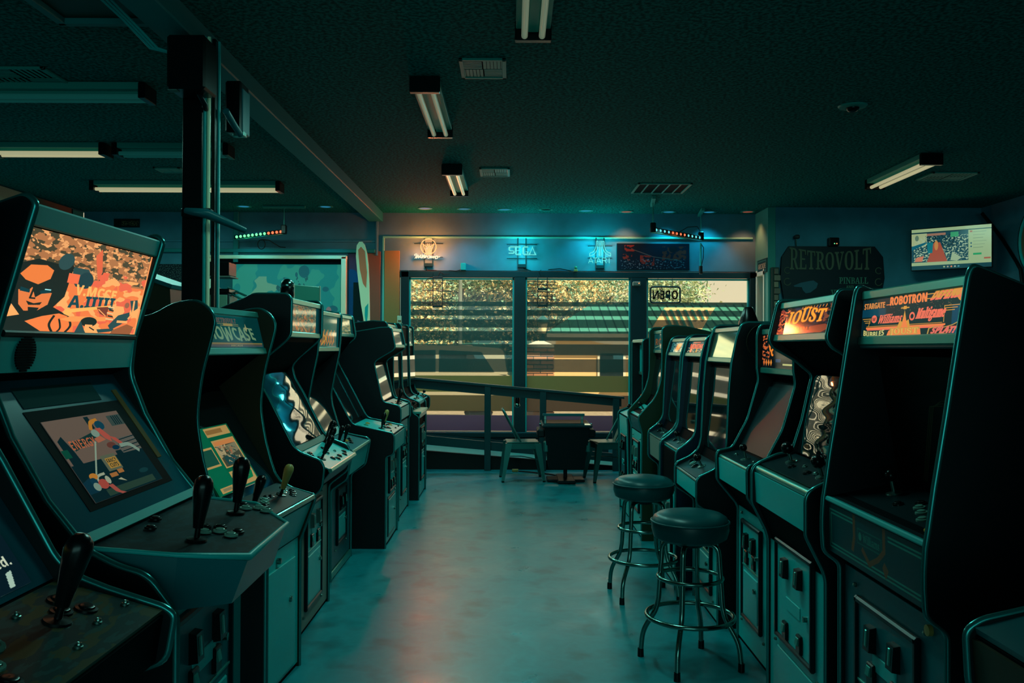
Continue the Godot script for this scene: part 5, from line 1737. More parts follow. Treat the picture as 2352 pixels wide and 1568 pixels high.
	# --- fourth
	c = cabinet("left machine with glowing yellow scrawl on its marquee and a light grey-framed screen", -1, 5.65, 6.38, 0.0,
		[-1.175, 0, -1.175, 0.60, -1.07, 0.67, -1.037, 0.845, -1.06, 0.865, -1.139, 0.88, -1.21, 0.895, -1.26, 0.92, -1.315, 1.10, -1.325, 1.18, -1.30, 1.32, -1.267, 1.478, -1.258, 1.58, -1.25, 1.755, -1.27, 1.775, -1.72, 1.70],
		[-1.185, 0, -1.185, 0.62, -1.08, 0.675, -1.045, 0.845, -1.25, 0.895, -1.46, 1.33, -1.30, 1.47, -1.275, 1.50, -1.268, 1.755, -1.29, 1.765, -1.7, 1.70], -1.75)
	slab(c, "screen_glass", v2(-1.275, 0.945), v2(-1.45, 1.31), M.screen_glass, 0.006)
	slab(c, "screen_edge_strip", v2(-1.252, 0.9), v2(-1.275, 0.945), M.panel_teal, 0.008)
	slab(c, "control_panel", v2(-1.045, 0.846), v2(-1.245, 0.894), M.panel_dark, 0.005)
	bar(c, "panel_edge", v2(-1.042, 0.84), v2(0.022, 0.022), M.metal_teal, 0.3)
	slab(c, "front_apron", v2(-1.078, 0.68), v2(-1.047, 0.83), M.panel_teal, 0.006)
	controls(c, v2(-1.045, 0.846), v2(-1.245, 0.894), [[-0.1, 0.5, "bat", k], [-0.32, 0.55, "bat", k]], [[0.02, 0.5, M.button_yellow], [0.07, 0.55, k], [0.1, 0.4, k], [-0.02, 0.3, k], [0.2, 0.5, k], [0.26, 0.55, M.button_clear]])
	p = Print.new(256, 160, Color8(40, 110, 100))
	p.rect(0, 0, 1, 0.5, Color8(60, 120, 104))
	for i in 18:
		p.stroke([0.05 + 0.042 * i, 0.92 - 0.05 * (i % 3), 0.13 + 0.04 * i - 0.1 * (i % 2), 0.45 + 0.06 * (i % 4)], 0.05, Color8(236, 160 - 8 * (i % 4), 66))
	p.stroke([0.1, 0.5, 0.4, 0.7, 0.2, 0.9], 0.06, Color8(240, 180, 80))
	p.rect(0.86, 0, 0.14, 1, Color8(6, 78, 78))
	marquee(c, v2(-1.278, 1.51), v2(-1.268, 1.75), lit_print("scrawl_marquee_print", p.tex(), 0.42, 0.06))
	slab(c, "front_panel", v2(-1.185, 0.06), v2(-1.185, 0.61), M.panel_dark, 0.005)
	bar(c, "kick_strip", v2(-1.18, 0.03), v2(0.02, 0.05), M.metal_teal)
	coin_door(c, -1.18, 0.2, 0.56, 0.0, 0.3, 0, "panel_dark")

	# --- fifth
	c = cabinet("left machine with a pale marquee, a light-topped control shelf and one wooden stick", -1, 6.6, 7.3, 0.0,
		[-0.958, 0, -0.958, 0.70, -0.897, 0.715, -0.893, 0.85, -0.91, 0.873, -1.2, 0.935, -1.23, 0.97, -1.455, 1.39, -1.465, 1.44, -1.43, 1.51, -1.318, 1.60, -1.312, 1.63, -1.335, 1.775, -1.36, 1.79, -1.42, 1.797, -1.72, 1.75],
		[-0.965, 0, -0.965, 0.71, -0.905, 0.725, -0.90, 0.857, -1.22, 0.92, -1.25, 0.94, -1.49, 1.39, -1.34, 1.585, -1.33, 1.61, -1.355, 1.77, -1.37, 1.785, -1.7, 1.75], -1.75)
	slab(c, "screen_glass", v2(-1.255, 0.95), v2(-1.48, 1.375), M.screen_glass, 0.006)
	slab(c, "control_panel", v2(-0.905, 0.86), v2(-1.22, 0.923), M.panel_teal, 0.008)
	slab(c, "front_apron", v2(-0.903, 0.73), v2(-0.9, 0.852), M.panel_teal, 0.006)
	controls(c, v2(-0.905, 0.86), v2(-1.22, 0.923), [[-0.22, 0.36, "bat", k], [0.2, 0.42, "bat", M.knob_wood]],
		[[-0.2, 0.75, M.button_green, 0.016], [0.0, 0.78, M.button_yellow, 0.016], [-0.08, 0.3, k], [-0.02, 0.34, k], [-0.05, 0.22, k], [0.02, 0.26, k], [0.28, 0.36, k], [0.33, 0.3, M.button_yellow], [0.38, 0.34, k], [-0.3, 0.1, k, 0.007], [0.1, 0.1, k, 0.007], [0.35, 0.1, k, 0.007]], 0.008)
	p = Print.new(160, 128, Color8(90, 130, 100))
	p.blotch(51, 5.0, 0.0, Color8(170, 170, 110, 255))
	p.oval(0.15, 0.5, 0.16, 0.35, Color8(230, 160, 90))
	p.rect(0.86, 0, 0.14, 1, Color8(6, 78, 78))
	marquee(c, v2(-1.335, 1.62), v2(-1.352, 1.765), lit_print("pale_marquee_print", p.tex(), 0.35, 0.06))
	slab(c, "front_panel", v2(-0.965, 0.02), v2(-0.965, 0.70), M.panel_teal, 0.005)
	coin_door(c, -0.96, 0.40, 0.68, 0.0, 0.34, 1, "panel_teal", false)
	coin_door_cash(c, -0.96, 0.07, 0.34, 0.0, 0.34)

	# --- sixth
	c = cabinet("left machine with a small forward head and a tall narrow screen, two black sticks", -1, 7.65, 8.4, 0.0,
		[-0.995, 0, -0.995, 0.85, -0.979, 0.87, -0.979, 0.99, -1.004, 1.013, -1.126, 1.042, -1.146, 1.076, -1.206, 1.344, -1.2136, 1.386, -1.193, 1.417, -1.136, 1.451, -1.045, 1.505, -1.03, 1.53, -1.063, 1.689, -1.083, 1.70, -1.16, 1.697, -1.72, 1.6],
		[-1.005, 0, -1.005, 0.86, -0.99, 0.875, -0.99, 0.985, -1.14, 1.03, -1.235, 1.39, -1.05, 1.51, -1.045, 1.53, -1.078, 1.685, -1.1, 1.69, -1.7, 1.6], -1.75)
	slab(c, "screen_glass", v2(-1.147, 1.05), v2(-1.228, 1.36), M.screen_glass, 0.006)
	slab(c, "control_panel", v2(-0.993, 0.988), v2(-1.138, 1.031), M.panel_teal, 0.006)
	slab(c, "front_apron", v2(-0.99, 0.88), v2(-0.99, 0.98), M.panel_teal, 0.006)
	controls(c, v2(-0.993, 0.988), v2(-1.138, 1.031), [[-0.1, 0.35, "bat", k], [0.12, 0.5, "bat", k]], [[0.0, 0.4, k], [0.05, 0.3, k], [0.24, 0.5, k], [0.3, 0.4, k], [0.28, 0.55, M.button_yellow], [-0.25, 0.6, k]])
	p = Print.new(96, 96, Color8(10, 84, 84))
	p.rect(0.1, 0.3, 0.7, 0.12, Color8(150, 170, 120))
	marquee(c, v2(-1.047, 1.535), v2(-1.078, 1.68), lit_print("teal_marquee_print", p.tex(), 0.12, 0.06))
	slab(c, "front_panel", v2(-1.005, 0.02), v2(-1.005, 0.85), M.panel_teal, 0.005)
	coin_door(c, -1.0, 0.2, 0.75, 0.0, 0.34, 0, "panel_teal")

	# --- seventh to ninth: slim, side by side towards the street windows
	var fronts := [
		["slim left machine with a flat shelf-like control top, nearest of three slim ones", 8.7, 9.4, [-0.93, 0, -0.93, 0.83, -0.995, 0.87, -0.995, 0.93, -1.02, 0.945, -1.12, 0.985, -1.16, 1.03, -1.186, 1.12, -1.19, 1.45, -1.25, 1.755, -1.27, 1.782, -1.4, 1.79, -1.72, 1.75], 0.86, -0.905],
		["slim left machine with a clear sign holder on top, middle of three", 9.45, 10.15, [-1.0, 0, -1.0, 0.80, -1.003, 0.90, -1.03, 0.935, -1.12, 0.97, -1.165, 1.0, -1.187, 1.06, -1.20, 1.45, -1.207, 1.76, -1.225, 1.785, -1.72, 1.75], 0.92, -1.01],
		["slim left machine nearest to the ramp rail and the street windows", 10.2, 10.8, [-1.07, 0, -1.07, 0.74, -1.02, 0.80, -1.02, 0.915, -1.05, 0.935, -1.15, 0.97, -1.19, 1.0, -1.21, 1.06, -1.22, 1.4, -1.226, 1.765, -1.245, 1.785, -1.72, 1.75], 0.91, -1.03]]
	for i in 3:
		var f: Array = fronts[i]
		var o: Array = f[3]
		var inner := []
		for j in range(0, o.size(), 2):
			inner.append(o[j] - 0.016)
			inner.append(o[j + 1] - (0.012 if o[j + 1] > 1.5 else 0.0))
		c = cabinet(f[0], -1, f[1], f[2], 0.0, o, inner, -1.75)
		var u: float = f[5]
		if i == 0:
			put("control_panel", sh().box(Vector3((u - 1.12) / 2 - UC, 0.872, 0), Vector3(1.12 + u, 0.024, c.w - 0.02), 0.004), M.metal_teal, c.root)
		else:
			slab(c, "control_panel", v2(u - 0.015, f[4]), v2(-1.14, 0.965), M.panel_teal, 0.01)
		slab(c, "front_apron", v2(u - 0.02, 0.82), v2(u - 0.016, f[4]) if i > 0 else v2(u - 0.02, 0.86), M.panel_teal, 0.008)
		controls(c, v2(u - 0.015, f[4]), v2(-1.14, 0.965 if i > 0 else 0.9), [[0.0, 0.5, "ball", k]], [[0.15, 0.4, k], [0.22, 0.5, M.button_clear], [-0.2, 0.5, k]], 0.014)
		slab(c, "screen_glass", v2(-1.205, 1.08), v2(-1.215, 1.43), M.screen_glass, 0.01)
		p = Print.new(64, 96, Color8(30, 80, 76))
		p.blotch(61 + i, 8.0, 0.05, [Color8(190, 130, 90, 255), Color8(200, 110, 70, 255), Color8(140, 150, 120, 255)][i])
		marquee(c, v2(-1.225 - 0.01 * i, 1.56), v2(-1.262 if i == 0 else -1.235 - 0.01 * i, 1.745), lit_print("slim_marquee_print_%d" % i, p.tex(), 0.25, 0.08), 0.014)
		slab(c, "front_panel", v2(o[0] - 0.016, 0.02), v2(o[0] - 0.016, 0.72), M.panel_teal, 0.01)
		coin_door(c, o[0] - 0.006, 0.18, 0.7, 0.0, 0.32, 1, "panel_teal")

	# things standing on the machines
	var lamp := thing("disco_lamp", "disco lamp with a clear dome on a dark base, on the square-headed left machine", "disco lamp", Vector3(-1.235, 1.80, -4.78))
	put("base", sh().lathe([Vector2(0, 0), Vector2(0.036, 0), Vector2(0.038, 0.01), Vector2(0.037, 0.05), Vector2(0.03, 0.06), Vector2(0, 0.06)], Vector3.ZERO, 18), M.black_plastic, lamp)
	put("dome", sh().ball(Vector3(0, 0.062, 0), 0.036, 18, 10), M.chrome, lamp)
	var top := thing("topper_plate", "clear upright topper plate with bright edges on the scrawl-marquee machine", "topper", Vector3(-1.405, 1.768, -5.95), PI / 2 - 0.55)
	bx("plate", Vector3(0, 0.09, 0), Vector3(0.24, 0.17, 0.012), mat("topper_green", Color8(60, 128, 112), 0.2), top)
	for s in [-1.0, 1.0]:
		bx("edge_strip", Vector3(s * 0.123, 0.09, 0), Vector3(0.008, 0.18, 0.02), M.white_paint, top, 0.002)
	var hold := thing("sign_holder", "small clear card holder on top of a slim left machine by the window frame", "card holder", Vector3(-1.245, 1.783, -9.6), PI / 2 - 0.6)
	bx("card", Vector3(0, 0.052, 0.002), Vector3(0.07, 0.08, 0.006), M.white_paint, hold, 0.002)
	bx("card_stripe", Vector3(0, 0.035, 0.006), Vector3(0.05, 0.02, 0.003), M.strip_red, hold, 0.001)
	bx("foot", Vector3(0, 0.005, 0), Vector3(0.08, 0.01, 0.04), M.panel_grey, hold, 0.002)

func coin_door_cash(c: Cab, u: float, v0: float, v1: float, wc: float, ww: float) -> void:
	var x := u - UC
	var d := put("cash_door", sh().box(Vector3(x + 0.004, (v0 + v1) / 2, wc), Vector3(0.014, v1 - v0, ww), 0.005), M.panel_teal, c.root)
	put("frame", sh().box(Vector3(x + 0.002, (v0 + v1) / 2, wc + 0.01), Vector3(0.01, v1 - v0 + 0.03, ww + 0.03), 0.004), M.dark_metal, d)
	put("lock", sh().lathe([Vector2(0, 0), Vector2(0.012, 0), Vector2(0.012, 0.012), Vector2(0, 0.013)], Vector3(x + 0.011, v0 + 0.16, wc - ww * 0.28), 12, Basis(Vector3.UP, Vector3.RIGHT, Vector3.BACK)), M.chrome, d)

# orange backlit comic spread: a frowning man at the left, rubble, block title, a small fighter at the right
func comic_print() -> Texture2D:
	var p := Print.new(640, 512, Color8(236, 122, 66))
	var ink := Color8(30, 40, 36)
	var slate := Color8(44, 74, 74)
	var pale := Color8(255, 168, 98)
	p.rect(0, 0, 1, 0.42, Color8(170, 112, 70))
	p.blotch(71, 9.0, 0.06, Color8(70, 66, 48, 255), Rect2(0, 0, 1, 0.4))
	p.blotch(72, 14.0, 0.22, Color8(230, 160, 100, 255), Rect2(0, 0, 1, 0.38))
	p.blotch(73, 4.0, 0.12, pale, Rect2(0.3, 0.35, 0.7, 0.65))
	p.blotch(74, 4.5, 0.18, Color8(230, 100, 70, 255), Rect2(0.3, 0.3, 0.7, 0.7))
	# hooded head
	p.pl([0.0, 0.36, 0.12, 0.28, 0.26, 0.3, 0.31, 0.2, 0.36, 0.3, 0.34, 0.62, 0.28, 0.74, 0.4, 0.82, 0.36, 1, 0, 1], ink)
	p.pl([0.03, 0.45, 0.08, 0.35, 0.18, 0.33, 0.23, 0.37, 0.22, 0.46, 0.15, 0.53, 0.07, 0.5], Color8(232, 124, 62))
	p.pl([0.04, 0.6, 0.1, 0.6, 0.12, 0.56, 0.15, 0.66, 0.2, 0.6, 0.25, 0.6, 0.24, 0.72, 0.18, 0.79, 0.1, 0.8, 0.06, 0.74], Color8(226, 122, 66))
	p.pl([0.05, 0.57, 0.11, 0.59, 0.11, 0.62, 0.05, 0.61], Color8(20, 60, 66))
	p.pl([0.17, 0.59, 0.24, 0.56, 0.24, 0.6, 0.18, 0.62], Color8(20, 60, 66))
	p.rect(0.2, 0.565, 0.04, 0.012, Color8(150, 220, 220))
	p.pl([0.1, 0.7, 0.15, 0.72, 0.2, 0.7, 0.19, 0.73, 0.12, 0.74], ink)
	p.pl([0.12, 0.76, 0.19, 0.76, 0.17, 0.82, 0.13, 0.82], ink)
	p.stroke([0.13, 0.57, 0.12, 0.67, 0.15, 0.67], 0.015, ink)
	p.pl([0.02, 0.74, 0.08, 0.84, 0.0, 0.87], pale)
	p.pl([0.12, 0.9, 0.22, 0.84, 0.33, 0.8, 0.44, 0.84, 0.46, 1.0, 0.24, 1.0], Color8(240, 126, 66))
	p.stroke([0.3, 0.83, 0.28, 0.92, 0.31, 1.0], 0.02, ink, true)
	p.stroke([0.4, 0.83, 0.43, 0.92, 0.4, 1.0], 0.02, ink, true)
	p.stroke([0.34, 0.86, 0.36, 0.95, 0.34, 1.0], 0.016, ink, true)
	p.oval(0.3, 0.26, 0.05, 0.09, slate, 0.3)
	p.pl([0.36, 0.42, 0.36, 0.3, 0.47, 0.3, 0.5, 0.36, 0.5, 0.5, 0.4, 0.5], slate)
	p.oval(0.47, 0.42, 0.055, 0.09, Color8(34, 62, 66))
	p.rect(0.335, 0.37, 0.08, 0.1, Color8(240, 110, 70))
	p.pl([0.5, 0.14, 0.54, 0.05, 0.58, 0.3, 0.56, 0.42], Color8(220, 100, 66))
	# block title in two rows
	words(p, "V.MCCE", 0.41, 0.475, 0.33, 0.11, Color8(255, 178, 96), false, 2, 0.03)
	words(p, "A.IIIII", 0.38, 0.6, 0.36, 0.13, Color8(30, 70, 76), false, 3, 0.03)
	p.pl([0.37, 0.75, 0.72, 0.66, 0.71, 0.69, 0.42, 0.78, 0.4, 0.82, 0.36, 0.8], Color8(250, 178, 92))
	# beam of light
	p.pl([0.34, 0.86, 0.42, 0.82, 0.7, 0.8, 0.7, 0.85, 0.42, 0.88], Color8(246, 150, 80))
	p.pl([0.6, 0.7, 0.7, 0.68, 0.7, 0.8, 0.64, 0.77], Color8(120, 60, 44))
	p.stroke([0.62, 0.72, 0.69, 0.79], 0.01, pale)
	# a bent mechanical arm and a small figure in trousers
	for i in 5:
		p.stroke([0.7 + 0.012 * (i % 2), 0.68 + 0.035 * i, 0.76, 0.69 + 0.034 * i], 0.018, Color8(40, 46, 40) if i % 2 else Color8(230, 190, 130))
	p.pl([0.75, 0.66, 0.83, 0.66, 0.85, 0.72, 0.82, 0.8, 0.78, 0.84, 0.75, 0.78], pale)
	p.oval(0.86, 0.64, 0.022, 0.035, Color8(150, 96, 70))
	p.pl([0.8, 0.77, 0.9, 0.72, 0.91, 0.8, 0.84, 0.88, 0.76, 0.95, 0.73, 0.9], slate)
	p.pl([0.88, 0.58, 0.95, 0.56, 0.97, 0.66, 0.92, 0.72], slate)
	p.stroke([0.92, 0.58, 0.93, 0.74, 0.9, 0.8], 0.02, pale)
	p.pl([0.8, 0.83, 0.9, 0.83, 0.9, 0.86, 0.8, 0.86], pale)
	# lower figures
	p.oval(0.565, 0.87, 0.065, 0.055, ink)
	p.pl([0.54, 0.9, 0.6, 0.9, 0.6, 1.0, 0.54, 1.0], pale)
	p.stroke([0.58, 0.93, 0.62, 0.96], 0.012, ink)
	p.pl([0.47, 1.0, 0.5, 0.86, 0.54, 0.96, 0.56, 1.0], slate)
	p.pl([0.64, 0.95, 0.78, 0.93, 0.8, 0.96, 0.66, 0.99], slate)
	p.pl([0.78, 0.95, 0.9, 0.87, 0.97, 0.9, 0.95, 1.0, 0.76, 1.0], Color8(150, 88, 54))
	p.rect(0.985, 0, 0.015, 1, Color8(240, 150, 90))
	return p.tex()

# a street fight: grey sky, awnings, two masked fighters with a staff
func fight_print() -> Texture2D:
	var p := Print.new(400, 320, Color8(128, 110, 96))
	var dk := Color8(14, 46, 52)
	p.rect(0, 0.55, 1, 0.45, dk)
	p.pl([0.0, 0.7, 0.06, 0.62, 0.2, 0.62, 0.25, 1.0, 0, 1], dk)
	p.pl([0.03, 0.25, 0.1, 0.2, 0.14, 0.4, 0.16, 0.66, 0.03, 0.7], dk)
	p.rect(0.0, 0.36, 0.08, 0.1, Color8(14, 90, 70))
	p.rect(0.5, 0.02, 0.06, 0.16, dk)
	p.pl([0.15, 0.3, 0.48, 0.22, 0.5, 0.3, 0.16, 0.4], Color8(24, 64, 62))
	words(p, "ENERGY", 0.14, 0.27, 0.32, 0.11, Color8(220, 120, 80))
	p.rect(0.8, 0.05, 0.2, 0.14, Color8(70, 90, 84))
	for i in 4:
		p.rect(0.86 + 0.03 * i, 0.06, 0.015, 0.12, dk)
	p.rect(0.7, 0.35, 0.3, 0.2, Color8(112, 112, 102))
	for i in 4:
		p.stroke([0.72, 0.38 + 0.05 * i, 1.0, 0.36 + 0.05 * i], 0.012, dk)
	p.pl([0.62, 0.5, 0.7, 0.5, 0.74, 0.7, 0.6, 0.72], dk)
	p.rect(0.38, 0.52, 0.2, 0.2, Color8(110, 120, 96))
	p.rect(0.42, 0.56, 0.15, 0.13, Color8(210, 160, 70))
	words(p, "FANCY", 0.43, 0.57, 0.13, 0.05, dk)
	words(p, "CUTS", 0.44, 0.63, 0.11, 0.05, dk)
	p.rect(0.36, 0.74, 0.1, 0.05, Color8(200, 130, 70))
	p.rect(0.48, 0.72, 0.08, 0.05, Color8(200, 130, 70))
	p.rect(0.2, 0.9, 0.7, 0.08, Color8(50, 80, 66))
	p.pl([0.0, 0.76, 0.1, 0.72, 0.2, 0.8, 0.12, 0.9, 0, 0.9], Color8(18, 62, 78))
	# fighters
	p.stroke([0.2, 0.72, 0.45, 0.34], 0.022, Color8(170, 196, 170))
	p.stroke([0.18, 0.86, 0.2, 0.74, 0.3, 0.72], 0.03, Color8(190, 200, 170), true)
	p.oval(0.16, 0.72, 0.05, 0.04, Color8(230, 150, 60))
	p.oval(0.13, 0.77, 0.04, 0.04, Color8(20, 70, 90))
	p.oval(0.22, 0.83, 0.06, 0.06, Color8(200, 90, 76))
	p.oval(0.13, 0.84, 0.04, 0.05, Color8(150, 180, 160))
	p.pl([0.26, 0.86, 0.32, 0.86, 0.36, 0.96, 0.42, 1.0, 0.36, 1.0, 0.3, 0.95], Color8(196, 96, 84))
	p.oval(0.3, 0.8, 0.03, 0.05, Color8(190, 200, 170))
	p.stroke([0.5, 0.18, 0.55, 0.1, 0.64, 0.08], 0.05, Color8(226, 150, 56), true)
	p.oval(0.64, 0.15, 0.06, 0.06, Color8(20, 80, 100))
	p.oval(0.52, 0.24, 0.05, 0.05, Color8(150, 180, 160))
	p.pl([0.55, 0.18, 0.62, 0.18, 0.68, 0.3, 0.66, 0.38, 0.6, 0.32], Color8(210, 100, 84))
	p.pl([0.46, 0.3, 0.56, 0.28, 0.6, 0.34, 0.48, 0.36], Color8(206, 120, 90))
	p.pl([0.66, 0.3, 0.74, 0.34, 0.8, 0.44, 0.74, 0.44], Color8(206, 96, 80))
	p.stroke([0.74, 0.45, 0.86, 0.46, 0.94, 0.56], 0.05, Color8(150, 180, 160), true)
	p.oval(0.62, 0.42, 0.06, 0.04, Color8(120, 70, 60))
	p.oval(0.66, 0.46, 0.05, 0.03, Color8(14, 60, 84))
	p.pl([0.42, 0.83, 0.47, 0.82, 0.52, 0.88], Color8(200, 200, 160))
	p.oval(0.82, 0.82, 0.07, 0.03, Color8(24, 70, 74))
	return p.tex()

# a green menu with a comic page and a token plaque
func menu_print() -> Texture2D:
	var p := Print.new(400, 320, Color8(6, 84, 54))
	var tan_ := Color8(170, 138, 80)
	p.rect(0, 0, 0.4, 1, Color8(4, 92, 62))
	p.pl([0.4, 0.02, 0.97, 0.02, 0.97, 0.16, 0.4, 0.16], tan_)
	p.pl([0.42, 0.05, 0.8, 0.05, 0.8, 0.12, 0.42, 0.12], Color8(130, 96, 50))
	p.rect(0.42, 0.22, 0.55, 0.44, tan_)
	p.rect(0.45, 0.24, 0.49, 0.4, Color8(60, 62, 46))
	p.rect(0.45, 0.24, 0.49, 0.07, Color8(190, 120, 66))
	p.pl([0.45, 0.31, 0.62, 0.31, 0.6, 0.46, 0.45, 0.5], Color8(150, 136, 100))
	p.pl([0.64, 0.33, 0.94, 0.31, 0.94, 0.44, 0.7, 0.48], Color8(118, 112, 84))
	p.pl([0.5, 0.5, 0.66, 0.46, 0.8, 0.52, 0.74, 0.62, 0.52, 0.62], Color8(28, 62, 62))
	var gen := RandomNumberGenerator.new()
	gen.seed = 8
	for i in 46:
		var x := gen.randf_range(0.46, 0.88)
		var y := gen.randf_range(0.31, 0.6)
		p.stroke([x, y, x + gen.randf_range(-0.03, 0.06), y + gen.randf_range(-0.03, 0.03), x + gen.randf_range(0.0, 0.06), y + gen.randf_range(0.0, 0.04)], gen.randf_range(0.006, 0.018), [Color8(170, 150, 110), Color8(20, 48, 46), Color8(60, 70, 54), Color8(160, 92, 60), Color8(110, 110, 84)][i % 5])
	p.pl([0.42, 0.72, 0.97, 0.72, 0.97, 0.94, 0.9, 0.97, 0.5, 0.97, 0.42, 0.92], tan_)
	p.pl([0.47, 0.75, 0.9, 0.75, 0.94, 0.8, 0.9, 0.9, 0.55, 0.92, 0.46, 0.86], Color8(10, 110, 60))
	p.oval(0.53, 0.83, 0.035, 0.05, Color8(210, 150, 80))
	p.oval(0.545, 0.79, 0.02, 0.03, Color8(210, 150, 80))
	words(p, "FREEPLAY", 0.62, 0.8, 0.22, 0.06, Color8(170, 110, 60))
	p.rect(0.05, 0.9, 0.34, 0.08, tan_)
	p.rect(0.1, 0.92, 0.2, 0.04, Color8(120, 116, 80))
	p.rect(0.02, 0.3, 0.34, 0.3, tan_)
	p.rect(0.04, 0.33, 0.3, 0.24, Color8(20, 70, 56))
	return p.tex()

func right_row() -> void:
	var c: Cab
	var k: StandardMaterial3D = M.black_plastic
	var p: Print
	# --- nearest, only a corner of its control panel in the frame
	c = cabinet("nearest right machine, only the corner of its control panel in the frame", 1, 1.0, 1.66, 0.0,
		[-0.95, 0, -0.95, 0.84, -0.868, 0.88, -0.862, 0.99, -0.89, 1.01, -1.02, 1.04, -1.1, 1.09, -1.2, 1.5, -1.15, 1.55, -1.2, 1.78, -1.25, 1.8],
		[-0.96, 0, -0.96, 0.84, -0.88, 0.89, -0.872, 0.985, -1.06, 1.035, -1.25, 1.5, -1.18, 1.55, -1.22, 1.77], -1.8)
	slab(c, "control_panel", v2(-0.874, 0.988), v2(-1.055, 1.034), M.panel_dark, 0.012)
	slab(c, "front_apron", v2(-0.88, 0.895), v2(-0.873, 0.98), M.cabinet_brown, 0.008)
	controls(c, v2(-0.874, 0.988), v2(-1.055, 1.034), [[0.0, 0.5, "ball", k]], [[-0.25, 0.7, M.button_clear], [-0.32, 0.6, M.button_yellow]], 0.012)
	slab(c, "screen_glass", v2(-1.07, 1.06), v2(-1.24, 1.48), M.screen_glass)
	slab(c, "front_panel", v2(-0.96, 0.02), v2(-0.96, 0.83), M.panel_dark)

	# --- the big many-games machine
	c = cabinet("tall right machine in front with many game names on an orange-lit marquee", 1, 2.15, 2.88, 0.0,
		[-1.084, 0, -1.084, 0.82, -1.03, 0.86, -1.0256, 0.93, -1.0256, 0.97, -1.029, 1.03, -1.037, 1.08, -1.051, 1.18, -1.08, 1.357, -1.107, 1.53, -1.1245, 1.64, -1.135, 1.705, -1.145, 1.729, -1.26, 1.683, -1.85, 1.45],
		[-1.10, 0, -1.10, 0.83, -1.05, 0.86, -1.045, 1.03, -1.06, 1.045, -1.30, 1.09, -1.41, 1.45, -1.16, 1.54, -1.155, 1.55, -1.165, 1.70, -1.19, 1.70, -1.84, 1.44], -1.88, "cabinet_black", "edge_trim", 0.02, 0.022)
	marquee(c, v2(-1.152, 1.548), v2(-1.163, 1.695), lit_print("many_games_marquee_print", games_print(), 0.85, 0.2))
	bar(c, "marquee_sill", v2(-1.15, 1.535), v2(0.02, 0.022), M.panel_dark)
	slab(c, "screen_glass", v2(-1.305, 1.10), v2(-1.405, 1.43), M.screen_glass, 0.004)
	p = Print.new(256, 320, Color8(4, 9, 11))
	p.oval(0.72, 0.28, 0.09, 0.075, Color8(18, 48, 48))
	words(p, "W", 0.68, 0.245, 0.08, 0.07, Color8(6, 20, 22))
	for i in 3:
		p.stroke([0.98, 0.3 + 0.018 * i, 0.55, 0.3 + 0.018 * i, 0.47 - 0.015 * i, 0.35, 0.3 - 0.015 * i, 0.92], 0.006, Color8(40, 44, 30))
	slab(c, "bezel_art", v2(-1.272, 1.085), v2(-1.205, 1.50), lit_print("bezel_print", p.tex(), 0.0, 0.35), 0.002)
	slab(c, "control_panel", v2(-1.048, 1.036), v2(-1.295, 1.086), M.panel_black, 0.006)
	controls(c, v2(-1.048, 1.036), v2(-1.295, 1.086), [[-0.3, 0.6, "ball", k]], [[0.02, 0.5, M.button_clear], [0.1, 0.42, M.button_clear], [0.18, 0.5, M.button_yellow], [0.2, 0.3, M.button_clear], [0.32, 0.4, M.button_clear], [0.36, 0.2, M.button_yellow, 0.018], [-0.1, 0.4, k], [-0.04, 0.6, k]])
	bar(c, "panel_edge", v2(-1.043, 1.033), v2(0.03, 0.016), M.panel_teal, 0.2)
	p = Print.new(512, 140, Color8(8, 58, 64))
	var ln := Color8(40, 116, 106)
	for i in 2:
		var a := 0.02 + 0.018 * i
		p.stroke([0.30, 0.12 + 0.07 * i, a, 0.12 + 0.07 * i, a, 0.88 - 0.07 * i, 0.98 - 0.018 * i, 0.88 - 0.07 * i, 0.98 - 0.018 * i, 0.12 + 0.07 * i, 0.66, 0.12 + 0.07 * i], 0.035, ln)
	p.rect(0.345, 0.22, 0.25, 0.3, Color8(24, 86, 82))
	p.rect(0.352, 0.25, 0.236, 0.24, Color8(8, 58, 64))
	p.oval(0.375, 0.37, 0.016, 0.08, ln)
	words(p, "Williams", 0.405, 0.29, 0.17, 0.16, ln, true)
	var rust := Color8(104, 66, 46)
	p.stroke([0.31, 0.02, 0.31, 0.45, 0.29, 0.7], 0.1, rust)
	p.stroke([0.62, 0.02, 0.62, 0.42, 0.56, 0.62, 0.47, 0.8, 0.40, 0.6], 0.1, rust)
	p.pl([0.24, 0.52, 0.3, 0.6, 0.28, 0.78, 0.3, 0.62], rust)
	p.pl([0.62, 0.6, 0.66, 0.72, 0.63, 0.9, 0.6, 0.72], rust)
	slab(c, "front_apron", v2(-1.05, 0.865), v2(-1.046, 1.022), lit_print("apron_print", p.tex(), 0.0, 0.35), 0.008)
	slab(c, "front_panel", v2(-1.10, 0.02), v2(-1.10, 0.82), M.panel_dark, 0.005)
	coin_door(c, -1.095, 0.20, 0.74, 0.02, 0.40, 0, "panel_dark")
	put("lock", sh().lathe([Vector2(0, 0), Vector2(0.015, 0), Vector2(0.015, 0.012), Vector2(0, 0.013)], Vector3(-1.095 - UC, 0.79, -0.24), 12, Basis(Vector3.UP, Vector3.RIGHT, Vector3.BACK)), M.knob_wood, c.root)

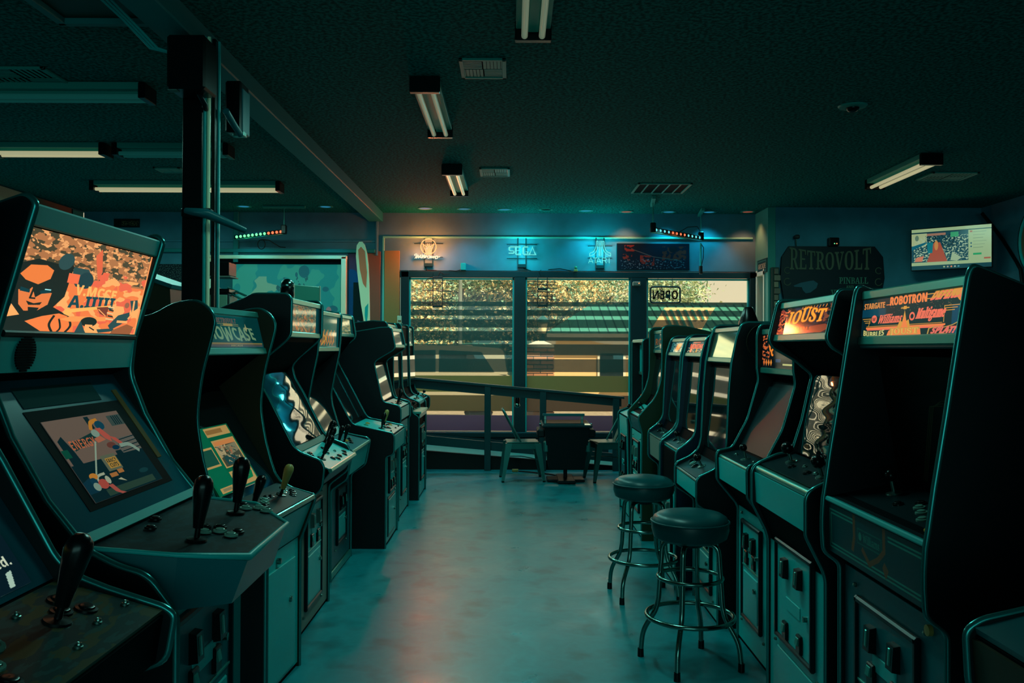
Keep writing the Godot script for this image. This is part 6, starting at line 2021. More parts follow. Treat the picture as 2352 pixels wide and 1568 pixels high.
	# --- the jousting machine
	c = cabinet("right machine with a forward head box and orange flame lettering reading JOUST", 1, 3.02, 3.72, 0.0,
		[-1.095, 0, -1.095, 0.72, -1.085, 0.755, -1.034, 0.855, -1.025, 0.875, -1.025, 1.0, -1.035, 1.022, -1.053, 1.037, -1.135, 1.075, -1.189, 1.08, -1.20, 1.098, -1.239, 1.22, -1.27, 1.362, -1.28, 1.40, -1.275, 1.42, -1.205, 1.478, -1.114, 1.53, -1.096, 1.56, -1.133, 1.712, -1.145, 1.727, -1.3, 1.727, -1.8, 1.62],
		[-1.105, 0, -1.105, 0.73, -1.045, 0.865, -1.038, 1.005, -1.06, 1.028, -1.215, 1.075, -1.31, 1.41, -1.14, 1.545, -1.125, 1.56, -1.158, 1.705, -1.17, 1.715, -1.8, 1.6], -1.85, "cabinet_black", "edge_trim", 0.022)
	p = Print.new(512, 340, Color8(10, 18, 24))
	p.blotch(91, 5.0, 0.1, Color8(20, 44, 66, 255))
	p.pl([0.0, 0.05, 0.1, 0.1, 0.16, 0.5, 0.2, 0.7, 0.26, 0.82, 0.1, 1.0, 0, 1], Color8(150, 62, 48))
	p.blotch(92, 10.0, 0.08, Color8(226, 110, 60, 255), Rect2(0, 0, 0.2, 1))
	p.blotch(93, 12.0, 0.12, Color8(14, 22, 26, 255), Rect2(0, 0, 0.2, 0.8))
	p.blotch(94, 9.0, 0.02, Color8(116, 62, 42, 255), Rect2(0.8, 0, 0.2, 0.6))
	p.pl([0.05, 0.9, 0.16, 0.78, 0.22, 0.84, 0.18, 0.97, 0.02, 1.0], Color8(180, 84, 64))
	p.pl([0.18, 0.78, 0.34, 0.72, 0.3, 0.86, 0.2, 0.9], Color8(160, 70, 64))
	p.pl([0.62, 0.72, 0.85, 0.68, 0.95, 0.8, 0.8, 0.95, 0.6, 0.92], Color8(120, 58, 40))
	words(p, "Williams", 0.4, 0.84, 0.2, 0.09, Color8(110, 60, 60), true)
	var tongue := 4
	words(p, "JOUST", 0.16, 0.08, 0.66, 0.66, Color8(120, 50, 30), true, tongue, 0.035)
	words(p, "JOUST", 0.17, 0.09, 0.64, 0.64, Color8(246, 156, 50), true, tongue, 0.014)
	for i in 9:
		p.stroke([0.4 + 0.05 * i, 0.12 - 0.03 * (i % 2), 0.415 + 0.05 * i, 0.02], 0.014, Color8(240, 150, 60))
		if i < 6:
			p.stroke([0.36 + 0.05 * i, 0.74, 0.365 + 0.048 * i, 0.8], 0.008, Color8(240, 150, 60))
	marquee(c, v2(-1.127, 1.565), v2(-1.157, 1.70), lit_print("flame_lettering_print", p.tex(), 1.0, 0.08))
	bowed(c, v2(-1.218, 1.085), v2(-1.29, 1.41), M.screen_glass, 0.022, 0.003)
	slab(c, "control_panel", v2(-1.06, 1.03), v2(-1.205, 1.073), M.panel_black, 0.006)
	slab(c, "front_apron", v2(-1.045, 0.875), v2(-1.039, 1.0), M.panel_teal, 0.008)
	put("panel_edge", sh().tube([Vector3(-1.05 - UC, 1.013, 0.325), Vector3(-1.05 - UC, 1.013, -0.325)], 0.017, 10), M.metal_teal, c.root)
	controls(c, v2(-1.06, 1.03), v2(-1.205, 1.073), [[0.3, 0.5, "ball", k, 1.35], [-0.3, 0.6, "ball", k, 1.35]], [[0.2, 0.5, M.steel, 0.01], [0.12, 0.4, k], [-0.15, 0.4, k], [0.42, 0.4, k], [-0.05, 0.6, M.steel, 0.008]])
	slab(c, "front_panel", v2(-1.105, 0.02), v2(-1.105, 0.72), M.panel_teal, 0.005)
	coin_door(c, -1.10, 0.36, 0.74, 0.0, 0.42, 0, "panel_teal", false)
	put("access_panel", sh().box(Vector3(-1.098 - UC, 0.17, 0.0), Vector3(0.008, 0.28, 0.44), 0.003), M.panel_teal, c.root)

	# --- round-emblem machine, marquee set deep
	c = cabinet("right machine whose deep-set orange marquee is half hidden by the flame-lettered one", 1, 4.0, 4.62, 0.0,
		[-1.20, 0, -1.20, 0.70, -1.10, 0.82, -1.088, 0.84, -1.086, 0.96, -1.095, 0.984, -1.17, 1.0, -1.25, 1.15, -1.31, 1.36, -1.30, 1.42, -1.30, 1.60, -1.32, 1.655, -1.8, 1.6],
		[-1.205, 0, -1.205, 0.71, -1.105, 0.83, -1.10, 0.962, -1.2, 0.985, -1.38, 1.36, -1.325, 1.395, -1.325, 1.405, -1.335, 1.62, -1.35, 1.64, -1.8, 1.59], -1.85)
	p = Print.new(320, 220, Color8(8, 14, 18))
	p.blotch(95, 9.0, 0.1, Color8(200, 96, 50, 255), Rect2(0, 0, 0.22, 0.75))
	words(p, "Q*bert", 0.2, 0.06, 0.7, 0.6, Color8(240, 132, 44), true, 5, 0.02)
	for i in 4:
		p.pl([0.03 + 0.07 * i, 0.82, 0.06 + 0.07 * i, 0.72, 0.09 + 0.07 * i, 0.82, 0.06 + 0.07 * i, 0.93], Color8(220, 110 + 8 * i, 50))
	p.rect(0.4, 0.72, 0.14, 0.09, Color8(20, 60, 96))
	p.rect(0.6, 0.84, 0.35, 0.05, Color8(190, 190, 120))
	marquee(c, v2(-1.328, 1.41), v2(-1.336, 1.61), lit_print("orange_letter_print", p.tex(), 0.8, 0.12))
	slab(c, "screen_glass", v2(-1.205, 1.0), v2(-1.375, 1.35), M.panel_black, 0.004)
	slab(c, "control_panel", v2(-1.103, 0.965), v2(-1.198, 0.985), M.panel_black, 0.006)
	slab(c, "front_apron", v2(-1.105, 0.84), v2(-1.10, 0.95), M.panel_teal, 0.008)
	put("panel_edge", sh().tube([Vector3(-1.106 - UC, 0.957, 0.285), Vector3(-1.106 - UC, 0.957, -0.285)], 0.012, 10), M.metal_teal, c.root)
	controls(c, v2(-1.103, 0.965), v2(-1.198, 0.985), [[0.05, 0.5, "ball", k]], [[-0.25, 0.5, M.steel, 0.008], [0.3, 0.5, M.steel, 0.008]])
	slab(c, "front_panel", v2(-1.205, 0.02), v2(-1.205, 0.70), M.panel_teal, 0.005)
	coin_door(c, -1.20, 0.16, 0.64, 0.02, 0.32, 0, "panel_teal")

	# --- the machine with a mirrored marquee
	c = cabinet("right machine with a blank shiny marquee that mirrors daylight and a dark cone on top", 1, 4.75, 5.4, 0.0,
		[-1.13, 0, -1.13, 0.60, -1.02, 0.675, -1.013, 0.69, -1.013, 0.80, -1.03, 0.825, -1.11, 0.862, -1.16, 0.905, -1.176, 0.98, -1.189, 1.285, -1.203, 1.443, -1.233, 1.589, -1.258, 1.655, -1.285, 1.666, -1.418, 1.666, -1.8, 1.62],
		[-1.14, 0, -1.14, 0.61, -1.025, 0.69, -1.025, 0.795, -1.17, 0.87, -1.19, 0.92, -1.235, 1.42, -1.225, 1.435, -1.222, 1.45, -1.27, 1.635, -1.29, 1.65, -1.8, 1.61], -1.85)
	var em := put("emblem_ring", sh().tube(arc3(Vector3(-1.38 - UC, 1.56, -0.326), 0.10, Vector3.RIGHT, Vector3.UP, 0.0, TAU, 28), 0.002, 5), M.cabinet_brown, c.root)
	em.set_meta("label", "faint ring emblem on the side")
	p = Print.new(64, 64, Color8(90, 112, 96))
	var mirror := mat("mirror_panel", Color8(150, 176, 150), 0.06, 0.85)
	marquee(c, v2(-1.224, 1.455), v2(-1.268, 1.63), mirror)
	slab(c, "screen_glass", v2(-1.192, 0.93), v2(-1.232, 1.41), M.screen_glass, 0.004)
	slab(c, "control_panel", v2(-1.028, 0.80), v2(-1.165, 0.868), M.panel_black, 0.005)
	bar(c, "panel_edge", v2(-1.022, 0.795), v2(0.014, 0.014), M.edge_trim, 0.3)
	controls(c, v2(-1.028, 0.80), v2(-1.165, 0.868), [[0.05, 0.55, "ball", k, 1.2]], [[-0.1, 0.4, k, 0.018], [-0.25, 0.45, M.button_clear, 0.018], [-0.38, 0.5, k, 0.012]])
	slab(c, "front_panel", v2(-1.14, 0.02), v2(-1.14, 0.60), M.panel_teal, 0.005)
	slab(c, "front_apron", v2(-1.025, 0.695), v2(-1.025, 0.785), M.panel_teal, 0.006)
	coin_door(c, -1.135, 0.14, 0.54, 0.0, 0.3, 1, "panel_teal")

	# --- the pair with matching navy sides
	var pair := [["right machine with red block lettering on its marquee, nearer of the navy-sided pair", 5.5, 6.1], ["right machine with a glowing orange capsule on its marquee, farther of the navy-sided pair", 6.15, 6.75]]
	for i in 2:
		var o := [-1.04, 0, -1.04, 0.855, -1.05, 0.88, -1.117, 0.929, -1.155, 0.969, -1.168, 1.017, -1.18, 1.245, -1.192, 1.374, -1.2, 1.47, -1.227, 1.571, -1.246, 1.60, -1.28, 1.62, -1.8, 1.6]
		if i == 1:
			o = [-1.14, 0, -1.14, 0.63, -1.066, 0.69, -1.059, 0.71, -1.058, 0.875, -1.07, 0.897, -1.134, 0.946, -1.161, 0.983, -1.174, 1.02, -1.181, 1.18, -1.191, 1.385, -1.198, 1.48, -1.2285, 1.577, -1.245, 1.604, -1.28, 1.62, -1.8, 1.6]
		var base: float = o[0]
		var inn := [base - 0.012, 0, base - 0.012, 0.62 if i else 0.85, -1.075, 0.70 if i else 0.855, -1.07, 0.872, -1.165, 0.915, -1.19, 0.97, -1.235, 1.44, -1.225, 1.46, -1.222, 1.475, -1.255, 1.585, -1.275, 1.605, -1.8, 1.59]
		c = cabinet(pair[i][0], 1, pair[i][1], pair[i][2], 0.0, o, inn, -1.85, "cabinet_navy")
		p = Print.new(256, 160, Color8(8, 40, 50))
		if i == 0:
			p.blotch(101, 7.0, 0.1, Color8(190, 170, 120, 255), Rect2(0, 0.55, 1, 0.45))
			p.blotch(103, 9.0, 0.2, Color8(10, 90, 90, 255))
			words(p, "MINING", 0.12, 0.22, 0.76, 0.4, Color8(250, 96, 60), false, 0, 0.03)
			p.rect(0.25, 0.05, 0.4, 0.1, Color8(190, 90, 60))
			p.rect(0.5, 0.62, 0.06, 0.34, Color8(220, 150, 50))
			p.rect(0.15, 0.64, 0.12, 0.34, Color8(240, 140, 90))
		else:
			p.blotch(102, 12.0, 0.18, Color8(80, 170, 160, 255))
			p.pl([0.4, 0.2, 0.62, 0.12, 0.72, 0.18, 0.62, 0.7, 0.5, 0.86, 0.34, 0.84], Color8(250, 140, 62))
			p.oval(0.55, 0.4, 0.08, 0.22, Color8(255, 170, 90), 0.4)
			p.pl([0.4, 0.88, 0.54, 0.86, 0.56, 0.98, 0.4, 1.0], Color8(230, 200, 150))
			p.oval(0.8, 0.72, 0.14, 0.2, Color8(190, 200, 160))
			p.oval(0.86, 0.62, 0.08, 0.1, Color8(20, 60, 60))
		marquee(c, v2(-1.223, 1.48), v2(-1.254, 1.582), lit_print("pair_marquee_print_%d" % i, p.tex(), 0.9, 0.08))
		slab(c, "screen_glass", v2(-1.192, 0.98), v2(-1.232, 1.43), M.screen_glass, 0.004)
		slab(c, "control_panel", v2(-1.072, 0.876), v2(-1.16, 0.914), M.panel_black, 0.005)
		bar(c, "panel_edge", v2(-1.068, 0.872), v2(0.014, 0.014), M.edge_trim, 0.3)
		slab(c, "front_apron", v2(-1.075, 0.71), v2(-1.071, 0.866), M.panel_grey if i else M.panel_teal, 0.006)
		controls(c, v2(-1.072, 0.876), v2(-1.16, 0.914), [[0.0, 0.6, "ball", k]], [[-0.25, 0.5, k], [0.25, 0.5, M.button_clear]])
		slab(c, "front_panel", v2(base - 0.012, 0.02), v2(base - 0.012, 0.6), M.panel_teal, 0.005)
		coin_door(c, base - 0.008, 0.14, 0.56, 0.0, 0.28, 1, "panel_teal")

	# --- olive-sided
	c = cabinet("right machine with tall olive flanks whose top slopes back, curved front", 1, 6.9, 7.55, 0.0,
		[-1.035, 0, -1.035, 0.53, -1.038, 0.845, -1.033, 0.878, -1.011, 0.954, -1.011, 0.985, -1.044, 1.023, -1.126, 1.115, -1.159, 1.175, -1.186, 1.27, -1.192, 1.337, -1.194, 1.458, -1.194, 1.672, -1.215, 1.70, -1.283, 1.704, -1.38, 1.696, -1.497, 1.672, -1.8, 1.6],
		[-1.045, 0, -1.045, 0.84, -1.024, 0.96, -1.06, 1.0, -1.15, 1.04, -1.20, 1.12, -1.25, 1.45, -1.24, 1.475, -1.235, 1.49, -1.24, 1.665, -1.25, 1.68, -1.8, 1.58], -1.85, "cabinet_olive")
	p = Print.new(96, 128, Color8(24, 96, 96))
	words(p, "ROY", 0.1, 0.3, 0.8, 0.4, Color8(190, 110, 60))
	p.stroke([0.1, 0.85, 0.9, 0.6], 0.06, Color8(150, 180, 140))
	marquee(c, v2(-1.238, 1.50), v2(-1.242, 1.66), lit_print("teal_letter_print", p.tex(), 0.3, 0.08))
	slab(c, "screen_glass", v2(-1.205, 1.13), v2(-1.247, 1.43), M.screen_glass, 0.004)
	slab(c, "control_panel", v2(-1.03, 0.968), v2(-1.145, 1.04), M.panel_teal, 0.006)
	slab(c, "front_apron", v2(-1.044, 0.85), v2(-1.026, 0.955), M.panel_dark, 0.006)
	controls(c, v2(-1.03, 0.968), v2(-1.145, 1.04), [[0.0, 0.6, "ball", k]], [[0.2, 0.4, k]])
	slab(c, "front_panel", v2(-1.045, 0.02), v2(-1.045, 0.835), M.panel_teal, 0.005)
	coin_door(c, -1.04, 0.2, 0.76, 0.0, 0.34, 1, "panel_teal")
	# --- farthest right
	c = cabinet("farthest right machine, slim with a plain pale teal head panel, beside the ramp rail", 1, 7.7, 8.4, 0.0,
		[-1.05, 0, -1.03, 0.84, -1.025, 0.90, -1.04, 0.925, -1.12, 0.957, -1.16, 0.978, -1.16, 1.585, -1.18, 1.608, -1.8, 1.6],
		[-1.06, 0, -1.04, 0.84, -1.04, 0.905, -1.16, 0.95, -1.26, 1.26, -1.235, 1.27, -1.235, 1.59, -1.8, 1.58], -1.85)
	marquee(c, v2(-1.237, 1.29), v2(-1.237, 1.575), M.panel_teal)
	bar(c, "head_bar", v2(-1.18, 1.592), v2(0.04, 0.03), M.metal_teal)
	slab(c, "screen_glass", v2(-1.165, 0.965), v2(-1.255, 1.25), M.screen_glass, 0.004)
	slab(c, "control_panel", v2(-1.042, 0.907), v2(-1.15, 0.948), M.panel_teal, 0.006)
	slab(c, "front_panel", v2(-1.06, 0.02), v2(-1.04, 0.895), M.panel_teal, 0.006)
	coin_door(c, -1.043, 0.3, 0.72, 0.0, 0.32, 0, "panel_dark", false)
	controls(c, v2(-1.042, 0.907), v2(-1.15, 0.948), [[0.0, 0.6, "ball", k]], [[0.2, 0.5, k]])

	var cone := thing("cone_topper", "dark tapered cone standing on the mirrored-marquee right machine", "cone", Vector3(1.44, 1.667, -5.3))
	put("cone", sh().lathe([Vector2(0, 0), Vector2(0.062, 0), Vector2(0.062, 0.012), Vector2(0.03, 0.10), Vector2(0.022, 0.11), Vector2(0, 0.112)], Vector3.ZERO, 18), M.black_plastic, cone)

# six game names round a winged badge
func games_print() -> Texture2D:
	var p := Print.new(768, 300, Color8(7, 34, 40))
	var o := Color8(240, 128, 66)
	var y := Color8(214, 150, 58)
	var pk := Color8(240, 110, 84)
	p.rect(0, 0.28, 0.26, 0.2, Color8(8, 60, 80))
	p.rect(0.85, 0.35, 0.15, 0.65, Color8(6, 62, 90))
	p.speckle(111, 120, 0.006, [Color8(150, 150, 90), Color8(60, 120, 90), Color8(190, 90, 70)], Rect2(0.3, 0.16, 0.55, 0.25))
	p.oval(1.02, 0.0, 0.16, 0.42, Color8(226, 140, 60))
	words(p, "STARGATE", 0.02, 0.12, 0.225, 0.15, Color8(206, 130, 66), false, 0, 0.03)
	words(p, "ROBOTRON", 0.30, 0.03, 0.34, 0.2, o, false, 0, 0.03)
	p.rect(0.26, 0.2, 0.05, 0.02, o)
	p.rect(0.64, 0.06, 0.06, 0.02, y)
	p.rect(0.64, 0.16, 0.06, 0.02, y)
	var sl := 6
	words(p, "DEFENDER", 0.67, 0.04, 0.29, 0.17, pk, false, sl, 0.05)
	words(p, "DEFENDER", 0.68, 0.0, 0.29, 0.17, y, false, sl, 0.03)
	# badge
	p.rect(0.06, 0.72, 0.72, 0.015, y)
	p.rect(0.055, 0.75, 0.75, 0.04, o)
	p.pl([0.06, 0.79, 0.8, 0.79, 0.77, 0.83, 0.07, 0.83], pk)
	for i in 3:
		p.rect(0.01 + 0.015 * i, 0.52 + 0.05 * i, 0.09 - 0.015 * i, 0.016, y)
		p.rect(0.79, 0.36 + 0.05 * i, 0.12 - 0.02 * i, 0.016, y)
	p.stroke([0.1, 0.52, 0.08, 0.73], 0.014, y)
	p.stroke([0.79, 0.36, 0.79, 0.72], 0.014, y)
	p.oval(0.14, 0.54, 0.03, 0.1, pk)
	words(p, "W", 0.12, 0.5, 0.036, 0.09, Color8(70, 30, 36))
	words(p, "Williams", 0.175, 0.44, 0.235, 0.22, pk, true, sl, 0.02)
	p.oval(0.52, 0.54, 0.026, 0.1, pk)
	p.oval(0.52, 0.54, 0.014, 0.055, Color8(7, 34, 40))
	words(p, "Multigame", 0.545, 0.36, 0.235, 0.32, pk, true, sl, 0.02)
	# flame column and crest
	p.pl([0.38, 0.82, 0.41, 0.6, 0.43, 0.66, 0.45, 0.38, 0.47, 0.64, 0.49, 0.6, 0.51, 0.82], y)
	p.pl([0.42, 0.82, 0.44, 0.62, 0.455, 0.5, 0.47, 0.66, 0.49, 0.82], o)
	p.rect(0.41, 0.31, 0.08, 0.03, y)
	p.rect(0.435, 0.28, 0.03, 0.08, y)
	words(p, "BUBBLES", 0.03, 0.83, 0.225, 0.14, Color8(196, 190, 116), false, 7, 0.02)
	p.pl([0.28, 1.0, 0.3, 0.86, 0.34, 0.8, 0.38, 0.84, 0.42, 0.78, 0.5, 0.8, 0.56, 0.76, 0.6, 0.84, 0.61, 1.0], o)
	words(p, "JOUST", 0.31, 0.8, 0.28, 0.19, Color8(190, 150, 70), true, 0, 0.04)
	words(p, "JOUST", 0.32, 0.81, 0.26, 0.17, Color8(226, 170, 80), true)
	p.pl([0.66, 0.98, 0.67, 0.84, 0.72, 0.8, 0.8, 0.82, 0.86, 0.78, 0.9, 0.72, 0.9, 0.82, 0.84, 0.9, 0.82, 0.97], Color8(190, 150, 70))
	p.pl([0.67, 0.97, 0.68, 0.85, 0.73, 0.82, 0.8, 0.84, 0.86, 0.8, 0.895, 0.75, 0.89, 0.82, 0.83, 0.9, 0.81, 0.96], Color8(40, 30, 28))
	words(p, "SPLAT!", 0.69, 0.82, 0.18, 0.14, Color8(226, 106, 92), false, sl, 0.05)
	return p.tex()

# ---------------------------------------------------------------- standing on the floor

func floor_things() -> void:
	post()
	ramp()
	seats()
	pinball()

func post() -> void:
	var o := thing("steel_post", "square black steel post with pale strips for its lit side, left of the aisle", "post", Vector3(-1.83, 0, -5.1))
	bx("column_core", Vector3(-0.028, 1.665, 0), Vector3(0.118, 3.33, 0.12), M.black_plastic, o, 0.004)
	bx("edge_strip", Vector3(0.038, 1.665, 0.02), Vector3(0.014, 3.33, 0.06), M.panel_teal, o, 0.002)  # pale strip paints the lit side face of the post
	put("conduit", sh().tube([Vector3(0.056, 0, 0.03), Vector3(0.056, 3.33, 0.03)], 0.011, 10), M.tube_white, o)
	bx("back_strip", Vector3(0.074, 1.665, -0.02), Vector3(0.02, 3.33, 0.05), M.black_plastic, o, 0.002)
	bx("lit_side_strip", Vector3(0.089, 1.665, -0.05), Vector3(0.012, 3.33, 0.02), M.panel_teal, o, 0.002)  # second pale strip of the painted lit side
	bx("foot_plate", Vector3(0, 0.006, 0), Vector3(0.24, 0.012, 0.24), M.dark_metal, o)
	var s := thing("loudspeaker", "black loudspeaker box on the near face of the post, under the ceiling", "loudspeaker", Vector3(-1.80, 3.10, -4.9))
	bx("cabinet", Vector3(-0.01, 0, 0.0), Vector3(0.215, 0.30, 0.2), M.black_plastic, s, 0.012)
	put("bracket", sh().tube([Vector3(0.02, -0.14, -0.02), Vector3(0.04, -0.19, -0.06), Vector3(0.02, -0.2, -0.14)], 0.014, 8), M.dark_metal, s)
	bx("pale_label", Vector3(-0.09, -0.152, 0.06), Vector3(0.05, 0.006, 0.05), M.panel_grey, s, 0.001)
	s = thing("loudspeaker", "slim black loudspeaker on an arm at the right of the post", "loudspeaker", Vector3(-1.73, 3.01, -5.45))
	bx("cabinet", Vector3(0.0, 0, 0.0), Vector3(0.10, 0.32, 0.16), M.black_plastic, s, 0.01)
	bx("side_panel", Vector3(0.053, -0.02, 0.0), Vector3(0.012, 0.27, 0.14), M.panel_dark, s, 0.004)
	put("arm", sh().tube([Vector3(0.03, -0.09, 0.30), Vector3(0.035, -0.14, 0.16), Vector3(0.04, -0.17, 0.06)], 0.02, 10), M.panel_dark, s)
	put("clip", sh().box(Vector3(0.03, -0.165, 0.04), Vector3(0.07, 0.03, 0.06), 0.004), M.steel, s)
	var arm := thing("post_arm", "dark arm clamped across the post at mid height", "bracket", Vector3(-1.80, 2.27, -4.995))
	put("arm", sh().tube([Vector3(-0.07, 0.03, 0.02), Vector3(0.06, 0.01, 0.05), Vector3(0.2, -0.05, -0.2)], 0.018, 10), M.panel_dark, arm)
	put("clamp", sh().box(Vector3(-0.01, 0.02, 0.0), Vector3(0.17, 0.05, 0.06), 0.006), M.black_plastic, arm)

func ramp() -> void:
	# the ramp climbs to the left in front of the street windows
	var r := thing("entrance_ramp", "sloping entrance ramp with black curb boards before the street windows", "ramp", Vector3(0, 0, -11.4))
	put("ramp_deck", sh().prism(pv([-3.2, 0.0, -3.2, 0.40, 1.32, 0.05, 1.32, 0.0]), -0.52, 0.42), M.ramp_floor, r)
	put("curb_board", sh().prism(pv([-3.2, 0.0, -3.2, 0.395, 1.32, 0.05, 1.32, 0.0]), 0.42, 0.46), M.fascia_black, r)
	put("far_curb", sh().prism(pv([-3.2, 0.40, -3.2, 0.50, 1.32, 0.15, 1.32, 0.05]), -0.52, -0.48), M.black_frame, r)
	# railing
	var g := thing("ramp_railing", "black wooden railing sloping down to the right along the ramp", "railing", Vector3(0, 0, -10.9))
	put("top_board", sh().prism(pv([-3.2, rail_top(-3.2) - 0.115, 1.37, rail_top(1.37) - 0.10, 1.37, rail_top(1.37), -3.2, rail_top(-3.2)]), -0.02, 0.02), M.rail_paint, g)
	put("cap_rail", sh().prism(pv([-3.2, rail_top(-3.2), 1.40, rail_top(1.40), 1.40, rail_top(1.40) + 0.025, -3.2, rail_top(-3.2) + 0.025]), -0.07, 0.07), M.rail_paint, g)
	put("lower_rail", sh().prism(pv([-3.2, rail_mid(-3.2), 1.30, rail_mid(1.30), 1.30, rail_mid(1.30) + 0.105, -3.2, rail_mid(-3.2) + 0.115]), -0.02, 0.02), M.rail_paint, g)
	for x in [-2.4, -1.02, -0.30, 0.39, 1.30]:
		if x == -1.02:
			continue
		bx("post", Vector3(x, (rail_top(x)) / 2, 0.025), Vector3(0.08, rail_top(x), 0.08), M.rail_paint, g)
	var b := thing("disco_bulb", "small mirrored disco bulb hanging under the railing", "disco bulb", Vector3(0.07, 0.905, -10.86))
	put("socket", sh().lathe([Vector2(0, 0), Vector2(0.03, 0), Vector2(0.032, -0.05), Vector2(0.028, -0.07), Vector2(0, -0.07)], Vector3.ZERO, 12), M.black_plastic, b)
	put("bulb", sh().ball(Vector3(0, -0.09, 0), 0.034, 14, 8), M.chrome, b)

func rail_top(x: float) -> float:
	return 1.02 - 0.0892 * (x - 0.02)

func rail_mid(x: float) -> float:
	return 0.31 - 0.088 * (x + 1.0)

func seats() -> void:
	# bar stools
	var o := thing("bar_stool", "black-cushioned chrome bar stool, the nearer of the two", "stool", Vector3(0.865, 0, -4.22), 0.35, "bar stools along the right machines")
	put("seat", sh().lathe([Vector2(0, 0.60), Vector2(0.15, 0.60), Vector2(0.175, 0.615), Vector2(0.185, 0.65), Vector2(0.184, 0.69), Vector2(0.174, 0.712), Vector2(0.15, 0.727), Vector2(0.1, 0.737), Vector2(0, 0.742)], Vector3.ZERO, 36), M.vinyl_seat, o)
	put("seat_piping", sh().tube(ring3(0.186, 0.69, 36), 0.005, 6, true), M.vinyl_seat, o)
	put("swivel_plate", sh().lathe([Vector2(0, 0.57), Vector2(0.06, 0.57), Vector2(0.09, 0.60), Vector2(0, 0.60)], Vector3.ZERO, 16), M.dark_metal, o)
	for i in 4:
		var a := TAU * i / 4 + PI / 4
		var d := Vector3(cos(a), 0, sin(a))
		var p := PackedVector2Array([Vector2(0.03, 0.585), Vector2(0.135, 0.585), Vector2(0.155, 0.30), Vector2(0.168, 0.24), Vector2(0.235, 0.13), Vector2(0.245, 0.012)])
		p = fillet(p, 0.045, 5)
		var path := []
		for q in p:
			path.append(d * q.x + Vector3.UP * q.y)
		put("leg", sh().tube(path, 0.0125, 10), M.chrome, o)
		put("rubber_foot", sh().lathe([Vector2(0, 0), Vector2(0.016, 0), Vector2(0.015, 0.04), Vector2(0, 0.04)], d * 0.245, 10), M.black_plastic, o)
	put("foot_ring", sh().tube(ring3(0.208, 0.235, 40), 0.0115, 8, true), M.chrome, o)
	put("upper_ring", sh().tube(ring3(0.152, 0.42, 36), 0.0105, 8, true), M.chrome, o)
	copy_of(o, "bar_stool", "black-cushioned chrome bar stool, the farther of the two", Vector3(0.815, 0, -5.38), 0.1)
	# metal chairs
	var c := thing("metal_chair", "gunmetal cafe chair left of the game table, its back to the left", "chair", Vector3(0.12, 0, -10.12), 0.08, "metal chairs at the game table")
	bx("seat", Vector3(0, 0.445, 0), Vector3(0.37, 0.018, 0.37), M.gunmetal, c, 0.008)
	put("apron", apron(), M.gunmetal, c)
	for s in [[1, 1], [1, -1], [-1, 1], [-1, -1]]:
		var lg := sh()
		var t := Vector3(s[0] * 0.165, 0.44, s[1] * 0.165)
		var f := Vector3(s[0] * 0.235, 0.012, s[1] * 0.21)
		taper(lg, t, f, 0.075, 0.03)
		put("leg", lg, M.gunmetal, c)
		put("foot_cap", sh().box(f + Vector3(0, -0.002, 0), Vector3(0.032, 0.02, 0.032), 0.004), M.black_plastic, c)
	var hoop := []
	for q in [[-0.02, 0.44, 0.17], [-0.10, 0.58, 0.172], [-0.18, 0.73, 0.16], [-0.215, 0.795, 0.13], [-0.228, 0.815, 0.08]]:
		hoop.append(Vector3(q[0], q[1], q[2]))
	var other := []
	for q in hoop:
		other.push_front(Vector3(q.x, q.y, -q.z))
	put("back_hoop", sh().tube(hoop + other, 0.011, 8), M.gunmetal, c)
	put("back_splat", sh().prism(pv([-0.04, 0.0, 0.04, 0.0, 0.035, 0.42, -0.035, 0.42]), -0.003, 0.003, Vector3(-0.06, 0.45, 0), Vector3.BACK, Vector3(-0.38, 0.89, 0).normalized(), Vector3(0.89, 0.38, 0).normalized()), M.gunmetal, c)
	put("cross_brace", sh().tube([Vector3(-0.19, 0.25, -0.19), Vector3(0, 0.27, 0), Vector3(0.19, 0.25, 0.19)], 0.006, 6), M.steel, c)
	copy_of(c, "metal_chair", "gunmetal cafe chair right of the game table, its back to the right", Vector3(1.13, 0, -10.12), PI + 0.2)
	# cocktail game table on a pedestal
	var t := thing("game_table", "black cocktail game table on a single pedestal between the metal chairs", "game table", Vector3(0.62, 0, -10.05))
	bx("base_plate", Vector3(0, 0.018, 0.0), Vector3(0.43, 0.03, 0.3), M.dark_metal, t, 0.01)
	bx("base_bar", Vector3(0.0, 0.02, 0.0), Vector3(0.2, 0.035, 0.56), M.dark_metal, t, 0.01)
	put("pedestal", sh().lathe([Vector2(0.025, 0.03), Vector2(0.022, 0.05), Vector2(0.022, 0.2), Vector2(0, 0.2)], Vector3.ZERO, 14), M.dark_metal, t)
	var body := sh()
	var p0 := [Vector3(-0.20, 0.17, -0.26), Vector3(0.20, 0.17, -0.26), Vector3(0.20, 0.17, 0.26), Vector3(-0.20, 0.17, 0.26)]
	var p1 := [Vector3(-0.255, 0.64, -0.33), Vector3(0.255, 0.64, -0.33), Vector3(0.255, 0.64, 0.33), Vector3(-0.255, 0.64, 0.33)]
	for i in 4:
		body.face([p0[i], p0[(i + 1) % 4], p1[(i + 1) % 4], p1[i]], p0[i] + p0[(i + 1) % 4] - Vector3(0, 0.34, 0))
	body.face(p0, Vector3.DOWN)
	body.face(p1, Vector3.UP)
	put("body", body, M.cabinet_black, t)
	bx("table_top", Vector3(0, 0.655, 0), Vector3(0.56, 0.03, 0.74), M.black_frame, t, 0.01)
	var topm := sh()
	topm.face([Vector3(-0.26, 0.6715, 0.35), Vector3(0.26, 0.6715, 0.35), Vector3(0.26, 0.6715, -0.35), Vector3(-0.26, 0.6715, -0.35)], Vector3.UP)
	put("glass_top", topm, M.screen_glass, t)
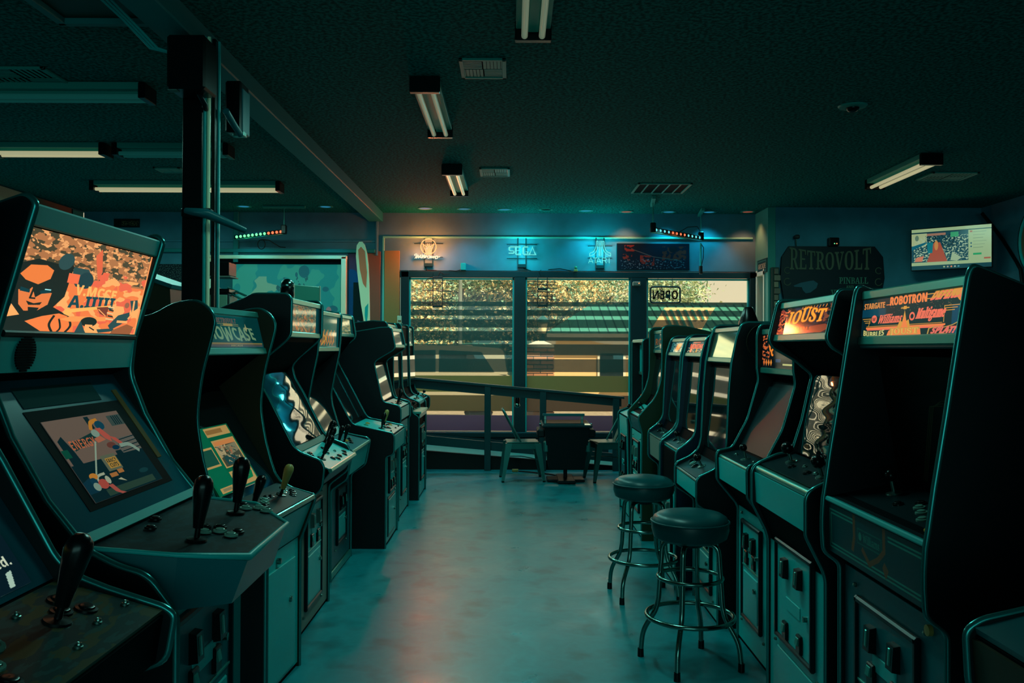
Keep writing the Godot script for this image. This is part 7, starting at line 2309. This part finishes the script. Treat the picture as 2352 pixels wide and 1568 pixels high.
	bx("rear_bar", Vector3(0.0, 0.73, -0.36), Vector3(0.5, 0.03, 0.04), M.panel_dark, t)
	for s in [-1.0, 1.0]:
		bx("bar_clip", Vector3(s * 0.22, 0.695, -0.36), Vector3(0.03, 0.05, 0.03), M.steel, t)
		bx("control_shelf", Vector3(s * 0.285, 0.56, 0.0), Vector3(0.09, 0.09, 0.4), M.cabinet_black, t, 0.015)
		put("joystick", sh().lathe([Vector2(0, 0), Vector2(0.006, 0), Vector2(0.006, 0.035), Vector2(0.017, 0.045), Vector2(0.017, 0.06), Vector2(0, 0.068)], Vector3(s * 0.29, 0.6, 0.05), 10), M.steel, t)
		bx("coin_box", Vector3(s * 0.235, 0.42, 0.24), Vector3(0.05, 0.12, 0.12), M.gunmetal, t, 0.01)
	tag(put("floor_cord", sh().tube([Vector3(0.09, 0.012, -10.72), Vector3(0.2, 0.012, -10.66), Vector3(0.45, 0.01, -10.5), Vector3(0.6, 0.01, -10.3)], 0.008, 6), M.cable), "dark cord with a brass plug on the floor under the game table", "cord")
	tag(put("plug", sh().box(Vector3(0.045, 0.018, -10.74), Vector3(0.08, 0.034, 0.04), 0.006), M.knob_wood), "brass-coloured plug at the foot of the ramp curb", "plug")

func ring3(r: float, y: float, n: int) -> Array:
	var out := []
	for i in n:
		out.append(Vector3(cos(TAU * i / n) * r, y, sin(TAU * i / n) * r))
	return out

func taper(s: Shape, a: Vector3, b: Vector3, wa: float, wb: float) -> void:
	var p := []
	var q := []
	for k in [[-1, -1], [1, -1], [1, 1], [-1, 1]]:
		p.append(a + Vector3(k[0], 0, k[1]) * wa / 2)
		q.append(b + Vector3(k[0], 0, k[1]) * wb / 2)
	for i in 4:
		var j := (i + 1) % 4
		s.face([p[i], p[j], q[j], q[i]], (p[i] + p[j]) / 2 - a + Vector3(0, 0.001, 0))
	s.face(p, Vector3.UP)
	s.face(q, Vector3.DOWN)

func apron() -> Shape:
	var s := sh()
	for k in 4:
		var b := Basis(Vector3.UP, k * PI / 2)
		s.box(b * Vector3(0, 0.405, 0.178), Vector3(0.34, 0.065, 0.006), 0.001, b)
	return s

func pinball() -> void:
	# behind the post: the raised heads of pinball machines, seen over the left machines
	var o := thing("pinball_machine", "pinball machine whose pale-sided head shows right of the post", "pinball machine", Vector3(-2.75, 0, -7.25))
	bx("head_box", Vector3(0.0, 1.66, 0.0), Vector3(0.84, 0.62, 0.22), M.cabinet_black, o, 0.01)
	bx("pale_side", Vector3(0.424, 1.86, 0.0), Vector3(0.012, 0.16, 0.20), M.panel_grey, o, 0.003)
	bx("pale_face", Vector3(0.345, 1.87, 0.116), Vector3(0.14, 0.16, 0.012), mat("pale_glass", Color8(110, 150, 128), 0.3), o, 0.003)
	bx("cabinet", Vector3(0.0, 1.05, -0.55), Vector3(0.62, 0.35, 1.3), M.cabinet_black, o, 0.01)
	for x in [-0.27, 0.27]:
		for z in [-1.15, 0.05]:
			bx("leg", Vector3(x, 0.44, z), Vector3(0.05, 0.88, 0.05), M.steel, o)
	put("side_rail", sh().tube([Vector3(0.36, 1.99, 0.0), Vector3(0.62, 1.86, 0.02)], 0.009, 6), M.metal_teal, o)
	put("side_rail", sh().tube([Vector3(0.36, 2.02, -0.06), Vector3(0.66, 1.89, -0.06)], 0.009, 6), M.metal_teal, o)
	bx("head_cap", Vector3(0.0, 1.985, 0.0), Vector3(0.86, 0.03, 0.24), M.black_plastic, o)
	var m := thing("monitor", "black box monitor on a short stand, right of the post above the pinball head", "monitor", Vector3(-2.44, 2.002, -7.25))
	bx("casing", Vector3(0.0, 0.165, 0.0), Vector3(0.22, 0.115, 0.2), M.black_plastic, m, 0.006)
	bx("pale_underside", Vector3(0.01, 0.100, 0.0), Vector3(0.23, 0.012, 0.21), M.panel_grey, m, 0.002)
	put("stand", sh().lathe([Vector2(0, 0), Vector2(0.05, 0), Vector2(0.045, 0.012), Vector2(0.015, 0.02), Vector2(0.014, 0.1), Vector2(0, 0.1)], Vector3(-0.03, 0, 0), 12), M.dark_metal, m)
	var q := thing("pinball_machine", "brown pinball machine with a raised sloping head left of the post", "pinball machine", Vector3(-2.62, 0, -6.3))
	put("head_box", sh().prism(pv([-0.35, 1.2, -0.35, 2.12, -0.3, 2.135, 0.26, 1.94, 0.3, 1.2]), -0.3, 0.3), M.cabinet_brown, q)
	put("head_cap", sh().prism(pv([-0.35, 2.125, -0.3, 2.15, 0.28, 1.95, 0.27, 1.925, -0.3, 2.12]), -0.31, 0.31), M.panel_dark, q)
	put("band", sh().prism(pv([-0.36, 1.86, -0.36, 1.885, 0.30, 1.74, 0.30, 1.715]), 0.3, 0.31), M.cabinet_black, q)
	bx("cabinet", Vector3(0.0, 1.0, 0.0), Vector3(0.6, 0.4, 0.58), M.cabinet_black, q, 0.01)
	for x in [-0.25, 0.25]:
		for z in [-0.25, 0.25]:
			bx("leg", Vector3(x, 0.4, z), Vector3(0.05, 0.8, 0.05), M.steel, q)
